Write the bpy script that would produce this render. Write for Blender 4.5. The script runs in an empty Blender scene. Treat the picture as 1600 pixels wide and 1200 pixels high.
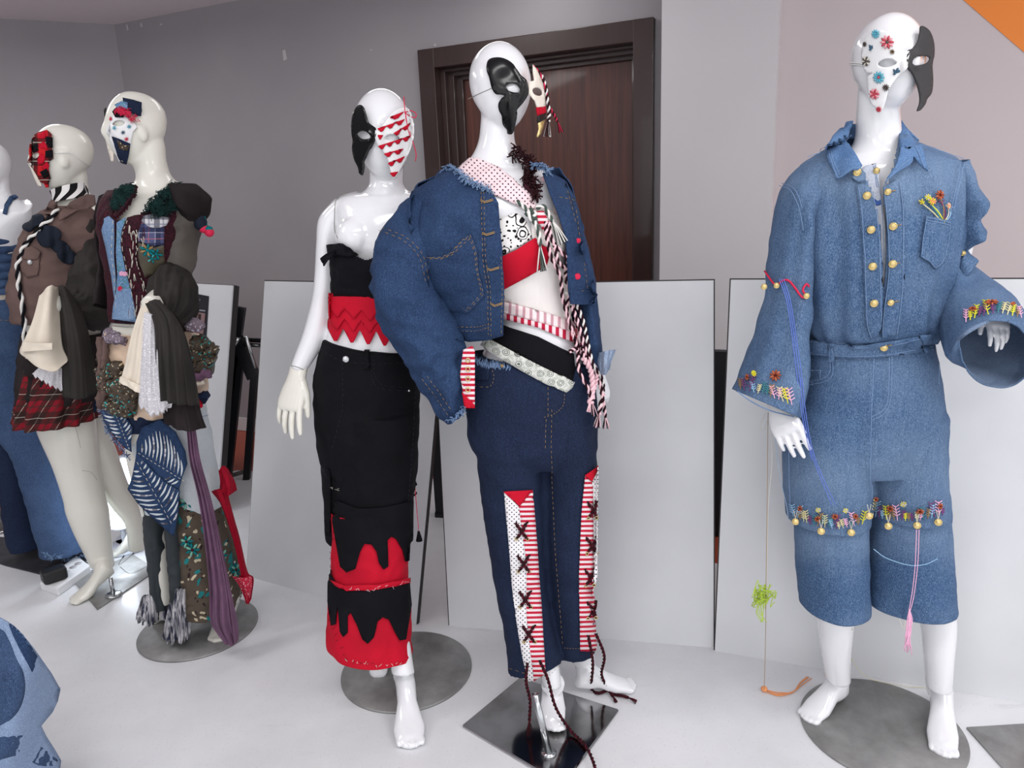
import bpy, bmesh, math, random
import numpy as np
from mathutils import Vector, noise
from mathutils.bvhtree import BVHTree
from mathutils.geometry import delaunay_2d_cdt
from mathutils import Matrix

random.seed(7)
SC = bpy.context.scene
COL = SC.collection
PI = math.pi

# ------------------------------------------------------------------ camera
EYE = 1.42
FPX = 1140.0
_d = np.array([190.0, -4600.0, FPX]); _d /= np.linalg.norm(_d)
_up = -_d
CF = np.array([0, math.sqrt(1 - _up[2] ** 2), _up[2]])
_ry = -_up[2] * _up[0] / CF[1]
CR = np.array([math.sqrt(1 - _up[0] ** 2 - _ry ** 2), _ry, _up[0]])
CU = np.cross(CR, CF)
CAM = np.array([0, 0, EYE])
cam_data = bpy.data.cameras.new('camera')
cam = bpy.data.objects.new('camera', cam_data)
COL.objects.link(cam)
M = Matrix(((CR[0], CU[0], -CF[0], 0), (CR[1], CU[1], -CF[1], 0), (CR[2], CU[2], -CF[2], EYE), (0, 0, 0, 1)))
cam.matrix_world = M
cam_data.sensor_width = 36.0
cam_data.sensor_fit = 'HORIZONTAL'
cam_data.lens = 36.0 * FPX / 1600.0
cam_data.clip_start = 0.02
SC.camera = cam
SC.view_settings.view_transform = 'Standard'
SC.view_settings.look = 'None'
SC.view_settings.gamma = 1.0
SC.view_settings.use_curve_mapping = False
SC.view_settings.exposure = 0.32

def lin(c):
    r = []
    for v in c[:3]:
        v = v / 255.0
        r.append(v / 12.92 if v <= 0.04045 else ((v + 0.055) / 1.055) ** 2.4)
    return (r[0], r[1], r[2], 1.0)

world = bpy.data.worlds.new('world'); SC.world = world
world.use_nodes = True
world.node_tree.nodes['Background'].inputs[0].default_value = (0.97, 0.975, 1.0, 1)
world.node_tree.nodes['Background'].inputs[1].default_value = 1.25

def ray(x, y):
    v = CR * (x - 800) + CU * (600 - y) + CF * FPX
    return v / v[1]
def W(x, y, Y):
    return CAM + ray(x, y) * Y
def G(x, y, z=0.0):
    v = ray(x, y)
    return CAM + v * ((z - EYE) / v[2])
def px_of(p):
    v = np.array(p) - CAM
    k = v @ CF
    return (800 + FPX * (v @ CR) / k, 600 - FPX * (v @ CU) / k)
def mpp(x, y, Y):
    return float((W(x, y, Y) - CAM) @ CF) / FPX

# ------------------------------------------------------------------ lights
def ceiling_and_fill_lamp(x, y, sx, sy, power, rot=0.0, z=2.50):
    l = bpy.data.lights.new('ceiling_and_fill_lamp', 'AREA')
    l.shape = 'RECTANGLE'; l.size = sx; l.size_y = sy; l.energy = power
    l.color = (1.0, 0.985, 0.97)
    o = bpy.data.objects.new('ceiling_and_fill_lamp', l)
    o.location = (x, y, z); o.rotation_euler = (0, 0, rot)
    COL.objects.link(o)
for lx, ly, lp in ((1.8, -0.2, 15), (1.6, 1.0, 10), (-0.2, 0.5, 14), (-2.2, 1.5, 12), (-0.4, -1.6, 18), (-2.6, 3.4, 12), (-0.3, 3.3, 5)):  # last two are added fill that brightens the left and back walls
    ceiling_and_fill_lamp(lx, ly, 1.2, 0.3, lp, 0.4)

# ------------------------------------------------------------------ scene helpers
ORG = {}
def link(name, me, mat=None, parent=None, label=None):
    o = bpy.data.objects.new(name, me)
    COL.objects.link(o)
    if mat is not None:
        for m in (mat if isinstance(mat, (list, tuple)) else [mat]):
            me.materials.append(m)
    if parent is not None:
        o.parent = parent
        ORG[o.name] = ORG.get(parent.name, (0, 0, 0))
        off = Vector(ORG[o.name])
        if off.length > 0:
            me.transform(Matrix.Translation(-off))
    if label: o['label'] = label
    return o
def thing(name, label, cat, loc, group=None):
    o = bpy.data.objects.new(name, None); COL.objects.link(o)
    o.empty_display_size = 0.1
    o.location = Vector([float(v) for v in loc]); ORG[o.name] = tuple(float(v) for v in loc)
    o['label'] = label; o['category'] = cat
    if group: o['group'] = group
    return o
def tag(o, label, cat, group=None, kind=None):
    if label: o['label'] = label
    if cat: o['category'] = cat
    if group: o['group'] = group
    if kind: o['kind'] = kind
    return o
def mesh_of(vs, fs, smooth=True, uv=None, mi=None):
    me = bpy.data.meshes.new('m')
    me.from_pydata([tuple(map(float, v)) for v in vs], [], [tuple(f) for f in fs])
    if smooth:
        me.polygons.foreach_set('use_smooth', [True] * len(me.polygons))
    if uv is not None:
        l = me.uv_layers.new(name='UVMap')
        idx = np.zeros(len(me.loops), dtype=np.int64); me.loops.foreach_get('vertex_index', idx)
        a = np.array(uv, dtype=np.float32)[idx]
        l.data.foreach_set('uv', a.reshape(-1))
    if mi is not None:
        me.polygons.foreach_set('material_index', mi)
    me.update()
    return me
def fixn(me, flip=False):
    bm = bmesh.new(); bm.from_mesh(me)
    bmesh.ops.recalc_face_normals(bm, faces=bm.faces)
    if flip: bmesh.ops.reverse_faces(bm, faces=bm.faces)
    bm.to_mesh(me); bm.free()
    return me
def solid(o, t, offset=1.0):
    m = o.modifiers.new('thick', 'SOLIDIFY'); m.thickness = t; m.offset = offset
    return o
class MB:
    def __init__(s): s.v = []; s.f = []; s.mi = []; s.uv = []
    def add(s, vs, fs, mi=0, uv=None):
        n = len(s.v); s.v.extend([tuple(map(float, v)) for v in vs])
        s.f.extend([tuple(int(i) + n for i in f) for f in fs]); s.mi.extend([mi] * len(fs))
        s.uv.extend(uv if uv is not None else [(float(v[0]), float(v[2])) for v in vs])
        return s
    def build(s, name, mat, parent=None, label=None, smooth=True, norm=True):
        me = mesh_of(s.v, s.f, smooth, s.uv, s.mi)
        if norm: fixn(me)
        return link(name, me, mat, parent, label)
def prism(pts, h):
    """pts: list of 3D base points, h: 3D extrusion vector"""
    n = len(pts); h = np.array(h, float)
    v = [np.array(p, float) for p in pts] + [np.array(p, float) + h for p in pts]
    f = [tuple(range(n - 1, -1, -1)), tuple(range(n, 2 * n))]
    f += [(i, (i + 1) % n, n + (i + 1) % n, n + i) for i in range(n)]
    return v, f
def box(c, sx, sy, sz, ux=(1, 0, 0), uy=(0, 1, 0), uz=(0, 0, 1)):
    c = np.array(c, float); ux = np.array(ux, float); uy = np.array(uy, float); uz = np.array(uz, float)
    b = [c + ux * sx * a / 2 + uy * sy * d / 2 - uz * sz / 2 for a, d in ((-1, -1), (1, -1), (1, 1), (-1, 1))]
    return prism(b, uz * sz)
def nrm(v):
    v = np.array(v, float); l = np.linalg.norm(v)
    return v / l if l > 1e-9 else v
def tube(pts, r, n=10, caps=True):
    pts = [np.array(p, float) for p in pts]
    if not hasattr(r, '__len__'): r = [r] * len(pts)
    V = []; F = []
    t = nrm(pts[1] - pts[0])
    a = nrm(np.cross(t, [0, 0, 1] if abs(t[2]) < 0.9 else [1, 0, 0]))
    for i, p in enumerate(pts):
        t = nrm(pts[min(i + 1, len(pts) - 1)] - pts[max(i - 1, 0)])
        a = nrm(a - t * (a @ t)); b = np.cross(t, a)
        for k in range(n):
            th = 2 * PI * k / n
            V.append(p + (a * math.cos(th) + b * math.sin(th)) * r[i])
    for i in range(len(pts) - 1):
        for k in range(n):
            F.append((i * n + k, i * n + (k + 1) % n, (i + 1) * n + (k + 1) % n, (i + 1) * n + k))
    if caps:
        F.append(tuple(range(n - 1, -1, -1))); F.append(tuple((len(pts) - 1) * n + k for k in range(n)))
    return V, F
def catmull(P, n):
    """resample key rows (array) with n samples"""
    P = np.array(P, float)
    if len(P) == 2:
        return np.array([P[0] + (P[1] - P[0]) * t for t in np.linspace(0, 1, n)])
    E = np.vstack([2 * P[0] - P[1], P, 2 * P[-1] - P[-2]])
    out = []
    for t in np.linspace(0, len(P) - 1 - 1e-9, n):
        i = int(t); u = t - i
        p0, p1, p2, p3 = E[i], E[i + 1], E[i + 2], E[i + 3]
        m1 = (p2 - p0) / 2; m2 = (p3 - p1) / 2
        out.append((2 * u ** 3 - 3 * u ** 2 + 1) * p1 + (u ** 3 - 2 * u ** 2 + u) * m1 + (-2 * u ** 3 + 3 * u ** 2) * p2 + (u ** 3 - u ** 2) * m2)
    return np.array(out)
def curve3(pts, n=40):
    return [p for p in catmull([np.array(p, float) for p in pts], n)]
def loft(secs, Y0, na=64, nr=60, caps=True, arc=None, fold=None, pw=2.0, ends=0.0):
    """secs: (xl,xr,y,dep) | (xl,xr,y,dY,dep) | (xl,yl,xr,yr,dY,dep) silhouettes in px with depth in metres"""
    K = []
    for s in secs:
        if len(s) == 4: s = (s[0], s[2], s[1], s[2], 0.0, s[3])
        elif len(s) == 5: s = (s[0], s[2], s[1], s[2], s[3], s[4])
        a = W(s[0], s[1], Y0 + s[4]); b = W(s[2], s[3], Y0 + s[4])
        K.append([(a + b) / 2, (b - a) / 2, s[5]])
    n = len(K); A2 = []
    for i in range(n):
        t = nrm(K[min(i + 1, n - 1)][0] - K[max(i - 1, 0)][0])
        a2 = nrm(np.cross(t, K[i][1]))
        if i == 0:
            if a2[1] < 0: a2 = -a2
        elif a2 @ A2[-1] < 0: a2 = -a2
        A2.append(a2)
    rows = np.array([np.concatenate([K[i][0], K[i][1], A2[i] * K[i][2]]) for i in range(n)])
    R = catmull(rows, nr)
    if arc is None: ths = [2 * PI * k / na for k in range(na)]; closed = True
    else: ths = [arc[0] + (arc[1] - arc[0]) * k / (na - 1) for k in range(na)]; closed = False
    V = []; UV = []; vlen = 0
    for i, r in enumerate(R):
        c, a1, a2 = r[0:3], r[3:6], r[6:9]
        if i: vlen += np.linalg.norm(c - R[i - 1][0:3])
        rad = (np.linalg.norm(a1) + np.linalg.norm(a2)) / 2
        for th in ths:
            co, si = math.cos(th), math.sin(th)
            if pw != 2.0:
                co = math.copysign(abs(co) ** (2 / pw), co); si = math.copysign(abs(si) ** (2 / pw), si)
            k = 1.0
            d = a1 * co + a2 * si
            if fold is not None:
                k += fold(th, i / (nr - 1), c + d) / max(rad, 0.01)
            V.append(c + d * k); UV.append((th * rad, -vlen))
    F = []
    for i in range(nr - 1):
        for k in range(na if closed else na - 1):
            k2 = (k + 1) % na
            F.append((i * na + k, i * na + k2, (i + 1) * na + k2, (i + 1) * na + k))
    if caps and closed:
        for i, sgn in ((0, -1), (nr - 1, 1)):
            c = R[i][0:3]; j = len(V)
            V.append(c + nrm(R[i][0:3] - R[i - sgn][0:3]) * ends); UV.append((0, 0))
            for k in range(na):
                a, b = i * na + k, i * na + (k + 1) % na
                F.append((a, b, j))
    return V, F, UV
def crump(p, nz, nf=9.0, seed=0):
    x, y, z = p[0] * nf, p[1] * nf, p[2] * nf
    w = noise.noise(Vector((x * .6 + seed, y * .6, z * .6))) 
    a = noise.noise(Vector((x * .7 + z * .5 + w, y * .7 + 3.1 * seed, z * .75 - x * .35 + w)))
    b = noise.noise(Vector((x * 1.1 - z * 1.2 + w * 1.5, y * 1.1 + seed, z * 1.5 + x * .9)))
    c = noise.noise(Vector((x * 2.6, y * 2.6 + seed, z * 3.4 + 2 * w)))
    e = noise.noise(Vector((x * 2.1 - z * 1.9 + 2 * w, y * 2.0 + 2 * seed, z * 1.3 + x * 1.4)))
    return nz * (1.1 * w + 1.7 * (0.22 - abs(a)) + 1.2 * (0.2 - abs(b)) + .8 * (0.18 - abs(e)) + .3 * c)
def crumple(me, amp, f=9.0, seed=0, org=(0, 0, 0)):
    N = [v.normal.copy() for v in me.vertices]
    for v, n_ in zip(me.vertices, N):
        v.co += n_ * crump(v.co, amp, f, seed)
    me.update(); return me
def pants(name, lofts, Y, mat, parent, amp=.005, f=8.0, seed=1, voxel=.006, sm=3, label=None, fade=None):
    me = remesh([loft(s, Y, 64, 80, True)[:2] for s in lofts], voxel, sm)
    crumple(me, amp, f, seed)
    sf = surf_of(me, Y - .1)
    if fade: paint(me, fade)
    return link(name, me, mat, parent, label), sf
def paint(me, fn):
    a = me.attributes.new('fade', 'FLOAT', 'POINT')
    a.data.foreach_set('value', [float(fn(*px_of(v.co), v.co)) for v in me.vertices])
def folds(amp=0.004, k=(5, 9, 14), seed=0, tilt=2.0, nz=0.0, nf=9.0, v0=0.0, v1=1.0):
    rr = random.Random(seed); ph = [rr.uniform(0, 6.28) for _ in k]; tl = [rr.uniform(-tilt, tilt) for _ in k]
    def f(th, v, p):
        s = sum(math.sin(kk * th + a + t * v * 3) for kk, a, t in zip(k, ph, tl)) / len(k)
        q = v0 + (v1 - v0) * v
        r = amp * s * q * 1.5
        if nz: r += crump(p, nz, nf, seed)
        return r
    return f
class Surf:
    def __init__(s, vs, fs, Y=2.0):
        s.t = BVHTree.FromPolygons([tuple(map(float, v)) for v in vs], [tuple(f) for f in fs]); s.Y = Y
    def at(s, x, y, off=0.003):
        v = nrm(ray(x, y))
        h = s.t.ray_cast(Vector(CAM), Vector(v), 12.0)
        if h[0] is None:
            q = W(x, y, s.Y); h = s.t.find_nearest(Vector(q))
            # slide onto the ray at that depth so the outline is kept
            p = W(x, y, max(0.3, h[0].y)); return np.array(p) - v * off
        p = np.array(h[0]); n = np.array(h[1])
        if n @ v > 0: n = -n
        n = nrm(n * 0.6 - v * 0.4)
        return p + n * off
def surf_of(o_or_me, Y=2.0):
    me = o_or_me
    return Surf([v.co[:] for v in me.vertices], [tuple(p.vertices) for p in me.polygons], Y)
class Multi:
    """nearest-hit of several surfaces"""
    def __init__(s, *ss): s.ss = ss; s.Y = ss[0].Y
    def at(s, x, y, off=0.003):
        v = nrm(ray(x, y)); best = None
        for q in s.ss:
            h = q.t.ray_cast(Vector(CAM), Vector(v), 12.0)
            if h[0] is not None and (best is None or h[3] < best[3]): best = h
        if best is None: return s.ss[0].at(x, y, off)
        p = np.array(best[0]); n = np.array(best[1])
        if n @ v > 0: n = -n
        return p + nrm(n * 0.6 - v * 0.4) * off
class Fn:
    def __init__(s, f): s.f = f
    def at(s, x, y, off=0.003): return s.f(x, y) - nrm(ray(x, y)) * off
def inside(pt, poly):
    x, y = pt; c = False; j = len(poly) - 1
    for i in range(len(poly)):
        xi, yi = poly[i]; xj, yj = poly[j]
        if (yi > y) != (yj > y) and x < (xj - xi) * (y - yi) / (yj - yi) + xi: c = not c
        j = i
    return c
def smoothpoly(pts, n=None, closed=True):
    P = [np.array(p, float) for p in pts]
    m = len(P); out = []
    for i in range(m):
        p0, p1, p2, p3 = P[(i - 1) % m], P[i], P[(i + 1) % m], P[(i + 2) % m]
        k = n or 5
        for j in range(k):
            u = j / k
            out.append(tuple((2 * u ** 3 - 3 * u ** 2 + 1) * p1 + (u ** 3 - 2 * u ** 2 + u) * (p2 - p0) / 2 + (-2 * u ** 3 + 3 * u ** 2) * p2 + (u ** 3 - u ** 2) * (p3 - p1) / 2))
    return out
def patch(outline, surf, off=0.003, step=6.0, holes=(), smooth=False, bump=None):
    """a cloth/plastic piece cut to an outline and laid on a surface -> verts, faces, uv"""
    if smooth: outline = smoothpoly(outline)
    def dens(poly):
        o = []
        for i in range(len(poly)):
            a = np.array(poly[i], float); b = np.array(poly[(i + 1) % len(poly)], float)
            k = max(1, int(np.linalg.norm(b - a) / step))
            for j in range(k): o.append(tuple(a + (b - a) * j / k))
        return o
    loops = [dens(outline)] + [dens(h) for h in holes]
    pts = []; edges = []
    for lp in loops:
        n0 = len(pts); pts += lp
        edges += [(n0 + i, n0 + (i + 1) % len(lp)) for i in range(len(lp))]
    xs = [p[0] for p in loops[0]]; ys = [p[1] for p in loops[0]]
    y = min(ys) + step * 0.5; r = 0
    B = np.array(pts)
    while y < max(ys):
        x = min(xs) + step * (0.5 if r % 2 else 0.0)
        while x < max(xs):
            if inside((x, y), loops[0]) and not any(inside((x, y), h) for h in loops[1:]):
                if np.min((B[:, 0] - x) ** 2 + (B[:, 1] - y) ** 2) > (step * 0.45) ** 2: pts.append((x, y))
            x += step
        y += step; r += 1
    res = delaunay_2d_cdt([Vector(p) for p in pts], edges, [], 0, 1e-4)
    v2 = [tuple(p) for p in res[0]]; F = []
    for f in res[2]:
        c = (sum(v2[i][0] for i in f) / 3, sum(v2[i][1] for i in f) / 3)
        if inside(c, loops[0]) and not any(inside(c, h) for h in loops[1:]): F.append(tuple(f))
    V = [surf.at(p[0], p[1], off + (bump(p[0], p[1]) if bump else 0.0)) for p in v2]
    used = sorted({i for f in F for i in f}); mp = {i: k for k, i in enumerate(used)}
    V = [V[i] for i in used]; v2 = [v2[i] for i in used]; F = [tuple(mp[i] for i in f) for f in F]
    k = mpp(sum(p[0] for p in v2) / len(v2), sum(p[1] for p in v2) / len(v2), float(np.mean([v[1] for v in V])))
    out = []
    for f in F:
        a, b, c = (np.array(V[i]) for i in f)
        n = np.cross(b - a, c - a)
        out.append(f if n @ (a - CAM) < 0 else f[::-1])
    return V, out, [(p[0] * k, -p[1] * k) for p in v2]
def piece(name, outline, surf, mat, parent, off=0.003, thick=0.002, step=6.0, holes=(), smooth=False, label=None, bump=None):
    V, F, UV = patch(outline, surf, off, step, holes, smooth, bump)
    o = link(name, mesh_of(V, F, True, UV), mat, parent, label)
    solid(o, thick, 1.0)
    return o
def along(pts, step=4.0, closed=False):
    o = []
    P = list(pts) + ([pts[0]] if closed else [])
    for i in range(len(P) - 1):
        a = np.array(P[i], float); b = np.array(P[i + 1], float); k = max(1, int(np.linalg.norm(b - a) / step))
        for j in range(k): o.append(a + (b - a) * j / k)
    o.append(np.array(P[-1], float)); return o
def crv(pts, n=24): return [tuple(p) for p in catmull([np.array(p, float) for p in pts], n)]
def stitches(name, lines, surf, mat, parent, r=0.0007, off=0.0035, step=4, dash=True, label=None):
    """thread runs sewn along px polylines on a surface"""
    mb = MB()
    for ln in lines:
        P = [surf.at(p[0], p[1], off) for p in along(ln, step)]
        if dash:
            for i in range(0, len(P) - 1, 2):
                if np.linalg.norm(P[i + 1] - P[i]) < 0.05: mb.add(*tube([P[i], P[i + 1]], r, 4))
        elif len(P) > 1: mb.add(*tube(P, r, 5))
    return mb.build(name, mat, parent, label)
def ribbon(name, pts, wpx, surf, mat, parent, off=0.003, thick=0.0015, step=5, label=None):
    P = along(pts, step); L = []; R_ = []
    for i, p in enumerate(P):
        t = P[min(i + 1, len(P) - 1)] - P[max(i - 1, 0)]; t = t / (np.linalg.norm(t) + 1e-9)
        n = np.array([-t[1], t[0]]); w = wpx if not callable(wpx) else wpx(i / (len(P) - 1))
        L.append(tuple(p + n * w / 2)); R_.append(tuple(p - n * w / 2))
    return piece(name, L + R_[::-1], surf, mat, parent, off, thick, step, label=label)
def twist(pts, r, turns=40.0, n=None, strands=2, k=6):
    """a twisted cord along 3D points: list of (verts, faces) per strand"""
    L = sum(np.linalg.norm(np.array(pts[i + 1]) - np.array(pts[i])) for i in range(len(pts) - 1))
    n = n or max(20, int(L * turns * 9)); C = catmull([np.array(p, float) for p in pts], n)
    out = []
    a = np.array([1.0, 0.1, 0])
    fr = []
    for i in range(n):
        t = nrm(C[min(i + 1, n - 1)] - C[max(i - 1, 0)]); a = nrm(a - t * (a @ t)); fr.append((a.copy(), np.cross(t, a)))
    for s in range(strands):
        P = []
        for i in range(n):
            th = 2 * PI * (s / strands + turns * L * i / n)
            P.append(C[i] + (fr[i][0] * math.cos(th) + fr[i][1] * math.sin(th)) * r * 0.55)
        out.append(tube(P, r * 0.62, k))
    return out
def cord(name, pts, r, mats, parent=None, turns=40.0, label=None, tassel=0, strands=2):
    mb = MB()
    for s, (v, f) in enumerate(twist(pts, r, turns, strands=strands)): mb.add(v, f, s % len(mats))
    if tassel:
        e = np.array(pts[-1], float); d = nrm(e - np.array(pts[-2], float)); rr = random.Random(len(name) + int(e[0] * 1000))
        for q in range(9):
            g = nrm(d + np.array([rr.uniform(-.35, .35), rr.uniform(-.35, .35), rr.uniform(-.3, .1)]))
            mb.add(*tube([e - d * r, e + g * tassel * .5, e + g * tassel + np.array([0, 0, -tassel * .15])], r * 0.3, 4), q % len(mats))
    return mb.build(name, list(mats), parent, label)
def cut(V, F, poly, front=True):
    out = []
    for f in F:
        c = sum(np.array(V[i], float) for i in f) / len(f)
        if inside(px_of(c), poly):
            if not front: continue
            n = np.cross(np.array(V[f[1]], float) - np.array(V[f[0]], float), np.array(V[f[2]], float) - np.array(V[f[0]], float))
            cc = np.array(V[f[0]]) 
            if c[1] < np.mean([V[i][1] for i in f]) + 1: 
                continue
        out.append(f)
    return out
def cutfront(V, F, poly, ymax):
    out = []
    for f in F:
        c = sum(np.array(V[i], float) for i in f) / len(f)
        if c[1] < ymax and inside(px_of(c), poly): continue
        out.append(f)
    return out
def remesh(parts, voxel=0.005, smooth_it=4):
    mb = MB()
    for p in parts: mb.add(p[0], p[1])
    me = mesh_of(mb.v, mb.f, True); fixn(me)
    o = bpy.data.objects.new('tmp', me); COL.objects.link(o)
    m = o.modifiers.new('r', 'REMESH'); m.mode = 'VOXEL'; m.voxel_size = voxel; m.use_smooth_shade = True
    s = o.modifiers.new('s', 'SMOOTH'); s.factor = 0.5; s.iterations = smooth_it
    dg = bpy.context.evaluated_depsgraph_get(); dg.update()
    ev = bpy.data.meshes.new_from_object(o.evaluated_get(dg))
    bpy.data.objects.remove(o); bpy.data.meshes.remove(me)
    ev.polygons.foreach_set('use_smooth', [True] * len(ev.polygons))
    return ev
def ellip(c, r, n=20, m=14, U=None):
    c = np.array(c, float); V = []; F = []
    U = np.eye(3) if U is None else U
    for i in range(m + 1):
        ph = PI * i / m
        for k in range(n):
            th = 2 * PI * k / n
            V.append(c + U[0] * r[0] * math.sin(ph) * math.cos(th) + U[1] * r[1] * math.sin(ph) * math.sin(th) + U[2] * r[2] * math.cos(ph))
    for i in range(m):
        for k in range(n):
            F.append((i * n + k, i * n + (k + 1) % n, (i + 1) * n + (k + 1) % n, (i + 1) * n + k))
    return V, F
def head(xc, ytop, ychin, Y, yaw, roll=0.0, lat=0.315, dep=0.40, pitch=0.0, ears=False, nose=0.010):
    """egg head of a display mannequin, face towards yaw (0 = towards the camera, + = to the right)"""
    a = W(xc, ytop, Y); b = W(xc, ychin, Y)
    Hh = float(np.linalg.norm(a - b)); c = (a + b) / 2
    fw = np.array([math.sin(yaw), -math.cos(yaw), -math.sin(pitch)]); fw = nrm(fw)
    upv = nrm(np.array([math.sin(roll), 0, math.cos(roll)])); upv = nrm(upv - fw * (upv @ fw)); rt = np.cross(fw, upv)
    V = []; F = []; n = 40; m = 34
    for i in range(m + 1):
        z = -math.cos(PI * i / m)            # -1 chin .. 1 top
        w = math.sqrt(max(0.0, 1 - z * z))
        lw = Hh * lat * w * (1 + 0.14 * z - 0.05 * z * z + 0.02)
        front = Hh * dep * 0.92 * w * (1 - 0.03 * z)
        back = Hh * dep * w * (1.12 + 0.30 * z - 0.05)
        sh = Hh * (0.035 - 0.03 * z)
        if z < -0.25: back *= 1 - 0.35 * min(1, (-0.25 - z) / 0.5)
        for k in range(n):
            th = 2 * PI * k / n; co, si = math.cos(th), math.sin(th)
            x = lw * co; y = (front if si > 0 else back) * si
            if si > 0.3:
                g = math.exp(-((co / 0.20) ** 2) - ((z + 0.08) / 0.20) ** 2); y += nose * g * 1.2
                y -= 0.006 * (math.exp(-(((abs(co) - 0.42) / 0.2) ** 2) - ((z - 0.10) / 0.14) ** 2))
                y += 0.003 * math.exp(-((co / 0.3) ** 2) - ((z + 0.42) / 0.09) ** 2)
            V.append(c + rt * x + fw * (y + sh) + upv * z * Hh / 2)
    for i in range(m):
        for k in range(n): F.append((i * n + k, i * n + (k + 1) % n, (i + 1) * n + (k + 1) % n, (i + 1) * n + k))
    parts = [(V, F)]
    if ears:
        for s in (-1, 1):
            e = c + rt * s * Hh * lat * 0.93 - fw * 0.004 - upv * Hh * 0.07
            parts.append(ellip(e, (0.011, 0.018, 0.030), 14, 10, np.array([rt, nrm(fw - 0.25 * upv), nrm(upv + 0.25 * fw)])))
    return parts, c, fw, rt, upv, Hh
def foot(heel, toe, w=0.036, raise_h=0.0, ankle=None, ar=0.034, toes=True):
    """foot from heel to toe (ground points), ankle point where the shin comes in"""
    heel = np.array(heel, float); toe = np.array(toe, float); d = toe - heel; d[2] = 0; L = np.linalg.norm(d); d = d / L
    s = np.cross(d, [0, 0, 1]); V = []; F = []; n = 24; m = 26
    ts = np.linspace(0, 1, m)
    for t in ts:
        hh = np.interp(t, [0, .06, .2, .35, .55, .75, .9, 1], [.014, .05, .076, .076, .058, .038, .026, .008])
        ww = np.interp(t, [0, .06, .2, .4, .7, .85, .95, 1], [.010, .024, .029, .028, w, w * .92, w * .66, w * .25])
        u = max(0.0, 1 - t / 0.68); zb = raise_h * (u * u * (3 - 2 * u))
        base = heel + d * L * t
        arch = 0.008 * math.exp(-((t - .42) / .13) ** 2)
        for k in range(n):
            th = 2 * PI * k / n; co, si = math.cos(th), math.sin(th)
            z = hh * (0.5 + 0.5 * si) if si > 0 else hh * 0.5 * (1 - abs(si) ** 0.7)
            V.append(base + s * ww * co + np.array([0, 0, heel[2] + zb + arch * (si < 0) + z]))
    for i in range(m - 1):
        for k in range(n): F.append((i * n + k, i * n + (k + 1) % n, (i + 1) * n + (k + 1) % n, (i + 1) * n + k))
    F.append(tuple(range(n))); F.append(tuple((m - 1) * n + k for k in range(n)))
    parts = [(V, F)]
    if toes:
        for q in range(5):
            o = (q - 2) / 2.0
            c = heel + d * (L * (0.965 - 0.06 * abs(o + 0.25))) + s * w * 0.72 * o; c[2] = heel[2] + 0.011
            parts.append(ellip(c, (0.0075 if q else 0.010, 0.018, 0.010), 12, 8, np.array([s, d, [0, 0, 1]])))
    if ankle is not None:
        ankle = np.array(ankle, float); hz = heel + d * L * 0.2 + np.array([0, 0, 0.035 + raise_h])
        parts.append(tube([ankle, ankle * .5 + hz * .5, hz], [ar, ar * .92, ar * .9], 20))
    return parts
def hand(wrist, d, back, side=1, curl=(0.25, 0.3, 0.35, 0.4), thumb=(0.6, 0.25), L=0.185, spread=0.10, roll=0):
    """five-fingered hand: wrist point, direction to the fingers, back-of-hand normal, side (+1: thumb on +lateral)"""
    o = np.array(wrist, float); d = nrm(d); bk = nrm(np.array(back, float) - d * (np.array(back, float) @ d)); s = np.cross(d, bk) * side
    k = L / 0.185; parts = []
    V = []; F = []; n = 20
    prof = [(-.02, .024, .019), (0, .0245, .018), (.02, .028, .0165), (.045, .036, .015), (.07, .040, .0135), (.088, .038, .011), (.095, .030, .007)]
    for t, w, h in prof:
        for q in range(n):
            th = 2 * PI * q / n; V.append(o + d * t * k + s * w * k * math.cos(th) + bk * h * k * math.sin(th))
    for i in range(len(prof) - 1):
        for q in range(n): F.append((i * n + q, i * n + (q + 1) % n, (i + 1) * n + (q + 1) % n, (i + 1) * n + q))
    F.append(tuple(range(n))); F.append(tuple((len(prof) - 1) * n + q for q in range(n)))
    parts.append((V, F))
    lens = [.072, .080, .074, .058]; lat = [.029, .0098, -.0098, -.028]
    for i in range(4):
        p = o + d * (.083 - .006 * abs(i - 1.2)) * k + s * lat[i] * k
        dd = nrm(d + s * (lat[i] / .03) * spread); pts = [p - dd * .02 * k, p]; rr = [.0085 * k, .0088 * k]
        ang = 0.0
        for j, fr in enumerate((.45, .31, .24)):
            ang += curl[i] * (0.8 if j == 0 else 1.0)
            v = dd * math.cos(ang) - bk * math.sin(ang)
            p = p + v * lens[i] * fr * k; pts.append(p); rr.append((.0083, .0075, .0058)[j] * k * (0.9 if i == 3 else 1))
        pts = [pts[0], pts[1], (pts[1] + pts[2]) / 2] + pts[2:]; rr = [rr[0], rr[1], .0080 * k] + rr[2:]
        parts.append(tube(pts, rr, 12)); parts.append(ellip(pts[-1], (rr[-1] * 1.0,) * 3, 10, 8))
    p0 = o + d * .018 * k + s * .018 * k; a, b = thumb
    v1 = nrm(d * math.cos(a) + s * math.sin(a) - bk * .25); v2 = nrm(d * math.cos(b) + s * math.sin(b) - bk * .35)
    P = [p0, p0 + v1 * .034 * k, p0 + v1 * .034 * k + v2 * .030 * k, p0 + v1 * .034 * k + v2 * .054 * k]
    parts.append(tube(P, [.013 * k, .0115 * k, .0095 * k, .007 * k], 12)); parts.append(ellip(P[-1], (.007 * k,) * 3, 10, 8))
    return parts
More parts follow.
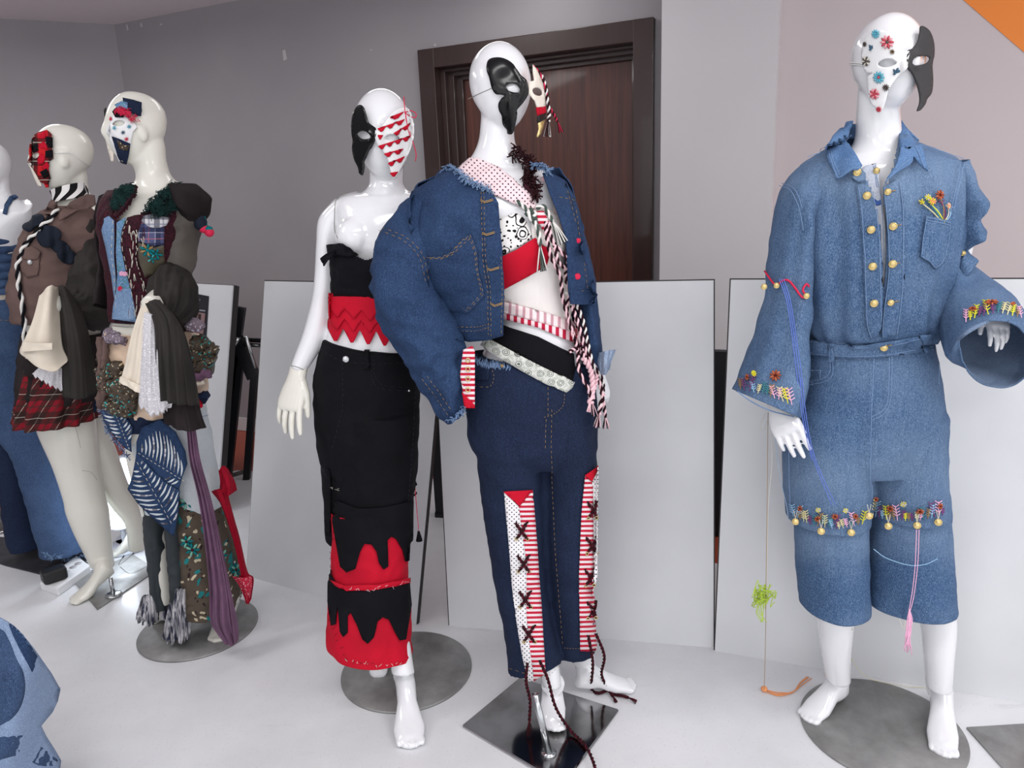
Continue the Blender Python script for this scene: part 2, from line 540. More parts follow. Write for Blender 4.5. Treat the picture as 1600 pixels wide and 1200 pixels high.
def disc(c, r, h, n=64, up=(0, 0, 1), ax=None, bev=0.0):
    up = nrm(up); a = nrm(np.cross(up, [0, 1, 0] if abs(up[1]) < .9 else [1, 0, 0])); b = np.cross(up, a); c = np.array(c, float)
    prof = [(r, 0), (r, h - bev), (r - bev, h)] if bev else [(r, 0), (r, h)]
    V = []
    for rr, z in prof:
        for k in range(n):
            th = 2 * PI * k / n; V.append(c + (a * math.cos(th) + b * math.sin(th)) * rr + up * z)
    F = [tuple(range(n - 1, -1, -1)), tuple((len(prof) - 1) * n + k for k in range(n))]
    for i in range(len(prof) - 1):
        for k in range(n): F.append((i * n + k, i * n + (k + 1) % n, (i + 1) * n + (k + 1) % n, (i + 1) * n + k))
    return V, F
# ------------------------------------------------------------------ materials
class NT:
    def __init__(s, name, rough=0.6, metal=0.0, coat=0.0, spec=0.5):
        s.m = bpy.data.materials.new(name); s.m.use_nodes = True; s.t = s.m.node_tree; s.b = s.t.nodes['Principled BSDF']
        s.b.inputs['Roughness'].default_value = rough; s.b.inputs['Metallic'].default_value = metal
        s.b.inputs['Coat Weight'].default_value = coat; s.b.inputs['Coat Roughness'].default_value = 0.06
        s.b.inputs['Specular IOR Level'].default_value = spec
    def n(s, typ, **kw):
        x = s.t.nodes.new(typ)
        for k, v in kw.items(): setattr(x, k, v)
        return x
    def put(s, sock, v):
        if isinstance(v, bpy.types.NodeSocket): s.t.links.new(v, sock)
        elif isinstance(v, (tuple, list)) and len(v) == 3 and sock.type == 'RGBA': sock.default_value = lin(v)
        else: sock.default_value = v
    def uv(s): return s.n('ShaderNodeTexCoord').outputs['UV']
    def obj(s): return s.n('ShaderNodeTexCoord').outputs['Object']
    def mp(s, v, sc=(1, 1, 1), rot=(0, 0, 0)):
        x = s.n('ShaderNodeMapping'); s.put(x.inputs[0], v); x.inputs['Scale'].default_value = sc; x.inputs['Rotation'].default_value = rot; return x.outputs[0]
    def sep(s, v):
        x = s.n('ShaderNodeSeparateXYZ'); s.put(x.inputs[0], v); return x.outputs
    def math(s, op, a, b=0.0, c=None, clamp=False):
        x = s.n('ShaderNodeMath', operation=op); x.use_clamp = clamp; s.put(x.inputs[0], a); s.put(x.inputs[1], b)
        if c is not None: s.put(x.inputs[2], c)
        return x.outputs[0]
    def noise(s, v, scale=5.0, det=3.0, rough=0.5, dist=0.0):
        x = s.n('ShaderNodeTexNoise'); s.put(x.inputs['Vector'], v); x.inputs['Scale'].default_value = scale; x.inputs['Detail'].default_value = det
        x.inputs['Roughness'].default_value = rough; x.inputs['Distortion'].default_value = dist; return x.outputs[0]
    def vor(s, v, scale=5.0, feat='F1', out='Distance', rnd=1.0):
        x = s.n('ShaderNodeTexVoronoi', feature=feat); s.put(x.inputs['Vector'], v); x.inputs['Scale'].default_value = scale; x.inputs['Randomness'].default_value = rnd; return x.outputs[out]
    def ramp(s, f, a, b):
        x = s.n('ShaderNodeMapRange'); s.put(x.inputs[0], f); x.inputs[1].default_value = a; x.inputs[2].default_value = b; return x.outputs[0]
    def mix(s, f, a, b):
        x = s.n('ShaderNodeMix', data_type='RGBA'); s.put(x.inputs[0], f); s.put(x.inputs[6], a); s.put(x.inputs[7], b); return x.outputs[2]
    def lt(s, a, b): return s.math('LESS_THAN', a, b)
    def stripe(s, v, period, duty=0.5):
        return s.lt(s.math('FRACT', s.math('DIVIDE', v, period)), duty)
    def col(s, c): s.put(s.b.inputs['Base Color'], c); return s
    def bump(s, h, strength=0.3, dist=0.002):
        x = s.n('ShaderNodeBump'); s.put(x.inputs['Height'], h); x.inputs['Strength'].default_value = strength; x.inputs['Distance'].default_value = dist
        s.t.links.new(x.outputs[0], s.b.inputs['Normal']); return s
def plain(name, c, rough=0.6, metal=0.0, coat=0.0, var=0.0, vs=8.0, weave=0.0):
    n = NT(name, rough, metal, coat, 0.12 if weave or rough >= .8 else 0.5)
    if var:
        f = n.ramp(n.noise(n.obj(), vs, 4), 0.3, 0.7)
        n.col(n.mix(f, tuple(v * (1 - var) for v in c), tuple(min(255, v * (1 + var)) for v in c)))
    else: n.col(c)
    if weave: n.bump(n.noise(n.mp(n.obj(), (weave, weave, weave)), 1.0, 2), 0.35, 0.001)
    return n.m
def denim(name, dark, light, fade=(0.35, 0.75), fs=3.5, attr=False, streak=40):
    n = NT(name, 0.85, spec=0.2)
    uv = n.uv(); o = n.obj()
    f = n.ramp(n.noise(o, fs * 1.6, 5, 0.65), fade[0], fade[1])
    st = n.noise(n.mp(o, (streak * 7, streak * 7, streak * 0.5)), 1.0, 3, 0.7)
    f = n.math('ADD', n.math('MULTIPLY', f, 0.45), n.math('MULTIPLY', n.ramp(st, 0.3, 0.75), 0.35), clamp=True)
    if attr:
        a = n.n('ShaderNodeAttribute', attribute_name='fade'); f = n.math('ADD', f, a.outputs['Fac'], clamp=True)
    c = n.mix(f, dark, light)
    sp = n.noise(n.mp(o, (700, 700, 260)), 1.0, 2)
    c = n.mix(n.math('MULTIPLY', n.ramp(sp, 0.45, 0.75), 0.35), c, tuple(min(255, v * 1.35 + 15) for v in light))
    n.col(c)
    n.bump(n.math('ADD', n.noise(n.mp(o, (800, 800, 300), (0.3, 0.5, 0)), 1.0, 2), n.math('MULTIPLY', n.noise(o, 22, 3), 2.0)), 0.45, 0.0015)
    return n.m
def plaid(name, base, rows, period=0.06):
    """rows: list of (offset, width, colour, strength) bands in both directions"""
    n = NT(name, 0.8, spec=0.2); u, v, _ = n.sep(n.uv()); c = n.mix(0.0, base, base)
    for ax in (u, v):
        fr = n.math('FRACT', n.math('DIVIDE', n.math('ADD', ax, 50.0), period))
        for off, wd, cl, st in rows:
            d = n.math('ABSOLUTE', n.math('SUBTRACT', fr, off)); c = n.mix(n.math('MULTIPLY', n.lt(d, wd / 2), st), c, cl)
    n.col(c); return n.m
def stripes(name, a, b, period, axis=0, duty=0.5, rough=0.8, rot=0.0):
    n = NT(name, rough, spec=0.2); s = n.sep(n.mp(n.uv(), (1, 1, 1), (0, 0, rot)))
    ax = n.math('ADD', s[axis], 50.0)
    n.col(n.mix(n.stripe(ax, period, duty), a, b)); n.bump(n.noise(n.obj(), 300, 2), 0.2, 0.001); return n.m
def dots(name, base, dot, period, r=0.2):
    n = NT(name, 0.8, spec=0.2); s = n.sep(n.mp(n.uv(), (1, 1, 1), (0, 0, 0.785)))
    du = n.math('SUBTRACT', n.math('FRACT', n.math('DIVIDE', n.math('ADD', s[0], 50.0), period)), 0.5)
    dv = n.math('SUBTRACT', n.math('FRACT', n.math('DIVIDE', n.math('ADD', s[1], 50.0), period)), 0.5)
    d = n.math('SQRT', n.math('ADD', n.math('MULTIPLY', du, du), n.math('MULTIPLY', dv, dv)))
    n.col(n.mix(n.lt(d, r), base, dot)); return n.m
def floral(name, base, cols, scale=45, amount=0.28, rough=0.8, dist=1.5):
    n = NT(name, rough, spec=0.2); uv = n.uv(); c = n.mix(0.0, base, base)
    w = n.n('ShaderNodeVectorMath', operation='ADD'); n.put(w.inputs[0], uv)
    nz = n.n('ShaderNodeTexNoise'); n.put(nz.inputs['Vector'], uv); nz.inputs['Scale'].default_value = scale * 0.8
    sc = n.n('ShaderNodeVectorMath', operation='SCALE'); n.put(sc.inputs[0], nz.outputs['Color']); sc.inputs['Scale'].default_value = dist / scale
    n.put(w.inputs[1], sc.outputs[0])
    for i, cl in enumerate(cols):
        d = n.vor(n.mp(w.outputs[0], (1, 1, 1), (0, 0, i * 1.1)), scale * (1 + 0.35 * i)); c = n.mix(n.lt(d, amount * (1 - 0.12 * i)), c, cl)
    n.col(c); n.bump(n.noise(n.obj(), 60, 3), 0.3, 0.002); return n.m

mWhite = plain('mannequin_gloss_white', (232, 233, 236), 0.16, coat=0.6)
n = NT('mannequin_aged_white', 0.3, coat=0.35); f = n.ramp(n.noise(n.obj(), 7, 5), 0.55, 0.8); n.col(n.mix(n.math('MULTIPLY', f, 0.35), (224, 222, 212), (196, 192, 180))); mCream = n.m
mSeam = plain('mannequin_joint_seam', (120, 116, 108), 0.6)
n = NT('wall_paint_grey', 0.75); n.col(n.mix(n.ramp(n.noise(n.obj(), 1.3, 4), 0.3, 0.75), (148, 145, 149), (158, 155, 158))); mWallG = n.m
n = NT('wall_paint_light', 0.7); n.col(n.mix(n.ramp(n.noise(n.obj(), 1.5, 4), 0.3, 0.75), (205, 203, 205), (212, 210, 212))); mWallL = n.m
n = NT('wall_paint_warm', 0.7); n.col(n.mix(n.ramp(n.noise(n.obj(), 1.5, 4), 0.3, 0.75), (202, 192, 194), (209, 199, 200))); mWallW = n.m
mOrange = plain('wall_paint_orange', (240, 138, 50), 0.6)
mCeil = plain('ceiling_paint', (222, 217, 222), 0.8)
mScuff = plain('wall_scuff', (192, 190, 192), 0.8)
n = NT('floor_white_vinyl', 0.42, coat=0.12); o_ = n.obj()
c_ = n.mix(n.ramp(n.noise(o_, 2.2, 6, 0.6), 0.4, 0.75), (222, 223, 226), (206, 207, 210))
sp = n.vor(o_, 90); c_ = n.mix(n.math('MULTIPLY', n.lt(sp, 0.13), 0.35), c_, (160, 158, 158))
sc_ = n.ramp(n.noise(n.mp(o_, (1, 6, 1), (0, 0, 0.7)), 2.2, 6, 0.75), 0.62, 0.7); c_ = n.mix(n.math('MULTIPLY', sc_, 0.3), c_, (170, 168, 170))
n.col(c_); n.bump(n.noise(o_, 30, 4), 0.12, 0.002); mFloor = n.m
n = NT('floor_red_tile', 0.4); n.col(n.mix(n.noise(n.obj(), 4, 4), (150, 66, 46), (172, 84, 60))); mRed = n.m
n = NT('board_white_laminate', 0.35, coat=0.1); n.col(n.mix(n.ramp(n.noise(n.obj(), 2.5, 4), 0.35, 0.75), (217, 219, 222), (205, 207, 210))); mBoard = n.m
mEdge = plain('board_dark_edge', (38, 36, 38), 0.5)
mBlack = plain('frame_black_metal', (20, 22, 27), 0.45)
mBlackM = plain('panel_black', (13, 14, 22), 0.6)
mChrome = plain('chrome_tube', (185, 188, 190), 0.22, metal=1.0)
n = NT('base_brushed_steel', 0.45, metal=0.8); o_ = n.obj()
n.col(n.mix(n.ramp(n.noise(o_, 9, 5, 0.65), 0.35, 0.75), (166, 166, 165), (128, 127, 126))); n.put(n.b.inputs['Roughness'], n.ramp(n.noise(o_, 14, 4), -0.5, 1.2)); mSteel = n.m
n = NT('base_polished_steel', 0.12, metal=1.0); n.col(n.mix(n.ramp(n.noise(n.obj(), 8, 5), 0.4, 0.7), (176, 176, 177), (130, 128, 126))); mPol = n.m
n = NT('wood_dark_frame', 0.3, coat=0.3); n.col(n.mix(n.noise(n.mp(n.obj(), (14, 14, 1.5)), 3, 4), (40, 24, 22), (58, 38, 35))); mFrame = n.m
n = NT('wood_door_veneer', 0.34, coat=0.15); g = n.noise(n.mp(n.obj(), (22, 22, 0.9)), 2.2, 5, 0.65, 0.4)
n.col(n.mix(n.ramp(g, 0.3, 0.72), (58, 29, 24), (98, 55, 44))); mDoor = n.m
# cloth
mDenM = denim('denim_mid_blue', (50, 78, 114), (112, 134, 160), (.45, .85), attr=True)
mDenD = denim('denim_indigo', (24, 40, 70), (50, 74, 108), (0.4, 0.8))
mDenN = denim('denim_dark_navy', (16, 24, 44), (32, 46, 74), (0.4, 0.85))
mDenL = denim('denim_light_blue', (78, 106, 144), (132, 156, 184))
mDenW = denim('denim_bleached', (190, 200, 206), (214, 220, 224))
mDenJ = denim('denim_classic_blue', (36, 53, 84), (72, 94, 126))
mDenIn = denim('denim_inside', (92, 110, 136), (120, 138, 162))
mBlk = plain('black_cotton', (16, 16, 21), 0.85, var=0.2, weave=260)
mBlkT = plain('black_twill', (13, 13, 18), 0.75, var=0.25, weave=200)
mRedC = plain('red_cotton', (184, 18, 42), 0.75, var=0.06, weave=160)
mRedC2 = plain('red_scarf', (150, 12, 38), 0.7, var=0.1, weave=120)
mThrW = plain('thread_cream', (205, 200, 188), 0.8)
mThrG = plain('thread_gold', (150, 124, 86), 0.8)
mThrB = plain('thread_blue_grey', (120, 146, 182), 0.8)
mThrBlue = plain('thread_blue', (98, 122, 206), 0.8)
mThrPink = plain('thread_pink', (234, 180, 208), 0.8)
mThrGreen = plain('thread_lime', (178, 204, 78), 0.8)
mThrOr = plain('thread_orange', (236, 160, 110), 0.8)
mThrRed = plain('thread_crimson', (206, 22, 70), 0.7)
mThrY = plain('thread_yellow', (222, 216, 60), 0.8)
mThrBr = plain('thread_rust', (150, 76, 48), 0.8)
mThrK = plain('yarn_dark_brown', (46, 22, 26), 0.9)
mThrK2 = plain('yarn_maroon', (74, 22, 34), 0.9)
mThrGreyG = plain('yarn_grey_green', (70, 82, 76), 0.9)
mCordP = plain('cord_pale_pink', (236, 196, 204), 0.85)
mCordK = plain('cord_black_wine', (38, 14, 22), 0.85)
mGold = plain('brass_button', (214, 192, 134), 0.3, metal=0.9)
mSilver = plain('silver_button', (196, 198, 200), 0.3, metal=0.9)
mMaskB = plain('mask_black_lacquer', (5, 5, 7), 0.22); mMaskB.node_tree.nodes['Principled BSDF'].inputs['Specular IOR Level'].default_value = .35
mMaskBm = plain('mask_black_matt', (34, 33, 36), 0.6)
mMaskW = plain('mask_white_plastic', (226, 227, 228), 0.32)
mMaskWm = plain('mask_ivory_plastic', (222, 214, 202), 0.4)
mStrap = plain('mask_elastic', (224, 224, 222), 0.5)
mBrown = plain('brown_corduroy', (98, 80, 76), 0.9, var=0.1, weave=150)
mGrey = plain('charcoal_voile', (50, 47, 46), 0.85, var=0.18, vs=6)
mGreyB = plain('black_brown_voile', (38, 33, 34), 0.85, var=0.2, vs=6)
n = NT('sheer_brown_sleeve', 0.7); n.col(n.mix(n.noise(n.obj(), 14, 3), (66, 62, 58), (92, 86, 80))); mSheer = n.m
mCreamC = plain('cream_cotton', (226, 216, 200), 0.85, var=0.04, weave=120)
mPeach = plain('peach_satin', (216, 190, 166), 0.45, var=0.08)
n = NT('white_lace', 0.8); v_ = n.vor(n.uv(), 170, 'DISTANCE_TO_EDGE'); n.col(n.mix(n.ramp(v_, 0.04, 0.3), (196, 194, 199), (230, 228, 232))); n.bump(v_, 0.2, 0.002); mLace = n.m
n = NT('wrap_gauze', 0.85); n.col(n.mix(n.noise(n.mp(n.uv(), (90, 20, 1)), 1.0, 3), (222, 216, 212), (236, 231, 228))); n.bump(n.noise(n.obj(), 40, 3), 0.25, 0.002); mGauze = n.m
mPlum = plain('plum_chiffon', (104, 72, 98), 0.75, var=0.16, vs=12)
mGreenR = plain('dark_green_ruffle', (28, 52, 50), 0.8, var=0.3, vs=60)
mTeal = plain('teal_felt', (16, 112, 118), 0.8)
mGreyPants = plain('slate_mesh', (44, 50, 54), 0.75, var=0.1)
mNavyF = plain('navy_felt', (30, 36, 48), 0.8, var=0.15)
mTapestry = floral('woven_lilac_band', (120, 108, 118), [(186, 178, 196), (96, 84, 96)], 120, 0.35)
mFlor = floral('brown_floral_print', (84, 74, 64), [(32, 120, 122), (196, 184, 158), (46, 34, 36)], 22, 0.27)
mFlorG = floral('brown_floral_gloss', (70, 60, 50), [(40, 34, 30), (24, 150, 150), (196, 180, 150)], 60, 0.27, rough=0.35)
mFlorD = floral('blue_green_flecked', (96, 132, 168), [(72, 130, 120), (150, 170, 190), (60, 90, 130)], 120, 0.3)
mCamo = floral('denim_camouflage', (92, 112, 146), [(40, 60, 100), (124, 142, 172)], 5, 0.42, dist=2.0)
mWine = floral('wine_textured_stripe', (44, 16, 26), [(78, 24, 40), (22, 10, 16)], 160, 0.4, dist=4)
n = NT('bandana_black_white', .8, spec=.15); uv_ = n.uv()
nz_ = n.n('ShaderNodeTexNoise'); n.put(nz_.inputs['Vector'], uv_); nz_.inputs['Scale'].default_value = 25
s_1 = n.n('ShaderNodeVectorMath', operation='SCALE'); n.put(s_1.inputs[0], nz_.outputs['Color']); s_1.inputs['Scale'].default_value = .022
a_1 = n.n('ShaderNodeVectorMath', operation='ADD'); n.put(a_1.inputs[0], uv_); n.put(a_1.inputs[1], s_1.outputs[0])
d_1 = n.vor(a_1.outputs[0], 26); rg = n.lt(n.math('FRACT', n.math('MULTIPLY', d_1, 5.5)), .42)
d_2 = n.vor(n.mp(a_1.outputs[0], (1, 1, 1), (0, 0, 1)), 110); lf = n.lt(d_2, .34)
ma_ = n.math('MAXIMUM', n.math('MULTIPLY', rg, n.lt(d_1, .42)), n.math('MULTIPLY', lf, n.math('GREATER_THAN', d_1, .40)))
n.col(n.mix(ma_, (224, 222, 220), (20, 18, 20))); mBandana = n.m
n = NT('belt_grey_rosette', .8, spec=.15); d_1 = n.vor(n.uv(), 42, rnd=.15); rg = n.math('MULTIPLY', n.lt(n.math('FRACT', n.math('MULTIPLY', d_1, 7)), .4), n.lt(d_1, .42))
n.col(n.mix(rg, n.mix(n.ramp(n.noise(n.uv(), 150, 3), .4, .6), (186, 190, 180), (214, 215, 210)), (104, 110, 102))); mBandBelt = n.m
mStripeRW = stripes('red_white_stripe', (226, 214, 216), (186, 28, 56), 0.0128, axis=1)
mStripeRWv = stripes('red_pink_stripe_vertical', (240, 214, 218), (178, 30, 60), 0.0160, axis=0)
mStripeBW = stripes('black_white_stripe', (232, 230, 228), (18, 17, 18), 0.038, axis=0, rot=0.7)
mDotPink = dots('pink_polka_dot', (232, 210, 214), (70, 26, 44), 0.0088, 0.2)
mDotW = dots('white_polka_dot', (232, 230, 232), (40, 36, 46), 0.0082, 0.2)
mPlaidR = plaid('red_green_tartan', (130, 20, 36), [(0.25, 0.52, (22, 30, 26), 0.68), (0.25, 0.03, (210, 206, 190), 0.45), (0.75, 0.08, (30, 40, 32), 0.5)], 0.085)
mPlaidR2 = plaid('red_black_patchwork', (190, 26, 34), [(0.3, 0.48, (20, 22, 24), 0.75), (0.3, 0.04, (220, 216, 200), 0.6)], 0.06)
mPlaidB = plaid('blue_mauve_check', (84, 88, 124), [(0.3, 0.3, (32, 38, 66), 0.7), (0.7, 0.05, (200, 110, 110), 0.6), (0.1, 0.04, (196, 198, 210), 0.6)], 0.045)
mPlaidW = plaid('navy_white_check', (206, 206, 210), [(0.3, 0.4, (30, 34, 56), 0.7), (0.75, 0.12, (110, 116, 136), 0.6)], 0.04)
mTights = plain('grey_sheer', (56, 60, 62), 0.6)
n = NT('lamp_lit_face', 0.5); n.b.inputs['Emission Color'].default_value = (0.86, 0.93, 1, 1); n.b.inputs['Emission Strength'].default_value = 9.0; mLit = n.m
mLampBody = plain('lamp_white_body', (214, 220, 232), 0.4)
mPlasticW = plain('power_strip_white', (226, 226, 228), 0.4)
mPlasticK = plain('plastic_black', (18, 19, 21), 0.45)
mRopeBW = [plain('cord_white', (228, 226, 222), 0.85), mCordK]
# ------------------------------------------------------------------ room shell
WW = np.array([.9103, -.414, 0]); WN = np.array([.414, .9103, 0]); WD = 3.5642
ZC = 2.53
def onwall(x, y, off=0.0):
    v = ray(x, y); return CAM + v * ((WD - off) / (v @ WN))
def swall(x, y, off=0.0): return float(onwall(x, y, off) @ WW)
def wp(s, off, z): return WW * s + WN * (WD - off) + np.array([0, 0, z])
def wall_box(mb, s0, s1, z0, z1, o0, o1, mi=0):
    v, f = prism([wp(s0, o0, z0), wp(s1, o0, z0), wp(s1, o1, z0), wp(s0, o1, z0)], (0, 0, z1 - z0)); mb.add(v, f, mi)
def struct(o): o['kind'] = 'structure'; return o
ZC = float(onwall(190, 36)[2])
sC = swall(196, 150)
dl, dr = swall(657, 80), swall(1024, 30)
dz = float(onwall(657, 80)[2])
pil0, pil1 = swall(1034, 20, 0.10), swall(1218, 20, 0.10)
mb = MB()
wall_box(mb, sC, dl + .05, 0, ZC, -.15, 0)
wall_box(mb, dl + .05, dr - .05, dz - .05, ZC, -.15, 0)
wall_box(mb, dr - .05, pil0 + .1, 0, ZC, -.15, 0)
struct(mb.build('wall_back', mWallG, smooth=False))
mb = MB(); wall_box(mb, pil0, pil1, 0, ZC, -.15, .10)
struct(mb.build('wall_pillar', mWallL, smooth=False))
mb = MB(); wall_box(mb, pil1 - .05, 3.2, 0, ZC, -.15, 0)
struct(mb.build('wall_right', mWallW, smooth=False))
# orange painted corner of the right wall
a, b = onwall(1505, 0), onwall(1600, 82)
dd = b - a
P = [a - dd * 0.9, a + dd * 3.2]; P = [np.array(p) for p in P]
top = [np.array([p[0], p[1], ZC - .002]) for p in P]
t0 = a + dd * ((ZC - a[2]) / dd[2])
e = a + dd * 5.0
pts = [t0, e, np.array([e[0], e[1], ZC])]
mb = MB(); v, f = prism([p - WN * 0.001 for p in pts], -WN * 0.002); mb.add(v, f)
struct(mb.build('trim_orange', mOrange, smooth=False))
# left walls
cA = wp(sC, 0, 0); cB = np.array([-3.04, 5.06, 0]) * np.array([1, 1, 0]); cB = G(22, 30, ZC); cB[2] = 0; cB2 = G(46, 32, ZC); cB2[2] = 0
cD = G(-260, 22, ZC); cD[2] = 0
def seg_wall(a, b, name, m, t=.12):
    d = nrm(b - a); nn = np.array([-d[1], d[0], 0])
    if nn[1] < 0: nn = -nn
    mb = MB(); v, f = prism([a, b, b + nn * t, a + nn * t], (0, 0, ZC)); mb.add(v, f)
    return struct(mb.build(name, m, smooth=False))
seg_wall(cB, cA + nrm(cA - cB) * .1, 'wall_left', mWallG)
seg_wall(cD, cB, 'wall_far_left', mWallG)
mb = MB(); v, f = prism([(-4.6, -3.0, 0), (-4.6, 6.2, 0), (-4.72, 6.2, 0), (-4.72, -3.0, 0)], (0, 0, ZC)); mb.add(v, f)
struct(mb.build('wall_side', mWallG, smooth=False))
mb = MB(); v, f = prism([(-4.7, -3.0, 0), (4.2, -3.0, 0), (4.2, 6.4, 0), (-4.7, 6.4, 0)], (0, 0, .12)); v = [np.array(p) + np.array([0, 0, ZC]) for p in v]; mb.add(v, f)
struct(mb.build('ceiling', mCeil, smooth=False))
mb = MB(); v, f = prism([(-4.7, -3.0, -.1), (4.2, -3.0, -.1), (4.2, 6.4, -.1), (-4.7, 6.4, -.1)], (0, 0, .097)); mb.add(v, f)
struct(mb.build('floor', mRed, smooth=False))
edge = [G(-900, 860), G(10, 796), G(372, 735), G(678, 748), G(1118, 880), G(1750, 1010)]
edge = [np.array([p[0], p[1], -.003]) for p in edge]
pts = [np.array([edge[0][0], -3, -.003])] + edge + [np.array([4.1, edge[-1][1], -.003]), np.array([4.1, -3, -.003])]
mb = MB(); v, f = prism(pts[::-1], (0, 0, .003)); mb.add(v, f)
struct(mb.build('floor_covering', mFloor, smooth=False))
# skirting on the back wall
mb = MB(); wall_box(mb, sC, dl, 0, .09, 0, .012); wall_box(mb, pil1, 3.0, 0, .09, 0, .012)
struct(mb.build('baseboard_back', mWallL, smooth=False))
# door with a deep dark frame
fr = MB()
w1 = swall(690, 100) - dl
fw_ = 0.095
wall_box(fr, dl, dl + fw_, 0, dz, -.10, .035); wall_box(fr, dr - fw_, dr, 0, dz, -.10, .035); wall_box(fr, dl, dr, dz - fw_, dz, -.10, .034)
for k, (o_, wd) in enumerate(((-.02, .03), (-.05, .065), (-.08, .10))):
    wall_box(fr, dl + fw_ - .002, dl + fw_ + wd, 0, dz - fw_, -.12, o_); wall_box(fr, dr - fw_ - wd * .35, dr - fw_ + .002, 0, dz - fw_, -.12, o_)
    wall_box(fr, dl + fw_, dr - fw_, dz - fw_ - wd * .55, dz - fw_ + .002, -.12, o_)
door_frame = struct(fr.build('door_1', mFrame, smooth=False))
bv = door_frame.modifiers.new('b', 'BEVEL'); bv.width = .004; bv.segments = 2
lf = MB(); wall_box(lf, dl + fw_ + .09, dr - fw_ - .03, .01, dz - fw_ - .05, -.14, -.10)
lf.build('door_leaf', mDoor, door_frame, smooth=False)
# scraps of tape and chips left on the grey wall
for i, (x, y, w_, h_) in enumerate(((199, 43, 3, 9), (221, 39, 4, 6), (252, 38, 5, 2), (165, 46, 3, 3), (445, 86, 7, 16), (580, 78, 3, 2), (680, 70, 4, 3))):
    c = onwall(x, y, 0.0); k = mpp(x, y, c[1])
    mb = MB(); s_ = c @ WW
    v, f = prism([wp(s_ - w_ * k / 2, -.001, c[2] - h_ * k / 2), wp(s_ + w_ * k / 2, -.001, c[2] - h_ * k * .4), wp(s_ + w_ * k * .3, -.001, c[2] + h_ * k / 2), wp(s_ - w_ * k * .5, -.001, c[2] + h_ * k * .4)], -WN * .0022); mb.add(v, f)
    o = mb.build('wall_scuff', mScuff, smooth=False); o['kind'] = 'structure'

# ------------------------------------------------------------------ leaning boards
def leanpoint(B, x, y, L):
    v = nrm(ray(x, y)); oc = CAM - B; b = v @ oc; c = oc @ oc - L * L; D = b * b - c
    if D < 0: print('LEAN miss', x, y, D); D = 0
    return CAM + v * (-b + math.sqrt(D))
def board(label, bl, br, tl, tr, L=1.2, t=.012, wt=.5):
    B1, B2 = G(*bl), G(*br); T1, T2 = leanpoint(B1, tl[0], tl[1], L), leanpoint(B2, tr[0], tr[1], L)
    T2 = B2 + (T1 - B1) * (1 - wt) + (T2 - B2) * wt; T1 = B1 + (T2 - B2)
    n_ = nrm(np.cross(B2 - B1, T1 - B1)); n_ = n_ if n_[1] > 0 else -n_
    print('board', label[:20], 'width', np.linalg.norm(B2 - B1), 'lean', math.degrees(math.asin((T1 - B1)[1] / L)), 'topz', T1[2])
    root = thing('display_board', label, 'board', (B1 + B2) / 2)
    f_ = MB(); f_.add(*prism([B1, B2, T2, T1], n_ * t * .25)); f_.build('white_face', mBoard, root, smooth=False)
    e_ = MB(); x_ = nrm(B2 - B1); y_ = nrm(T1 - B1); g = .004
    q = [B1 - x_ * g, B2 + x_ * g, T2 + x_ * g + y_ * g, T1 - x_ * g + y_ * g]
    e_.add(*prism([p + n_ * t * .25 for p in q], n_ * t)); e_.build('dark_backing', mEdge, root, smooth=False)
    return root, (B1, B2, T1, T2, n_, x_, y_)
board('white display board leaning behind the mannequin in black trousers', (385, 900), (650, 976), (410, 443), (704, 440), 1.12)
board('white display board leaning right behind the mannequin in the short denim jacket', (702, 978), (1115, 1012), (704, 440), (1115, 438), 1.12, wt=1.0)
board('white display board leaning behind the mannequin in the blue denim jumpsuit', (1117, 1017), (1640, 1106), (1142, 437), (1640, 436), 1.12, wt=0.0)
rc, (B1, B2, T1, T2, n_, x_, y_) = board('white display board with a black printed poster, behind the patchwork mannequin', (236, 768), (338, 805), (252, 438), (375, 449), 1.16, t=.03)
def onboard(x, y, off=.002):
    v = ray(x, y); p = CAM + v * (((B1 - CAM) @ n_) / (v @ n_)); return p - n_ * off
ps = [onboard(292, 456), onboard(327, 463), onboard(323, 470 + 58), onboard(320, 560), onboard(285, 552)]
mb = MB(); mb.add(*prism(ps, -n_ * .002)); po = mb.build('poster', plain('poster_black', (24, 25, 34), 0.3), smooth=False)
tag(po, 'small black poster with teal and pink pictures on the leaning board', 'poster')
def onp(name, q, m):
    mb = MB(); mb.add(*prism([onboard(x, y, .0045) for x, y in q], -n_ * .0012)); return mb.build(name, m, po, smooth=False)
mTealP = plain('poster_teal', (90, 190, 196), 0.4)
onp('teal_picture', [(294, 486), (304, 487), (303, 494), (294, 494)], mTealP); onp('teal_picture', [(294, 496), (303, 497), (303, 505), (294, 504)], mTealP)
onp('pink_picture', [(307, 488), (322, 490), (319, 522), (305, 519)], plain('poster_pink', (140, 112, 112), 0.5)); onp('dark_picture', [(311, 491), (316, 491), (314, 516), (310, 515)], mBlack)
for i, (x0, x1, y) in enumerate(((301, 305, 466), (306, 309, 467), (310, 314, 467), (312, 322, 484))): onp('caption', [(x0, y), (x1, y + 1), (x1, y + 3), (x0, y + 2)], plain('poster_text', (150, 152, 160), 0.5))

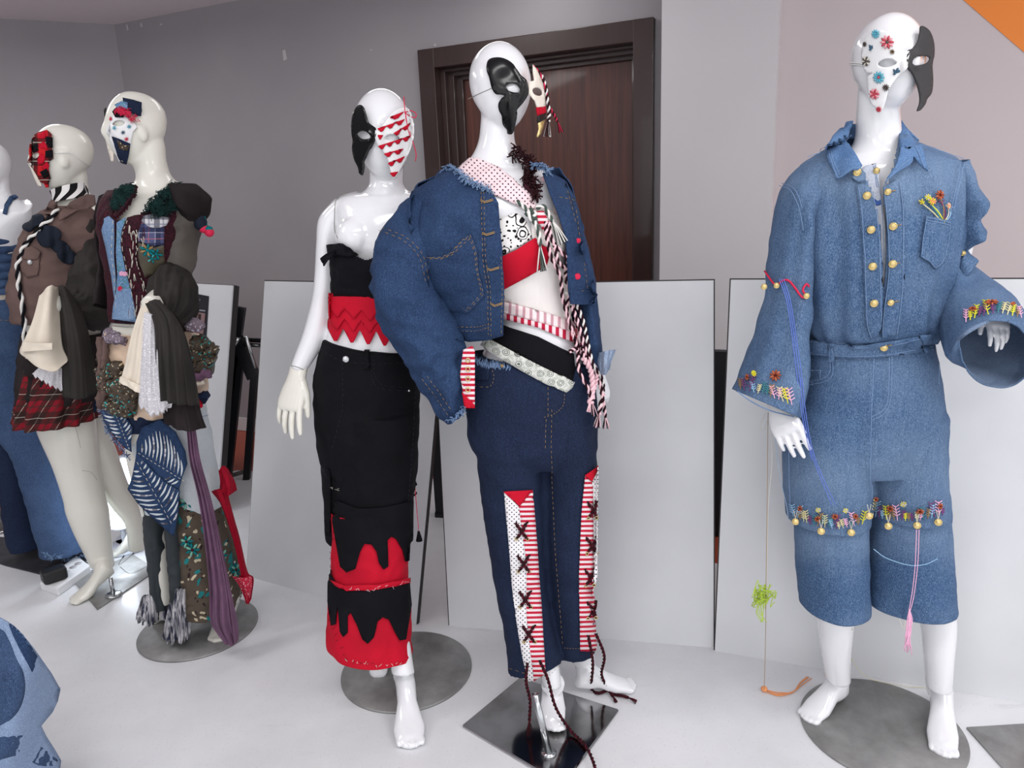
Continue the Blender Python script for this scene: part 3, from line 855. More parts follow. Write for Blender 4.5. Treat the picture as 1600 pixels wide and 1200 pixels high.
# black frame of the easel behind that board
Ye = 3.80
root = thing('easel_frame', 'black tubular easel frame with a chrome cross tube, between two white boards', 'easel', G(365, 770))
def bar(name, pts, w, m, d=.03):
    mb = MB()
    for i in range(len(pts) - 1):
        (x0, y0), (x1, y1) = pts[i], pts[i + 1]; a, b = W(x0, y0, Ye), W(x1, y1, Ye)
        t = nrm(b - a); s = nrm(np.cross(t, [0, 1, 0])); mb.add(*prism([a - s * w / 2 - np.array([0, d / 2, 0]), a + s * w / 2 - np.array([0, d / 2, 0]), a + s * w / 2 + np.array([0, d / 2, 0]), a - s * w / 2 + np.array([0, d / 2, 0])], b - a))
    return mb.build(name, m, root, smooth=False)
bar('post', [(377, 480), (342, 740)], .045, mBlack); bar('post', [(377, 545), (356, 745)], .04, mBlack); bar('leg', [(398, 580), (386, 745), (377, 810)], .035, mBlack)
bar('bracket', [(371, 528), (397, 590)], .06, mBlack, .05)
mb = MB(); mb.add(*tube([W(372, 527, Ye - .04), W(384, 526, Ye - .04), W(399, 575, Ye - .04)], .011, 12)); mb.add(*tube([W(366, 540, Ye - .04), W(372, 527, Ye - .04)], .014, 12)); mb.build('clamp', mChrome, root)
mb = MB(); mb.add(*tube([W(382, 538, Ye - .02), W(470, 543, Ye - .02)], .012, 12)); mb.build('cross_tube', mChrome, root)
mb = MB(); mb.add(*tube([W(382, 531, Ye + .03), W(470, 535, Ye + .03)], .012, 12)); mb.build('upper_rail', mBlack, root)
mb = MB(); mb.add(*tube([W(345, 748, Ye), W(388, 735, Ye)], .012, 12)); mb.build('lower_rail', plain('rail_grey', (84, 78, 78), .5), root)
# black stands seen through the gaps
def blackpanel(label, bl, br, ytop, grey=None, Y=None):
    B1, B2 = G(*bl), G(*br); h = W(br[0], ytop, B2[1])[2]
    r = thing('black_stand', label, 'stand', (B1 + B2) / 2)
    mb = MB(); mb.add(*prism([B1, B2, B2 + np.array([0, .05, 0]), B1 + np.array([0, .05, 0])], (0, 0, h))); mb.build('panel', mBlackM, r, smooth=False)
    mb = MB(); a = nrm(B2 - B1)
    mb.add(*prism([B1 - a * .004 - np.array([0, .005, 0]), B2 + a * .004 - np.array([0, .005, 0]), B2 + a * .004 + np.array([0, .055, 0]), B1 - a * .004 + np.array([0, .055, 0])], (0, 0, .02))); mb.build('foot_rail', mBlack, r, smooth=False)
    return r, B1, B2, h
blackpanel('black upright stand in the gap left of the short jacket mannequin', (681, 808), (742, 812), 610)
r_, B1_, B2_, h_ = blackpanel('black upright stand seen through the gap left of the jumpsuit mannequin', (1080, 832), (1180, 846), 553)
pA, pB = W(1112, 562, B1_[1] - .01), W(1124, 614, B1_[1] - .01)
mb = MB(); mb.add(*prism([pA, np.array([pB[0], pA[1], pA[2]]), pB, np.array([pA[0], pA[1], pB[2]])], (0, -.006, 0))); mb.build('grey_label', plain('label_grey', (146, 148, 152), .5), r_, smooth=False)

# ------------------------------------------------------------------ lamps on the floor, power strip, cables
def floor_lamp(label, x, y, Y, rx, ry, tilt):
    c = W(x, y, Y); k = mpp(x, y, Y); r = thing('floor_spotlight', label, 'lamp', (c[0], c[1] + .05, 0))
    u = nrm(np.array([.55, -1, .12])); R_ = ry * k
    mb = MB(); mb.add(*disc(c, R_, .006, 40, u)); mb.build('lit_face', mLit, r)
    mb = MB(); mb.add(*disc(c - u * .06, R_ * 1.12, .058, 40, u, bev=.004)); mb.build('lamp_housing', mLampBody, r)
    mb = MB(); mb.add(*tube([c - u * .05 - np.array([0, 0, R_]), (c[0] - u[0] * .05, c[1] - u[1] * .05, .012)], .011, 10)); mb.add(*disc((c[0] - u[0] * .05, c[1] - u[1] * .05, 0), .09, .012, 32)); mb.build('stand', mLampBody, r)
    l = bpy.data.lights.new('spot', 'POINT'); l.energy = 0.7; l.color = (.72, .84, 1); l.shadow_soft_size = .05
    o = bpy.data.objects.new('lamp_glow', l); o.location = c + u * .06; COL.objects.link(o)
floor_lamp('lit round floor spotlight behind the ribbed denim leg, the upper of two', 198, 742, 3.05, 20, 26, 0)
floor_lamp('lit round floor spotlight near the back foot of the plaid-mask mannequin, lower of two', 186, 800, 2.95, 15, 27, 0)
root = thing('power_strip', 'white power strip lying on the floor by the bare plaid-skirt leg', 'power strip', G(130, 895))
p = [G(64, 922), G(92, 932), G(143, 895), G(122, 879)]
mb = MB(); mb.add(*prism([q for q in p], (0, 0, .035))); so = mb.build('strip_body', mPlasticW, root, smooth=False); b_ = so.modifiers.new('b', 'BEVEL'); b_.width = .005; b_.segments = 2
mSocket = plain('socket_grey', (170, 170, 174), .5)
for t in (.3, .5, .7, .85):
    mb = MB(); c = p[0] * (1 - t) * .5 + p[1] * (1 - t) * .5 + (p[2] + p[3]) * t * .5; c[2] = .0352
    mb.add(*disc(c, .014, .001, 20)); mb.build('socket', mSocket, root)
c = G(80, 922); c[2] = 0.035; a_ = nrm((p[2] - p[0]) * np.array([1, 1, 0])); b2 = np.array([-a_[1], a_[0], 0])
mb = MB(); mb.add(*box(c + a_ * .02 + np.array([0, 0, .027]), .085, .06, .05, a_, b2)); o = mb.build('power_adapter', mPlasticK, None, smooth=False)
tag(o, 'black plug-in power adapter sitting on the white power strip', 'adapter'); b_ = o.modifiers.new('b', 'BEVEL'); b_.width = .009; b_.segments = 3
def cable(label, pts, r=.0028):
    P = [G(*q) + np.array([0, 0, r + .001]) if len(q) == 2 else G(q[0], q[1], q[2]) for q in pts]
    mb = MB(); mb.add(*tube(curve3(P, 60), r, 6)); o = mb.build('cable', mPlasticK); tag(o, label, 'cable'); return o
cable('black cable looping behind the bare leg toward the patchwork mannequin', [(178, 858), (183, 852), (200, 856), (186, 884), (205, 870), (222, 850), (248, 838)])
cable('black cable running from the bare heel right across the floor', [(188, 888), (205, 898), (232, 886), (250, 880)])
cable('thin black cable crossing the white power strip', [(112, 872), (122, 877), (132, 879), (150, 884)], .002)
# dark mat below the flared jeans, chrome base at the left edge
mb = MB(); mb.add(*prism([G(-60, 862), G(-10, 840), G(28, 842), G(142, 868), G(128, 886), G(70, 900), G(10, 885)], (0, 0, .006))); o = mb.build('dark_cloth_mat', plain('mat_dark', (46, 47, 54), .6, var=.3, vs=14), smooth=False)
tag(o, 'dark grey fabric mat on the floor under the flared jeans', 'mat')
c = G(-4, 818); r = thing('mannequin_stand', 'round chrome stand base cut off by the left edge of the photo', 'stand', c)
mb = MB(); mb.add(*disc(c, .17, .012, 64, bev=.005)); mb.build('base_plate', mPol, r); mb = MB(); mb.add(*tube([c + np.array([-.03, 0, .01]), c + np.array([-.03, 0, .10])], .012, 12)); mb.build('pole', mChrome, r)
c = G(1600, 1175); r = thing('mannequin_stand', 'empty grey steel stand plate at the bottom right corner', 'stand', c)
q = [G(1510, 1139), G(1640, 1131), G(1760, 1240), G(1600, 1240)]
mb = MB(); mb.add(*prism(q, (0, 0, .006))); mb.build('base_plate', mSteel, r, smooth=False)
# ================================================================== mannequin in the short denim jacket
def bodyparts(secs_list, Y):
    return [loft(s, Y, 48, 60, True, ends=.004)[:2] for s in secs_list]
YE = 1.84
rE = thing('mannequin', 'white mannequin in a cropped indigo denim jacket, half-black mask and lace-up jeans', 'mannequin', G(845, 1122), 'dressed display mannequins')
hp, hc, hf, hr, hu, hH = head(781, 65, 207, YE - .01, 0.55, 0.03, lat=.34)
parts = hp + bodyparts([
    [(752, 800, 150, .045), (751, 803, 190, .048), (746, 806, 225, .052), (730, 822, 252, .06), (700, 850, 272, .06)],
    [(715, 845, 262, -.0, .055), (690, 868, 285, .085), (690, 878, 330, -.015, .112), (705, 884, 385, -.03, .118), (735, 884, 430, -.015, .10), (770, 890, 480, .095), (762, 902, 530, .105), (745, 914, 580, .095), (748, 908, 640, .095), (755, 900, 700, .085)],
    [(755, 840, 650, .08), (760, 840, 760, .07), (775, 850, 860, .055), (800, 850, 960, .045), (838, 872, 1035, -.04, .034), (848, 877, 1072, -.06, .033)],
    [(850, 910, 650, .08), (862, 915, 760, .065), (868, 920, 880, .055), (880, 922, 980, .04, .045), (892, 930, 1030, .08, .036)]], YE)
# bust
for x, y in ((792, 375), (850, 380)):
    parts.append(ellip(W(x, y, YE - .082), (.052, .045, .055), 24, 16))
t_ = G(866, 1152); h_ = G(862, 1078); parts += foot(h_ + np.array([0, 0, .012]), t_ + np.array([0, 0, .012]), .036, .035, W(864, 1070, YE - .06), .034)
h2 = G(898, 1082); t2 = G(991, 1076); parts += foot(h2, t2, .034, .02, W(912, 1025, YE + .1), .033)
bodyE = link('body', remesh(parts, .0045, 5), mWhite, rE)
sBodyE = Surf([tuple(np.array(v.co) + np.array(ORG[bodyE.name])) for v in bodyE.data.vertices], [tuple(p.vertices) for p in bodyE.data.polygons], YE - .1)
# fine seam of the skull cap
stitches('head_seam', [crv([(731, 155), (750, 146), (775, 135)])], sBodyE, mSeam, rE, .0007, .0004, dash=False)
# square base
bq = [G(722, 1137), G(812, 1062), G(967, 1112), G(880, 1232)]
mb = MB(); mb.add(*prism([p for p in bq], (0, 0, .01))); o = mb.build('base_plate', mPol, rE, 'polished square steel base plate', smooth=False); b_ = o.modifiers.new('b', 'BEVEL'); b_.width = .003
mb = MB(); a_ = G(858, 1182); mb.add(*tube([a_ + np.array([0, 0, .008]), W(836, 1085, a_[1] + .015)], .0095, 14)); mb.build('support_rod', mChrome, rE)
mb = MB(); mb.add(*disc(a_ + np.array([0, 0, .01]), .02, .004, 24)); mb.build('rod_collar', mChrome, rE)

# jeans
LJ = [(740, 850, 650, .0, .105), (743, 853, 700, .0, .105), (748, 852, 760, .097), (764, 853, 850, .092), (776, 858, 930, .09), (787, 868, 990, -.01, .092), (794, 1050, 878, 1032, -.032, .072)]
RJ = [(840, 930, 650, .0, .10), (847, 930, 700, .0, .10), (850, 932, 750, .09), (853, 931, 850, .09), (858, 928, 930, .02, .09), (868, 1014, 932, 1012, .03, .068)]
HJ = [(732, 552, 922, 566, 0, .112), (729, 600, 929, 603, 0, .12), (728, 932, 650, .115), (735, 932, 700, .105), (765, 910, 725, .08)]
jeansE, sJE = pants('jeans', [HJ, LJ, RJ], YE, mDenN, rE, .0045, 7, 3, label='dark indigo wide jeans')
stitches('stitching', [crv([(768, 572), (772, 590), (765, 604), (740, 603), (728, 598)]), [(752, 574), (750, 590)], [(856, 605), (856, 650)], crv([(882, 610), (880, 632), (868, 645), (850, 652)]), [(853, 655), (852, 700)], [(862, 640), (861, 700), (868, 860), (880, 1010)], crv([(796, 1044), (850, 1058), (876, 1036)]), crv([(882, 1012), (930, 1014)]), [(738, 573), (765, 574)], [(741, 578), (764, 579)]], sJE, mThrG, jeansE, .0006, .0025, label='tan stitching')
piece('coin_pocket', [(736, 569), (766, 571), (764, 594), (742, 593), (735, 588)], sJE, mDenN, jeansE, .002, .0015, 5)
mb = MB(); mb.add(*disc(sJE.at(785, 572, .003), .004, .003, 16, up=(0, -1, .1))); mb.build('rivet', mThrG, jeansE)
# frayed waist edge
rr = random.Random(3); fl = []
for i in range(70):
    x = 738 + i * .85; y = 553 + 14 * (1 - math.exp(-i / 20)) + rr.uniform(-3, 3)
    fl.append([(x, y + 10), (x + rr.uniform(-4, 4), y + rr.uniform(-4, 4))])
stitches('frayed_edge', fl, Multi(sJE, sBodyE), mThrB, jeansE, .0007, .004, dash=False, label='pale frayed waist edge')
# lace-up inserts
iL = [(788, 768), (797, 870), (801, 920), (806, 960), (816, 1020), (825, 1064), (834, 1064), (822, 960), (822, 880), (810, 790)]
iR = [(810, 790), (822, 880), (822, 960), (834, 1064), (852, 1052), (848, 1000), (845, 950), (841, 900), (838, 850), (831, 765)]
piece('dotted_insert', iL, sJE, mDotW, jeansE, .003, .002, 6); piece('striped_insert', iR, sJE, mStripeRW, jeansE, .003, .002, 6)
piece('red_triangle', [(787, 767), (831, 765), (811, 790)], sJE, mRedC, jeansE, .0055, .0015, 5)
piece('striped_insert', [(913, 744), (908, 800), (904, 900), (906, 1016), (931, 1018), (928, 960), (926, 860), (925, 760), (923, 752)], sJE, mStripeRW, jeansE, .003, .002, 6)
piece('dotted_insert', [(923, 752), (925, 760), (926, 860), (928, 920), (933, 900), (934, 820), (935, 730)], sJE, mDotW, jeansE, .003, .002, 5)
piece('red_triangle', [(912, 742), (934, 727), (923, 752)], sJE, mRedC, jeansE, .0055, .0015, 5)
def xlace(x, y, w, h):
    mb = MB()
    for a, b in (((x - w, y - h), (x + w, y + h)), ((x + w, y - h * 1.1), (x - w * .8, y + h * .9))):
        P = [sJE.at(a[0], a[1], .004), sJE.at((a[0] + b[0]) / 2, (a[1] + b[1]) / 2, .012), sJE.at(b[0], b[1], .004)]
        for s_, (v, f) in enumerate(twist(P, .0042, 45, 40)): mb.add(v, f, s_)
    mb.build('lace_cross', [mThrK, mThrK2], jeansE)
    for dx in (w, -w * .8):
        mb = MB(); c = sJE.at(x + dx, y + h * .9, .006); mb.add(*tube([c + np.array([.004 * math.cos(t), -.002, .004 * math.sin(t)]) for t in np.linspace(0, 2 * PI, 14)], .0011, 6, False)); mb.build('eyelet', mGold, jeansE)
for x, y in ((814, 829), (817, 880), (820, 936), (826, 990)): xlace(x, y, 9, 13)
for x, y in ((924, 797), (922, 852), (920, 902), (923, 953)): xlace(x, y, 8, 13)
def lace(pts, ys, name='hanging_lace', r=.0042, t=.05):
    P = [W(x, y, YY) for (x, y), YY in zip(pts, ys)]
    cord(name, curve3(P, 30), r, [mThrK, mThrK2], jeansE, 45, 'dark brown yarn lace', t)
yb = YE - .13
lace([(824, 1036), (822, 1065), (828, 1095), (827, 1128)], [yb, yb - .01, yb - .01, yb - .01], t=.035)
g1 = G(928, 1215)[1]
lace([(843, 1032), (856, 1062), (868, 1105), (890, 1140), (915, 1165), (930, 1200), (930, 1225)], [yb, yb - .01, yb - .01, yb - .01, G(915, 1165, .02)[1], G(930, 1200, .02)[1], g1])
yr = YE - .08
lace([(919, 993), (926, 1035), (924, 1075), (935, 1083), (950, 1079), (958, 1088)], [yr, yr - .0, G(924, 1075, .01)[1], G(935, 1083, .01)[1], G(950, 1079, .01)[1], G(958, 1088, .01)[1]], t=.02)
lace([(931, 990), (944, 1025), (940, 1055), (955, 1082), (972, 1087), (982, 1090)], [yr + .02, yr + .02, G(940, 1055, .08)[1], G(955, 1082, .01)[1], G(972, 1087, .01)[1], G(982, 1090, .01)[1]], t=.025)

# wraps on the torso
piece('polka_dot_scarf', [(712, 276), (722, 262), (736, 249), (750, 249), (769, 257), (785, 268), (802, 282), (815, 294), (829, 307), (836, 318), (834, 328), (822, 328), (799, 318), (778, 308), (758, 299), (740, 290), (724, 284)], sBodyE, mDotPink, rE, .006, .002, 6, label='pink dotted neck scarf', bump=lambda x, y: .002 * math.sin(x * .12 + y * .2))
piece('bust_wrap', [(785, 446), (786, 470), (830, 486), (890, 506), (896, 470), (884, 430), (883, 380), (878, 345), (860, 328), (836, 320), (828, 330), (830, 372), (853, 386), (852, 410), (820, 432)], sBodyE, mGauze, rE, .004, .002, 7, label='cream gauze wrap')
stripeL = [(785, 470), (820, 480), (860, 493), (890, 504), (905, 520), (908, 540), (880, 530), (840, 512), (810, 504), (785, 497)]
piece('striped_hem', stripeL, sBodyE, mStripeRWv, rE, .007, .002, 6, label='pink and red striped hem')
piece('frayed_band', [(785, 468), (820, 478), (860, 491), (890, 502), (903, 516), (903, 524), (870, 512), (830, 500), (785, 485)], sBodyE, stripes('frayed_pink_stripe', (238, 222, 222), (196, 150, 160), .016, 0, .4), rE, .0095, .001, 6)
piece('bandana_cup', smoothpoly([(770, 402), (768, 368), (776, 348), (792, 338), (808, 335), (822, 348), (829, 370), (812, 384)]), sBodyE, mBandana, rE, .006, .002, 5, label='black and white bandana cup')
piece('red_band', [(779, 402), (806, 390), (834, 372), (846, 384), (861, 387), (856, 400), (851, 414), (820, 432), (785, 452), (781, 430)], sBodyE, mRedC, rE, .010, .002, 6, label='red bust band')
piece('black_belt', [(786, 505), (800, 512), (840, 526), (890, 552), (893, 575), (889, 596), (850, 575), (810, 550), (768, 528), (760, 505)], sBodyE, mBlkT, rE, .018, .003, 6, label='slanting black belt')
piece('lace_belt', [(751, 524), (764, 526), (800, 545), (850, 572), (892, 595), (888, 604), (880, 611), (850, 597), (800, 566), (772, 550), (756, 537)], sBodyE, mBandBelt, rE, .022, .003, 6, label='grey and white patterned belt')

# jacket : closed back half + two open fronts
TJ = [(706, 868, 262, .0, .085), (655, 890, 290, .0, .115), (640, 902, 330, -.01, .15), (650, 915, 390, -.015, .16), (672, 924, 440, -.01, .15), (698, 930, 490, .0, .14), (712, 930, 526, .0, .135)]
tjf = folds(.003, (4, 7, 11), 5, 1.5, .0100, 8, .3, 1)
v, f, uv = loft(TJ, YE, 160, 120, False, fold=tjf)
sJk = Surf(v, f, YE - .15)
vb, fb, ub = loft(TJ, YE, 80, 90, False, arc=(-.12, PI + .12), fold=tjf)
jkE = link('denim_jacket', fixn(mesh_of(vb, fb, True, ub)), mDenD, rE, 'cropped indigo denim jacket with frayed neck'); solid(jkE, .003, 0)
LP = [(592, 357), (612, 334), (640, 306), (675, 284), (712, 268), (728, 283), (745, 291), (768, 300), (777, 318), (780, 350), (783, 400), (786, 450), (786, 500), (785, 523), (762, 529), (735, 532), (712, 527), (695, 500), (675, 465), (660, 440), (655, 405), (640, 388), (615, 368)]
def bulge(x, y): return .012 * math.exp(-((x - 700) / 60) ** 2 - ((y - 400) / 60) ** 2) + .004 * math.sin(y * .07 + x * .03)
LP = [(640, 306), (675, 284), (712, 268), (728, 283), (745, 291), (768, 300), (777, 318), (780, 350), (783, 400), (786, 450), (786, 500), (785, 523), (762, 529), (735, 532), (705, 527), (690, 500), (672, 465), (660, 440), (655, 405), (645, 385), (638, 340)]
o = piece('front_panel', LP, sJk, mDenD, jkE, .004, .003, 7, bump=bulge)
RP = [(846, 272), (856, 270), (880, 283), (893, 320), (906, 370), (918, 420), (928, 445), (928, 472), (908, 475), (890, 474), (886, 450), (884, 400), (882, 372), (872, 340), (858, 305)]
piece('front_panel', RP, sJk, mDenD, jkE, .004, .003, 7)
SL = [(700, 262, 748, 395, 0, .075), (655, 294, 722, 425, -.02, .085), (603, 345, 700, 440, -.045, .09), (576, 395, 688, 452, -.06, .088), (582, 465, 700, 482, -.08, .082), (612, 528, 716, 520, -.085, .075), (652, 590, 724, 575, -.08, .065), (684, 638, 727, 614, -.075, .055), (700, 656, 726, 632, -.07, .048)]
v1, f1, u1 = loft(SL, YE, 96, 130, False, fold=folds(.003, (3, 5, 9), 12, 3.0, .014, 8, .7, 1))
o = link('sleeve', fixn(mesh_of(v1, f1, True, u1)), mDenD, jkE, 'baggy left sleeve'); solid(o, .0025, -1)
sSl = Surf(v1, f1, YE - .15)
SR = [(862, 276, 886, 286, 0, .07), (872, 320, 902, 318, 0, .09), (886, 400, 920, 396, 0, .09), (896, 470, 933, 466, -.02, .08), (906, 530, 938, 530, -.04, .07), (914, 578, 942, 572, -.05, .05)]
v2, f2, u2 = loft(SR, YE + .03, 64, 100, False, fold=folds(.002, (3, 5, 9), 22, 3.0, .006, 9, .7, 1))
o = link('sleeve', fixn(mesh_of(v2, f2, True, u2)), mDenD, jkE); solid(o, .0025, -1)
sSr = Surf(v2, f2, YE)
sFront = Fn(lambda x, y: sJk.at(x, y, .004 + bulge(x, y)))
# pocket, placket, hem band
pk = [(657, 397), (674, 401), (690, 399), (708, 390), (724, 374), (738, 364), (746, 390), (758, 461), (745, 477), (732, 489), (700, 485), (683, 480), (668, 440)]
piece('chest_pocket', pk, sFront, mDenD, jkE, .004, .003, 6)
piece('button_placket', [(752, 297), (769, 301), (778, 318), (781, 350), (785, 400), (788, 450), (787, 523), (766, 527), (764, 450), (756, 380), (752, 330)], sFront, mDenD, jkE, .004, .002, 6)
piece('hem_band', [(700, 510), (740, 512), (786, 500), (786, 524), (762, 531), (735, 533), (705, 530)], sFront, mDenD, jkE, .0045, .002, 6)
piece('hem_band', [(889, 452), (908, 454), (929, 450), (929, 473), (908, 476), (890, 475)], sJk, mDenD, jkE, .0075, .002, 5)
inner = lambda P, k: [(P[i][0] * (1 - k) + sum(p[0] for p in P) / len(P) * k, P[i][1] * (1 - k) + sum(p[1] for p in P) / len(P) * k) for i in range(len(P))]
pi_ = inner(pk, .06); pi2 = inner(pk, .11)
lines = [pi_ + [pi_[0]], pi2 + [pi2[0]], [(663, 400), (690, 404), (710, 395), (738, 372)], [(752, 300), (754, 380), (762, 450), (764, 527)], [(756, 300), (758, 380), (766, 450), (768, 525)], [(783, 400), (785, 450), (784, 520)], crv([(700, 513), (740, 515), (764, 510)]), crv([(700, 508), (740, 509), (764, 505)])]
stitches('stitching', lines, sFront, mThrG, jkE, .0006, .008, label='tan seam stitching')
stitches('stitching', [crv([(592, 360), (630, 376), (655, 402), (664, 440)]), crv([(597, 356), (634, 371), (660, 398), (669, 436)]), [(660, 592), (680, 618), (700, 648)], [(668, 588), (688, 614), (706, 642)]], Multi(sSl, sJk), mThrG, jkE, .0006, .0025)
stitches('stitching', [[(889, 455), (928, 452)], [(897, 330), (905, 380), (915, 450)], [(872, 310), (895, 315)], [(884, 300), (898, 350)]], sJk, mThrG, jkE, .0006, .008)
for x, y in ((760, 316), (763, 366), (771, 421), (776, 476)):
    P = [sFront.at(x - 9, y - 1, .008), sFront.at(x - 3, y + 2, .010), sFront.at(x + 4, y, .010), sFront.at(x + 10, y - 2, .008)]
    mb = MB(); mb.add(*tube(P, .0012, 6)); mb.add(*tube([p + np.array([0, 0, .003]) for p in P], .001, 6)); mb.build('buttonhole', mThrG, jkE)
def button(x, y, s, mat, parent, r=.008, off=.006, name='button', rim=True):
    c = s.at(x, y, off); n_ = nrm(CAM - c + np.array([0, 0, -.3])); mb = MB(); mb.add(*disc(c, r, .003, 24, up=n_, bev=.001))
    if rim: mb.add(*tube([c + n_ * .003 + (nrm(np.cross(n_, [0, 0, 1])) * math.cos(t) + nrm(np.cross(np.cross(n_, [0, 0, 1]), n_)) * math.sin(t)) * r * .82 for t in np.linspace(0, 2 * PI, 20)], r * .1, 5, False))
    return mb.build(name, mat, parent)
button(900, 376, sJk, mThrRed, jkE, .006, .008); button(900, 432, sJk, mThrRed, jkE, .0075, .008); button(846, 283, sBodyE, mCordP, jkE, .006, .012)
# frayed neckline and cuffs
rr = random.Random(9)
def fray(name, pts, s, parent, n=60, L=8, r=.0009, mats=(mThrB, mDenL), off=.008):
    P = along(pts, 1.0)
    for q, m in enumerate(mats):
        mb = MB()
        for i in range(n):
            p = P[rr.randrange(len(P))]; a = s.at(p[0], p[1], off); b = s.at(p[0] + rr.uniform(-L, L), p[1] + rr.uniform(-L, L), off + rr.uniform(.002, .010))
            if np.linalg.norm(b - a) < .05: mb.add(*tube([a, (a + b) / 2 + np.array([rr.uniform(-.003, .003), -.002, .002]), b], r, 4))
        mb.build(name, m, parent)
fray('frayed_edge', [(695, 270), (705, 262), (712, 270), (728, 284), (745, 292), (767, 301)], Multi(sJk, sBodyE), jkE, 130, 7)
fray('frayed_edge', [(833, 262), (846, 262), (852, 270)], Multi(sJk, sBodyE), jkE, 70, 9)
fray('frayed_edge', [(699, 655), (712, 650), (724, 634)], sSl, jkE, 60, 5, mats=(mThrB,))
# torn turned-back cuff on the right
cv = [W(937, 548, YE - .03), W(950, 544, YE - .03), W(962, 552, YE - .05), W(956, 566, YE - .06), W(950, 582, YE - .06), W(938, 585, YE - .05), W(932, 568, YE - .04)]
def drape(name, rows, mat, parent, amp=.004, k=3, nu=26, nv=40, seed=1, thick=.0015, label=None, wave=0.0):
    """a hanging sheet of cloth through rows of 3D points (each row: list of points)"""
    R_ = [catmull([np.array(p, float) for p in r], nu) for r in rows]
    g = [catmull([R_[j][i] for j in range(len(R_))], nv) for i in range(nu)]
    r_ = random.Random(seed); ph = r_.uniform(0, 6)
    V = []; UV = []
    for j in range(nv):
        for i in range(nu):
            p = np.array(g[i][j]); u = i / (nu - 1); v = j / (nv - 1)
            d = amp * math.sin(2 * PI * k * u + ph + 1.3 * math.sin(3 * v + ph)) * (0.35 + .65 * v) + .5 * amp * math.sin(2 * PI * k * 2.3 * u + 2 * ph)
            q = np.array([0, -1, .1]) * d
            if wave and v > .93: q = q + np.array([0, 0, wave * math.sin(u * 40)])
            V.append(p + q); UV.append((u * np.linalg.norm(R_[0][-1] - R_[0][0]) * 1.3, -v * np.linalg.norm(g[nu // 2][-1] - g[nu // 2][0])))
    F = [(j * nu + i, j * nu + i + 1, (j + 1) * nu + i + 1, (j + 1) * nu + i) for j in range(nv - 1) for i in range(nu - 1)]
    o = link(name, mesh_of(V, F, True, UV), mat, parent, label); solid(o, thick, 0); o['_'] = 0; del o['_']
    return o, Surf(V, F, rows[0][0][1])
def rw(*a): return [W(*p) for p in a]
drape('torn_cuff', [rw((934, 552, YE - .06), (948, 548, YE - .1), (962, 546, YE - .06)), rw((932, 566, YE - .06), (946, 566, YE - .11), (955, 564, YE - .07)), rw((936, 584, YE - .05), (944, 586, YE - .1), (952, 578, YE - .06))], denim('denim_worn_cuff', (70, 96, 136), (170, 184, 204)), jkE, .006, 2, seed=4)
piece('striped_cuff', [(724, 546), (738, 540), (742, 548), (742, 634), (724, 616), (719, 585)], Fn(lambda x, y: W(x, y, YE - .135)), mStripeRW, jkE, .0, .006, 6, label='red and white striped cuff with eyelets')
piece('red_cuff_tip', [(722, 612), (742, 632), (742, 637), (726, 636)], Fn(lambda x, y: W(x, y, YE - .135)), mRedC, jkE, .002, .006, 5)
for y in (563, 577, 592, 609): 
    mb = MB(); c = W(731, y, YE - .144); mb.add(*tube([c + np.array([.005 * math.cos(t), 0, .005 * math.sin(t)]) for t in np.linspace(0, 2 * PI, 14)], .0014, 6, False)); mb.build('eyelet', mGold, jkE)
# hand behind the cords
hE = link('hand', remesh(hand(W(935, 585, YE + .0), (.05, .05, -1), (.2, -1, 0), 1, L=.14), .003, 3), mWhite, rE)
# dark fur collar
rr = random.Random(5); mb = MB()
for i in range(260):
    t = rr.random(); bx, by = [(806, 240), (822, 250), (832, 262), (826, 280), (840, 300)][int(t * 4.99)]
    p = sBodyE.at(min(bx + rr.uniform(-8, 8), 836), by + rr.uniform(-9, 9), .01); q = p + np.array([rr.uniform(-.016, .016), rr.uniform(-.02, .0), rr.uniform(-.016, .012)])
    mb.add(*tube([p, (p + q) / 2 + np.array([0, -.004, 0]), q], .0016, 4))
mb.build('yarn_collar', mThrK, rE, 'dark brown yarn collar')
piece('collar_scarf', [(818, 262), (836, 284), (840, 318), (828, 304), (816, 292)], sBodyE, mWine, rE, .006, .002, 5)
# cords
def fc(pts, offs, s=None): 
    s = s or Multi(sJk, sBodyE, sJE)
    return [s.at(x, y, o) for (x, y), o in zip(pts, offs)]
MS = Multi(sBodyE, sJE)
def twc(name, pts, r=.0045, mats=None, tassel=.03, off=.030, label=None, turns=38):
    P = [MS.at(x, y, off) for x, y in pts]; return cord(name, curve3(P, 60), r, mats or [mCordP, mCordK], rE, turns, label, tassel)
twc('twisted_cord', [(846, 350), (853, 372), (858, 396), (866, 430), (870, 465), (880, 505), (889, 535), (893, 552), (898, 580), (910, 610), (917, 628)], label='black and pink twisted cord')
twc('twisted_cord', [(850, 352), (860, 378), (876, 400), (873, 430), (882, 470), (890, 510), (900, 540), (912, 556), (922, 590), (930, 625), (933, 650)])
twc('twisted_cord', [(862, 382), (866, 402), (874, 420), (880, 450), (876, 480), (884, 520), (896, 548), (905, 560)])
twc('twisted_cord', [(893, 478), (902, 500), (910, 530), (920, 560), (926, 590), (930, 620), (936, 648)])
twc('twisted_cord', [(901, 474), (912, 505), (918, 535), (927, 570), (929, 600), (926, 640)], mats=[mRopeBW[0], mCordK])
twc('twisted_cord', [(882, 548), (890, 545), (902, 548), (910, 545), (905, 555), (893, 553)], tassel=0)
twc('pale_cord', [(912, 560), (913, 580), (916, 605), (914, 628)], .007, [mCordP, mCordP], .02); twc('pale_cord', [(920, 560), (921, 585), (918, 610)], .006, [mCordP, mCordP], .02)
twc('green_white_cord', [(806, 318), (815, 325), (824, 336), (832, 350), (838, 366), (840, 385)], .005, [mThrGreyG, mRopeBW[0]], .05, .02, 'grey and white twisted cord')
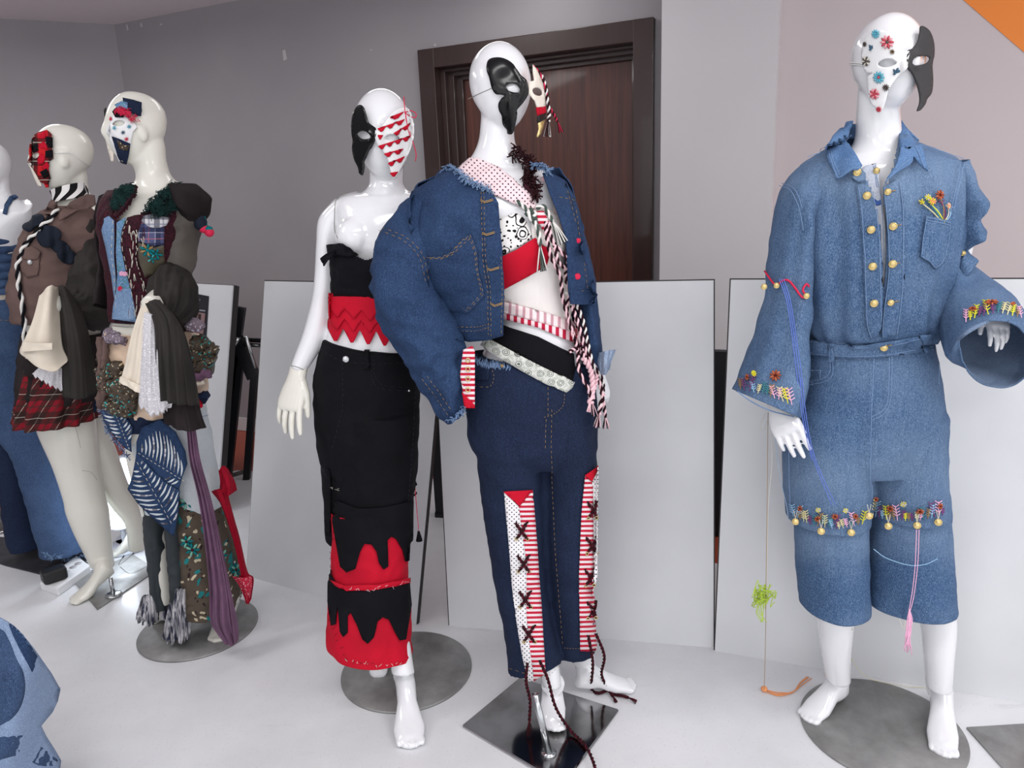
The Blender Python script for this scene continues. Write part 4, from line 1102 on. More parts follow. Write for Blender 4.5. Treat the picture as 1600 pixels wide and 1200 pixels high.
twc('green_white_cord', [(834, 328), (845, 326), (852, 338), (860, 352)], .005, [mThrGreyG, mRopeBW[0]], .05, .02)
twc('green_white_cord', [(824, 330), (832, 338), (828, 345), (820, 335)], .006, [mThrGreyG, mRopeBW[0]], 0, .022)
piece('striped_ribbon', [(834, 332), (846, 332), (858, 360), (850, 368), (838, 350)], sBodyE, mStripeRW, rE, .014, .002, 4)
# mask
YfE = float((hc + hf * hH * .42)[1])
def mkE(x, y):
    h = sBodyE.at(x, y, 0); d = (x - 834) / 50.0
    p = W(x, y, YfE - .012 + (.035 * d * d if x < 834 else .10 * d))
    return p if p[1] < h[1] - .004 or x > 833 else h - nrm(ray(x, y)) * .005
SE = Fn(mkE)
mk = [(762, 98), (768, 92), (782, 91), (795, 96), (806, 106), (814, 117), (822, 124), (825, 132), (826, 146), (818, 160), (808, 172), (808, 180), (806, 192), (803, 205), (799, 210), (794, 209), (793, 203), (788, 197), (785, 190), (784, 180), (780, 172), (779, 162), (783, 154), (788, 150), (783, 148), (775, 147), (769, 138), (765, 122), (761, 110)]
eye = smoothpoly([(791, 135), (797, 131), (806, 132), (812, 139), (810, 144), (801, 144), (794, 141)])
maskE = piece('mask', mk, SE, mMaskB, rE, .002, .003, 4, holes=(eye,), smooth=True, label='glossy black half of the mask', bump=lambda x, y: .012 * math.exp(-((x - 799) / 5) ** 2 - ((y - 175) / 20) ** 2))
piece('mask_half', [(824, 125), (828, 128), (834, 126), (832, 112), (832, 101), (838, 110), (847, 131), (850, 150), (851, 168), (845, 169), (838, 168), (835, 158), (824, 144), (826, 135)], SE, mMaskWm, rE, .0, .003, 4, holes=(smoothpoly([(832, 140), (838, 137), (845, 141), (846, 148), (840, 150), (834, 147)], 3),), label='ivory half of the mask with a red, black and gold tip')
piece('mask_red_band', [(837, 168), (851, 166), (852, 176), (839, 181)], SE, mRedC, rE, .001, .003, 4); piece('mask_black_band', [(839, 180), (852, 176), (851, 187), (839, 192)], SE, mMaskB, rE, .001, .003, 4)
piece('mask_gold_tip', [(840, 192), (850, 187), (847, 200), (844, 209), (839, 215), (838, 213), (841, 202)], SE, mGold, rE, .001, .003, 4)
cord('mask_cord', curve3([mkE(846, 118) - ray(0, 0) * 0, mkE(852, 135), mkE(855, 155), mkE(858, 175), mkE(857, 190)], 30), .004, [mRopeBW[0], mThrK], rE, 60, None, .03)
cord('mask_cord', curve3([mkE(833, 103), mkE(843, 115), mkE(852, 140), mkE(858, 165), mkE(866, 180), mkE(871, 190)], 30), .003, [mThrRed, mThrK], rE, 60, None, .025)
# ================================================================== mannequin in black trousers
YD = 1.98
rD = thing('mannequin', 'white mannequin in black corset, red scalloped midriff band and black trousers with red dripping hems', 'mannequin', G(636, 1048), 'dressed display mannequins')
hp, hc, hf, hr, hu, hH = head(600, 138, 281, YD - .02, -.12, 0.0, lat=.325)
parts = hp + bodyparts([
    [(580, 628, 230, .045), (578, 631, 265, .046), (576, 632, 290, .05), (560, 650, 303, .06), (530, 672, 312, .07)],
    [(545, 672, 302, .05), (524, 676, 316, .075), (524, 678, 345, -.01, .095), (527, 674, 380, -.02, .10), (522, 668, 420, -.01, .09), (522, 662, 460, .092), (516, 662, 500, .092), (506, 662, 540, .10), (502, 650, 580, .10), (505, 640, 640, .09)],
    [(510, 580, 620, .03, .07), (520, 560, 720, .05, .05), (540, 570, 830, .06, .04), (560, 608, 960, .05, .045), (580, 606, 1030, .08, .035)],
    [(560, 640, 620, .08), (565, 636, 720, .07), (575, 630, 830, -.03, .055), (590, 632, 940, -.08, .045), (608, 643, 1020, -.12, .038), (612, 648, 1052, -.14, .034)],
    [(521, 312, 560, 300, 0, .045), (499, 340, 541, 350, .01, .05), (495, 380, 530, 388, .01, .047), (492, 430, 526, 438, .01, .043), (487, 470, 520, 478, .0, .040), (473, 522, 507, 532, -.02, .035), (460, 556, 489, 565, -.03, .029), (454, 573, 478, 581, -.035, .026)]], YD)
for x, y in ((558, 372), (632, 372)): parts.append(ellip(W(x, y, YD - .075), (.055, .05, .055), 24, 16))
tD, hD = G(642, 1172), G(636, 1092)
dl_ = tD - hD
parts += foot(hD, tD, .044, .045, W(630, 1052, hD[1]), .032)
h2, t2 = G(600, 1052), G(592, 1070); parts += foot(G(598, 1040), G(590, 1062), .03, .02, W(594, 1028, YD + .08), .03, toes=False)
bodyD = link('body', remesh(parts, .0045, 5), mWhite, rD)
def bsurf(o, Y):
    g = np.array(ORG[o.name]); return Surf([tuple(np.array(v.co) + g) for v in o.data.vertices], [tuple(p.vertices) for p in o.data.polygons], Y)
sBD = bsurf(bodyD, YD - .1)
stitches('joint_seam', [crv([(543, 301), (530, 306), (524, 318), (523, 335), (523, 360), (528, 372)]), crv([(454, 571), (466, 574), (479, 580)])], sBD, mSeam, rD, .0009, .0004, dash=False)
hd = remesh(hand(W(465, 584, YD - .04), nrm(W(447, 660, YD - .09) - W(465, 584, YD - .04)), (-.45, -1, .1), -1, (.12, .16, .2, .22), (.45, .15), L=.20, spread=.16), .0026, 3)
link('hand', hd, mCream, rD, 'slightly yellowed hand')
c = G(636, 1047)
mb = MB(); mb.add(*disc(c, .205, .007, 96, bev=.002)); mb.build('base_plate', mSteel, rD, 'round brushed steel base plate')
mb = MB(); mb.add(*tube([G(604, 1010) + np.array([0, 0, .007]), W(604, 985, G(604, 1010)[1])], .011, 12)); mb.build('support_rod', mChrome, rD)
# corset
CO = [(514, 384, 684, 384, -.01, .142), (519, 412, 678, 412, -.015, .138), (520, 455, 672, 455, .0, .112), (519, 470, 668, 470, 0, .108)]
v, f, u = loft(CO, YD, 140, 90, False, fold=folds(.0015, (3, 6), 2, 1, .003, 14))
Vn = [np.array(p) for p in v]
# sweetheart neckline: drop the top edge at the middle
nck = [(515, 375), (531, 382), (545, 391), (560, 401), (572, 407), (583, 402), (600, 395), (615, 385), (700, 380), (700, 350), (500, 350), (500, 375)]
f = cutfront(v, f, nck, YD)
co = link('corset_top', fixn(mesh_of(v, f, True, u)), mBlk, rD, 'black strapless corset top'); solid(co, .003, 1)
sCo = Surf(v, f, YD - .1)
piece('folded_flap', [(521, 381), (533, 379), (548, 386), (560, 398), (548, 402), (530, 398), (520, 402), (521, 392)], Multi(sCo, sBD), mBlk, co, .008, .003, 5)
drape('corner_bow', [rw((527, 390, YD - .12), (521, 398, YD - .14)), rw((510, 397, YD - .14), (512, 408, YD - .16)), rw((501, 404, YD - .13), (506, 416, YD - .14))], mBlk, co, .004, 1, 10, 16, thick=.003)
stitches('stitching', [[(520, 449), (560, 455), (600, 460), (640, 462)]], sCo, plain('thread_black', (40, 40, 46), .8), co, .0007, .003)
RB = [(519, 455, 668, 455, 0, .106), (518, 480, 666, 480, 0, .104), (515, 505, 664, 505, 0, .106), (508, 540, 668, 540, 0, .114)]
v, f, u = loft(RB, YD, 120, 60, False, fold=folds(.001, (4,), 3, 1, .002, 14)); sRB = Surf(v, f, YD - .1)
def zig(y0, ytip, x0, x1, n, skew=0.0, top=455, yr=None):
    P = [(x0, top), (x1, top + 12)]; q = []
    for i in range(n):
        a = x0 + (x1 - x0) * i / n; b = x0 + (x1 - x0) * (i + 1) / n; sl = skew * (i + .5) / n
        q += [(a + (b - a) * .04, y0 + sl), (a + (b - a) * .30, ytip - 6 + sl), (a + (b - a) * .42, ytip + sl), (a + (b - a) * .58, ytip + sl), (a + (b - a) * .70, ytip - 6 + sl), (a + (b - a) * .96, y0 + sl)]
    return P + q[::-1]
red = None
for k, (y0, yt, n_, x0, off) in enumerate(((512, 532, 6, 513, .003), (497, 513, 6, 517, .008), (480, 494, 6, 519, .013))):
    o = piece('scalloped_layer' if k else 'scalloped_band', zig(y0, yt, x0, 664, n_, 14, 458 if k == 0 else 470 - 6 * k), sRB, mRedC, rD if k == 0 else red, off, .002, 4, label='red scalloped midriff band' if k == 0 else None)
    if k == 0: red = o
vb, fb, ub = loft(RB, YD, 50, 30, False, arc=(-.25, PI + .25)); bk = link('band_back', fixn(mesh_of(vb, fb, True, ub)), mRedC, red); solid(bk, .002, 0)
# trousers
HT = [(505, 526, 664, 545, 0, .118), (494, 560, 662, 565, 0, .125), (490, 600, 660, 600, 0, .125), (493, 660, 652, 660, 0, .118), (500, 720, 650, 720, 0, .105), (530, 745, 640, 745, 0, .09)]
T1 = [(496, 590, 640, .03, .10), (502, 580, 720, .03, .09), (508, 560, 790, .04, .08), (511, 545, 835, .05, .07)]
T2 = [(525, 656, 640, -.02, .11), (527, 652, 720, -.02, .10), (526, 645, 780, -.02, .10), (524, 641, 830, -.02, .10)]
tro, sT = pants('trousers', [HT, T1, T2], YD, mBlkT, rD, .004, 7, 7, label='black wide trousers with red dripping hems')
LOW = [(519, 800, 642, 800, -.02, .103), (518, 850, 640, 850, -.04, .108), (518, 900, 637, 900, -.055, .112), (515, 940, 640, 940, -.07, .12), (512, 985, 643, 1000, -.085, .128), (514, 1003, 645, 1020, -.09, .13)]
v, f, u = loft(LOW, YD, 120, 90, False, fold=folds(.003, (3, 5, 8), 8, 1, .005, 8)); lo = link('lower_tier', fixn(mesh_of(v, f, True, u)), mRedC, tro, 'red lower tiers'); solid(lo, .0025, -1)
sLo = Surf(v, f, YD - .1); ML = Multi(sLo, sT)
d1 = [(524, 785), (530, 782), (560, 794), (600, 792), (643, 782), (642, 840), (640, 876), (632, 878), (628, 860), (618, 842), (610, 838), (604, 843), (606, 884), (598, 889), (592, 880), (588, 862), (580, 850), (570, 849), (563, 862), (556, 888), (543, 893), (534, 885), (528, 850), (522, 815)]
d2 = [(516, 890), (528, 915), (543, 923), (590, 920), (637, 911), (640, 944), (637, 965), (632, 998), (623, 1000), (615, 985), (607, 968), (597, 964), (590, 970), (584, 995), (575, 1005), (567, 998), (558, 975), (549, 957), (544, 962), (544, 988), (538, 994), (533, 985), (530, 945), (527, 960), (526, 975), (520, 977), (515, 940)]
piece('drip_applique', d1, ML, mBlk, tro, .004, .004, 5); piece('drip_applique', d2, sLo, mBlk, tro, .004, .004, 5)
piece('drip_applique', smoothpoly([(509, 740), (517, 740), (518, 790), (517, 832), (513, 834), (511, 828)]), Multi(sT, sLo), mBlk, tro, .004, .003, 5)
piece('red_strip', [(519, 905), (528, 915), (543, 923), (590, 920), (637, 911), (637, 903), (590, 912), (540, 914)], sLo, mRedC, tro, .009, .002, 5)
rr = random.Random(2)
def basting(pts, n, s, mat, name='basting_thread', L=6, off=.006, parent=tro):
    P = along(pts, 1.0); ln = []
    for i in range(n):
        p = P[int((i + rr.random() * .6) / n * (len(P) - 1))]; ln.append([(p[0], p[1] + rr.uniform(-1, 1)), (p[0] + rr.uniform(-L * .4, L), p[1] + rr.uniform(-L * .5, L * .6)), (p[0] + rr.uniform(0, L * 1.3), p[1] + rr.uniform(-L, L))])
    stitches(name, ln, s, mat, parent, .0006, off, dash=False, label='loose pale threads')
basting([(535, 793), (560, 800), (600, 801), (640, 789)], 18, ML, mThrW); basting([(512, 762), (532, 764)], 5, sT, mThrW)
basting([(543, 921), (590, 919), (636, 910)], 10, sLo, mCordP, off=.012); basting([(519, 830), (516, 900), (514, 970), (540, 1030), (590, 1038)], 24, ML, mThrK2, L=5)
basting([(540, 1030), (590, 1040), (640, 1034)], 12, sLo, mThrW, L=4)
button(541, 561, sT, mSilver, tro, .0085, .004, 'waist_button'); button(638, 610, sT, mSilver, tro, .003, .004, 'rivet', False)
mTS = plain('thread_charcoal', (46, 46, 54), .8)
stitches('stitching', [crv([(583, 562), (582, 590), (594, 606), (638, 611)]), crv([(585, 560), (586, 586), (598, 601), (640, 606)]), crv([(503, 546), (530, 562), (575, 568), (640, 566)]), [(536, 566), (536, 640), (520, 700)], [(571, 550), (571, 575)], [(576, 550), (576, 575)], [(650, 570), (645, 680), (636, 800)]], sT, mTS, tro, .0007, .003)
piece('belt_loop', [(569, 549), (577, 549), (578, 578), (570, 578)], sT, mBlkT, tro, .004, .002, 4)
# slash & lacing down the right side
stitches('side_cord', [crv([(648, 685), (646, 720), (650, 780), (653, 815), (654, 828)])], Fn(lambda x, y: W(x, y, YD - .02)), mThrRed, tro, .0011, 0, dash=False)
mb = MB(); q = W(654, 830, YD - .02); mb.add(*tube([q, q + np.array([0, 0, -.03])], [.003, .010], 10)); mb.build('tassel', mBlk, tro)
for i in range(7):
    y = 690 + i * 14; piece('side_strip', [(640, y), (650, y - 8), (652, y - 3), (641, y + 6)], Fn(lambda x, y: W(x, y, YD - .01)), mBlk if i % 2 else mStripeBW, tro, 0, .004, 4)
# mask
YfD = float((hc + hf * hH * .42)[1])
def mkD(x, y):
    h = sBD.at(x, y, 0); d = (x - 590) / 50.0; p = W(x, y, YfD - .006 + .055 * d * d * (1 if d > 0 else .9))
    dome = h - nrm(ray(x, y)) * .004
    return p if (p[1] < dome[1] or h[1] > YfD + .075) else dome
SD = Fn(mkD)
mkl = [(562, 164), (569, 168), (573, 180), (577, 192), (588, 201), (588, 214), (582, 229), (577, 236), (573, 246), (570, 252), (570, 262), (568, 272), (566, 274), (562, 270), (560, 261), (554, 248), (551, 232), (552, 220), (550, 210), (550, 192), (553, 175)]
noseb = lambda x, y: .012 * math.exp(-((x - 592) / 7) ** 2 - ((y - 215) / 16) ** 2)
piece('mask', mkl, SD, mMaskB, rD, .003, .003, 3.5, holes=(smoothpoly([(559, 210), (564, 205), (573, 206), (580, 213), (576, 217), (566, 217)], 3),), smooth=True, label='black half of the mask', bump=noseb)
mkr = [(588, 201), (595, 198), (604, 187), (612, 177), (622, 170), (632, 168), (640, 172), (646, 190), (647, 210), (642, 232), (634, 250), (626, 263), (620, 276), (615, 279), (610, 268), (606, 250), (598, 236), (590, 226), (587, 214)]
mk2 = piece('mask_half', mkr, SD, mMaskW, rD, .003, .003, 3.5, holes=(smoothpoly([(600, 215), (608, 210), (618, 211), (624, 216), (615, 220), (606, 219)], 3),), smooth=True, label='white half of the mask with red scalloped trims', bump=noseb)
def scal(x0, y0, x1, y1, n_, d=7):
    P = [(x0, y0), (x1, y1)]; q = []
    for i in range(n_):
        for t, dd in ((.05, 2), (.2, .6 * d), (.35, d), (.6, d), (.75, .6 * d), (.93, 2)):
            k = (i + t) / n_; q.append((x0 + (x1 - x0) * k, y0 + (y1 - y0) * k + dd))
    return P + q[::-1]
for a in ((609, 183, 631, 174, 1), (590, 201, 632, 186, 3), (615, 208, 641, 192, 2), (590, 211, 598, 211, 1), (591, 228, 641, 212, 4), (600, 240, 630, 232, 2), (606, 255, 632, 244, 2), (609, 270, 622, 268, 1)):
    piece('red_trim', scal(*a), SD, mRedC, mk2, .008, .0015, 3, bump=noseb)
stitches('red_string', [crv([(631, 151), (632, 165), (633, 176), (635, 190)]), crv([(632, 176), (642, 173), (650, 178), (648, 184), (638, 180), (633, 176)]), crv([(640, 205), (646, 225), (650, 240), (649, 252)]), crv([(634, 180), (637, 200), (641, 215)])], Fn(lambda x, y: mkD(min(x, 647), y) + (W(x, y, YfD + .06) - W(min(x, 647), y, YfD + .06))), mThrRed, mk2, .0013, .008, dash=False)
# ================================================================== mannequin in the blue denim jumpsuit
YF = 1.72
rF = thing('mannequin', 'white mannequin in a faded blue denim jumpsuit with brass buttons and embroidered wide cuffs', 'mannequin', G(1375, 1125), 'dressed display mannequins')
hp, hc, hf, hr, hu, hH = head(1385, 20, 176, YF - .01, .22, .06, lat=.33)
parts = hp + bodyparts([
    [(1343, 1402, 140, .045), (1341, 1403, 180, .048), (1337, 1408, 220, .052), (1318, 1428, 240, .06), (1275, 1470, 258, .07)],
    [(1310, 1440, 240, .06), (1268, 1478, 262, .085), (1262, 1482, 300, .10), (1272, 1470, 360, .11), (1285, 1450, 430, .10), (1285, 1440, 500, .10), (1275, 1445, 560, .10), (1268, 1450, 640, .10)],
    [(1265, 1350, 620, .09), (1262, 1350, 720, .08), (1268, 1340, 840, .01, .065), (1277, 1333, 960, .02, .05), (1284, 1328, 1020, .03, .04), (1290, 1328, 1060, .045, .036)],
    [(1360, 1450, 620, .09), (1375, 1462, 720, .08), (1405, 1475, 840, -.01, .065), (1438, 1490, 960, -.02, .05), (1446, 1487, 1030, -.03, .04), (1449, 1484, 1075, -.035, .036)],
    [(1240, 300, 1280, 290, 0, .05), (1225, 400, 1262, 400, 0, .042), (1210, 500, 1245, 505, -.02, .036), (1200, 590, 1228, 595, -.05, .027), (1203, 622, 1226, 624, -.06, .023)],
    [(1465, 290, 1500, 300, 0, .05), (1478, 380, 1515, 375, 0, .042), (1480, 436, 1512, 424, -.02, .034), (1506, 464, 1532, 452, -.06, .027), (1530, 480, 1554, 470, -.09, .022)]], YF)
tL, hL = G(1258, 1128), G(1318, 1088); parts += foot(hL, tL, .037, .012, W(1309, 1062, hL[1]), .034)
tR, hR = G(1474, 1186), G(1466, 1098); parts += foot(hR, tR, .038, .03, W(1467, 1076, hR[1]), .034)
bodyF = link('body', remesh(parts, .0045, 5), mWhite, rF); sBF = bsurf(bodyF, YF - .08)
hA = remesh(hand(W(1212, 626, YF - .06), nrm(W(1230, 672, YF - .10) - W(1212, 626, YF - .06)), (-.6, -.8, .35), -1, (.1, .12, .16, .2), (.25, .1), L=.165, spread=.05), .0026, 3); link('hand', hA, mWhite, rF)
hB = remesh(hand(W(1545, 476, YF - .10), nrm(W(1566, 524, YF - .165) - W(1545, 476, YF - .10)), (.1, -.8, .6), 1, (.2, .25, .3, .35), (.5, .2), L=.135, spread=.05), .0026, 3); link('hand', hB, mWhite, rF)
c = G(1365, 1140); c = (G(1243, 1105) + G(1502, 1165)) / 2; c = np.array([(G(1243, 1100)[0] + G(1500, 1150)[0]) / 2, 1.685, 0])
mb = MB(); mb.add(*disc(c, .205, .007, 96, bev=.002)); mb.build('base_plate', mSteel, rF, 'round brushed steel base plate')
# bodice
def fadeF(x, y, co):
    f = 0
    f += .55 * math.exp(-((y - 275) / 45) ** 2)
    f += .45 * math.exp(-((y - 745) / 50) ** 2) + .35 * math.exp(-((y - 850) / 28) ** 2) - .25 * math.exp(-((y - 915) / 40) ** 2)
    f += .15 * math.exp(-((y - 585) / 25) ** 2)
    return f * .8 - .08
BO = [(1322, 212, 1420, 214, 0, .058), (1306, 226, 1432, 226, 0, .075), (1280, 242, 1465, 240, 0, .10), (1256, 258, 1490, 256, 0, .12), (1244, 285, 1497, 282, 0, .135), (1240, 330, 1495, 330, 0, .145), (1243, 400, 1486, 400, -.01, .15), (1248, 460, 1472, 460, -.01, .148), (1255, 505, 1462, 505, 0, .14), (1264, 524, 1455, 522, 0, .125), (1266, 530, 1452, 528, 0, .12)]
gat = folds(.0055, (9, 14, 20), 31, .4, .0045, 7, 0.1, 1.2)
v, f, u = loft(BO, YF, 200, 150, False, fold=gat); sBo = Surf(v, f, YF - .12)
neckcut = [(1318, 150), (1320, 215), (1330, 240), (1345, 262), (1362, 300), (1374, 350), (1378, 420), (1378, 450), (1383, 440), (1385, 380), (1382, 300), (1396, 262), (1402, 235), (1405, 215), (1425, 150)]
f2 = cutfront(v, f, neckcut, YF - .02)
me = fixn(mesh_of(v, f2, True, u)); paint(me, fadeF)
js = link('denim_jumpsuit', me, mDenM, rF, 'faded blue denim jumpsuit'); solid(js, .003, 0)
def jpiece(name, ol, s, off=.004, th=.003, step=6, mat=None, **k):
    o = piece(name, ol, s, mat or mDenM, js, off, th, step, **k); g = np.array(ORG[o.name])
    a = o.data.attributes.new('fade', 'FLOAT', 'POINT'); a.data.foreach_set('value', [float(fadeF(*px_of(np.array(v.co) + g), None)) for v in o.data.vertices]); return o
# inner shirt
mShirt = denim('shirt_pale_denim', (168, 178, 196), (206, 208, 214), fs=8)
inn = Fn(lambda x, y: sBo.at(x, y, -.016))
jpiece('inner_shirt', [(1346, 262), (1352, 257), (1370, 252), (1376, 268), (1377, 290), (1380, 310), (1386, 350), (1388, 430), (1383, 455), (1374, 452), (1370, 400), (1366, 345), (1356, 300), (1348, 280)], inn, .0, .003, 5, mat=mShirt, label='pale washed inner shirt front')
stitches('stitching', [[(1369, 255), (1376, 292)], [(1366, 256), (1373, 292)], crv([(1378, 300), (1383, 350), (1384, 420)])], inn, mThrB, js, .0006, .004, dash=False)
piece('shirt_stain', smoothpoly([(1367, 309), (1373, 312), (1379, 311), (1379, 318), (1371, 320), (1367, 317)]), inn, denim('stain_blue', (50, 80, 150), (80, 110, 170)), js, .0035, .0005, 3)
# plackets
pl1 = [(1337, 290), (1350, 288), (1360, 296), (1366, 325), (1373, 355), (1377, 400), (1378, 467), (1377, 505), (1372, 525), (1360, 528), (1352, 500), (1349, 430), (1347, 380), (1343, 330)]
pl2 = [(1378, 292), (1390, 286), (1402, 282), (1407, 310), (1412, 355), (1412, 420), (1408, 480), (1402, 522), (1386, 525), (1376, 527), (1378, 500), (1381, 470), (1386, 430), (1386, 380), (1382, 330)]
jpiece('placket', pl1, sBo, .005, .003); jpiece('placket', pl2, sBo, .006, .003)
# collars
cl1 = [(1332, 190), (1322, 200), (1312, 203), (1300, 215), (1291, 233), (1296, 255), (1303, 272), (1309, 283), (1320, 278), (1332, 268), (1340, 268), (1346, 262), (1338, 248), (1327, 232), (1321, 220), (1326, 206)]
cl2 = [(1401, 189), (1412, 196), (1425, 217), (1437, 238), (1447, 270), (1436, 262), (1422, 248), (1421, 256), (1416, 262), (1400, 272), (1385, 282), (1379, 291), (1384, 278), (1396, 262), (1403, 244), (1406, 225), (1404, 205)]
mCol = denim('denim_collar', (62, 94, 138), (104, 134, 170), fs=10)
def colmap(x, y):
    p = sBo.at(x, y, .012); h = sBF.at(x, y, .02)
    if y < 232:
        t = min(1, (232 - y) / 30.0); Yn = YF - .055 + .05 * t; return W(x, y, min(p[1], Yn) if t < .2 else Yn * t + p[1] * (1 - t) if p[1] < YF + .05 else Yn)
    return p
jpiece('collar', cl1, Fn(colmap), .0, .004, 5, mat=mCol, bump=lambda x, y: .006 + .004 * math.sin(x * .1)); jpiece('collar', cl2, Fn(colmap), .0, .004, 5, mat=mCol, bump=lambda x, y: .006)
vb, fb, ub = loft([(1326, 190, 1404, 190, .01, .052), (1320, 205, 1412, 205, .01, .06), (1306, 226, 1430, 226, .0, .072)], YF, 50, 16, False, arc=(-.3, PI + .3)); o = link('collar_stand', fixn(mesh_of(vb, fb, True, ub)), mCol, js); solid(o, .004, 0)
jpiece('collar_tab', [(1330, 278), (1345, 267), (1352, 272), (1353, 284), (1340, 286)], sBo, .008, .003, 4)
Cm = Fn(colmap)
stitches('stitching', [crv([(1295, 233), (1300, 255), (1311, 279), (1330, 266), (1343, 263)]), crv([(1298, 233), (1303, 254), (1313, 275)]), crv([(1422, 222), (1443, 265)]), crv([(1418, 252), (1400, 268), (1381, 285)])], Cm, mThrB, js, .0007, .014, dash=False)
cl_ = [crv([(1341, 292), (1346, 330), (1350, 380), (1352, 430), (1355, 500), (1362, 527)]), crv([(1404, 284), (1409, 330), (1409, 420), (1405, 480), (1399, 522)]), crv([(1363, 300), (1370, 340), (1374, 400), (1375, 500)]), crv([(1380, 295), (1384, 340), (1387, 380), (1387, 430), (1380, 480), (1377, 520)]),
       crv([(1222, 292), (1240, 300), (1252, 330), (1258, 360)]), crv([(1226, 288), (1244, 297), (1256, 326)]), [(1262, 245), (1300, 232)], crv([(1502, 255), (1494, 290), (1486, 330)]), crv([(1497, 254), (1490, 290), (1482, 330)]), crv([(1500, 252), (1460, 238), (1432, 230)])]
# sleeves
SLf = [(1262, 252, 1290, 262, 0, .06), (1242, 266, 1276, 330, 0, .075), (1224, 300, 1262, 345, 0, .085), (1213, 355, 1261, 385, 0, .085), (1203, 430, 1262, 435, -.01, .085), (1195, 480, 1262, 490, -.02, .088), (1178, 540, 1262, 560, -.035, .095), (1163, 585, 1254, 618, -.05, .10), (1151, 611, 1243, 650, -.055, .102)]
v1, f1, u1 = loft(SLf, YF, 110, 150, False, fold=folds(.003, (3, 5, 8), 41, 2, .006, 7, .5, 1.2)); me = fixn(mesh_of(v1, f1, True, u1)); paint(me, lambda x, y, c: .2 * math.exp(-((y - 275) / 40) ** 2)); o = link('sleeve', me, mDenM, js, 'wide left sleeve'); solid(o, .003, -1); o.data.materials.append(mDenIn)
sSF = Surf(v1, f1, YF - .1)
U2 = [(1452, 262, 1500, 250, 0, .07), (1462, 322, 1513, 292, 0, .08), (1468, 345, 1528, 318, 0, .08), (1470, 362, 1514, 338, 0, .075), (1472, 385, 1524, 362, 0, .08), (1474, 405, 1502, 388, 0, .075), (1474, 432, 1508, 398, -.01, .075), (1462, 500, 1545, 420, -.06, .085), (1482, 545, 1580, 448, -.13, .10), (1506, 580, 1602, 470, -.19, .11), (1522, 600, 1612, 500, -.23, .115)]
# lower sleeve: flared bell opening toward the camera
def bell():
    K = [((1486, 402), .0, (20, -12), (0, 0, .07)), ((1492, 428), -.01, (24, -18), (0, 0, .075)), ((1500, 455), -.04, (38, -28), (0, 0, .085)), ((1522, 490), -.10, (52, -38), (4, 5, .10)), ((1543, 525), -.15, (60, -36), (12, 16, .105)), ((1556, 548), -.19, (56, -16), (16, 40, .07)), ((1559, 556), -.205, (57, -8), (12, 50, .05))]
    rows = []
    for (cx, cy), dY, a, b in K:
        C = W(cx, cy, YF + dY); A = W(cx + a[0], cy + a[1], YF + dY) - C; B = W(cx + b[0], cy + b[1], YF + dY + b[2]) - C
        rows.append(np.concatenate([C, A, B]))
    R = catmull(np.array(rows), 90); V = []; UV = []; n = 110; fd = folds(.002, (3, 5), 51, 2, .005, 8, .6, 1)
    for i, r in enumerate(R):
        for k in range(n):
            th = 2 * PI * k / n; d = r[3:6] * math.cos(th) + r[6:9] * math.sin(th); rad = np.linalg.norm(d)
            V.append(r[:3] + d * (1 + fd(th, i / 89, r[:3] + d) / rad)); UV.append((th * .1, -i * .004))
    F = [(i * n + k, i * n + (k + 1) % n, (i + 1) * n + (k + 1) % n, (i + 1) * n + k) for i in range(89) for k in range(n)]
    return V, F, UV
v2, f2_, u2 = loft(U2[:7] + [(1474, 462, 1522, 410, -.02, .075)], YF, 90, 100, False, fold=folds(.003, (3, 6), 43, 2, .008, 10, .7, 1)); me = fixn(mesh_of(v2, f2_, True, u2)); paint(me, lambda x, y, c: .3 * math.exp(-((y - 270) / 30) ** 2)); o = link('sleeve', me, mDenM, js, 'bunched right sleeve with flared bell cuff'); solid(o, .003, -1)
v3, f3, u3 = bell(); me = fixn(mesh_of(v3, f3, True, u3)); paint(me, lambda x, y, c: 0.05); o = link('bell_cuff', me, [mDenM, mDenIn], js); so = o.modifiers.new('t', 'SOLIDIFY'); so.thickness = .003; so.offset = -1; so.material_offset = 1
sBell = Surf(v3, f3, YF - .2); sUp = Surf(v2, f2_, YF - .05)
# trousers of the suit
H1 = [(1263, 1452, 530, .12), (1262, 1456, 560, .125), (1258, 1462, 600, .13), (1244, 1467, 650, .13), (1232, 1468, 700, .12), (1260, 1450, 730, .10)]
A1 = [(1240, 1350, 640, 0, .12), (1226, 1357, 700, 0, .115), (1228, 1356, 760, 0, .11), (1232, 1353, 812, 0, .108)]
A2 = [(1352, 1467, 640, 0, .12), (1359, 1469, 700, 0, .115), (1359, 1473, 760, 0, .11), (1358, 1477, 800, 0, .108)]
legs, sLg = pants('upper_legs', [H1, A1, A2], YF, mDenM, js, .0035, 7, 17, fade=lambda x, y, c: fadeF(x, y, c))
sl = None
for sec, sd in (([(1243, 1352, 808, 0, .095), (1246, 1351, 850, 0, .10), (1250, 1352, 905, 0, .10), (1252, 1353, 945, 0, .103)], 4), ([(1362, 1476, 790, 0, .10), (1363, 1480, 850, 0, .102), (1360, 1484, 905, 0, .105), (1357, 1490, 940, 0, .112)], 6)):
    va, fa, ua = loft(sec, YF, 100, 60, False, fold=folds(.002, (3, 5), sd, 1, .004, 8)); me = fixn(mesh_of(va, fa, True, ua)); paint(me, fadeF); o = link('lower_leg', me, mDenM, js, 'detached lower trouser leg'); solid(o, .003, -1)
    s_ = Surf(va, fa, YF - .1)
    if sl is None: sl = s_
    else: sr = s_
sAll = Multi(sBo, sLg, sSF, sl, sr)
jpiece('waistband', [(1262, 531), (1300, 536), (1340, 538), (1400, 530), (1453, 521), (1456, 540), (1456, 547), (1400, 555), (1365, 559), (1320, 559), (1262, 553)], Multi(sBo, sLg), .006, .003, 6)
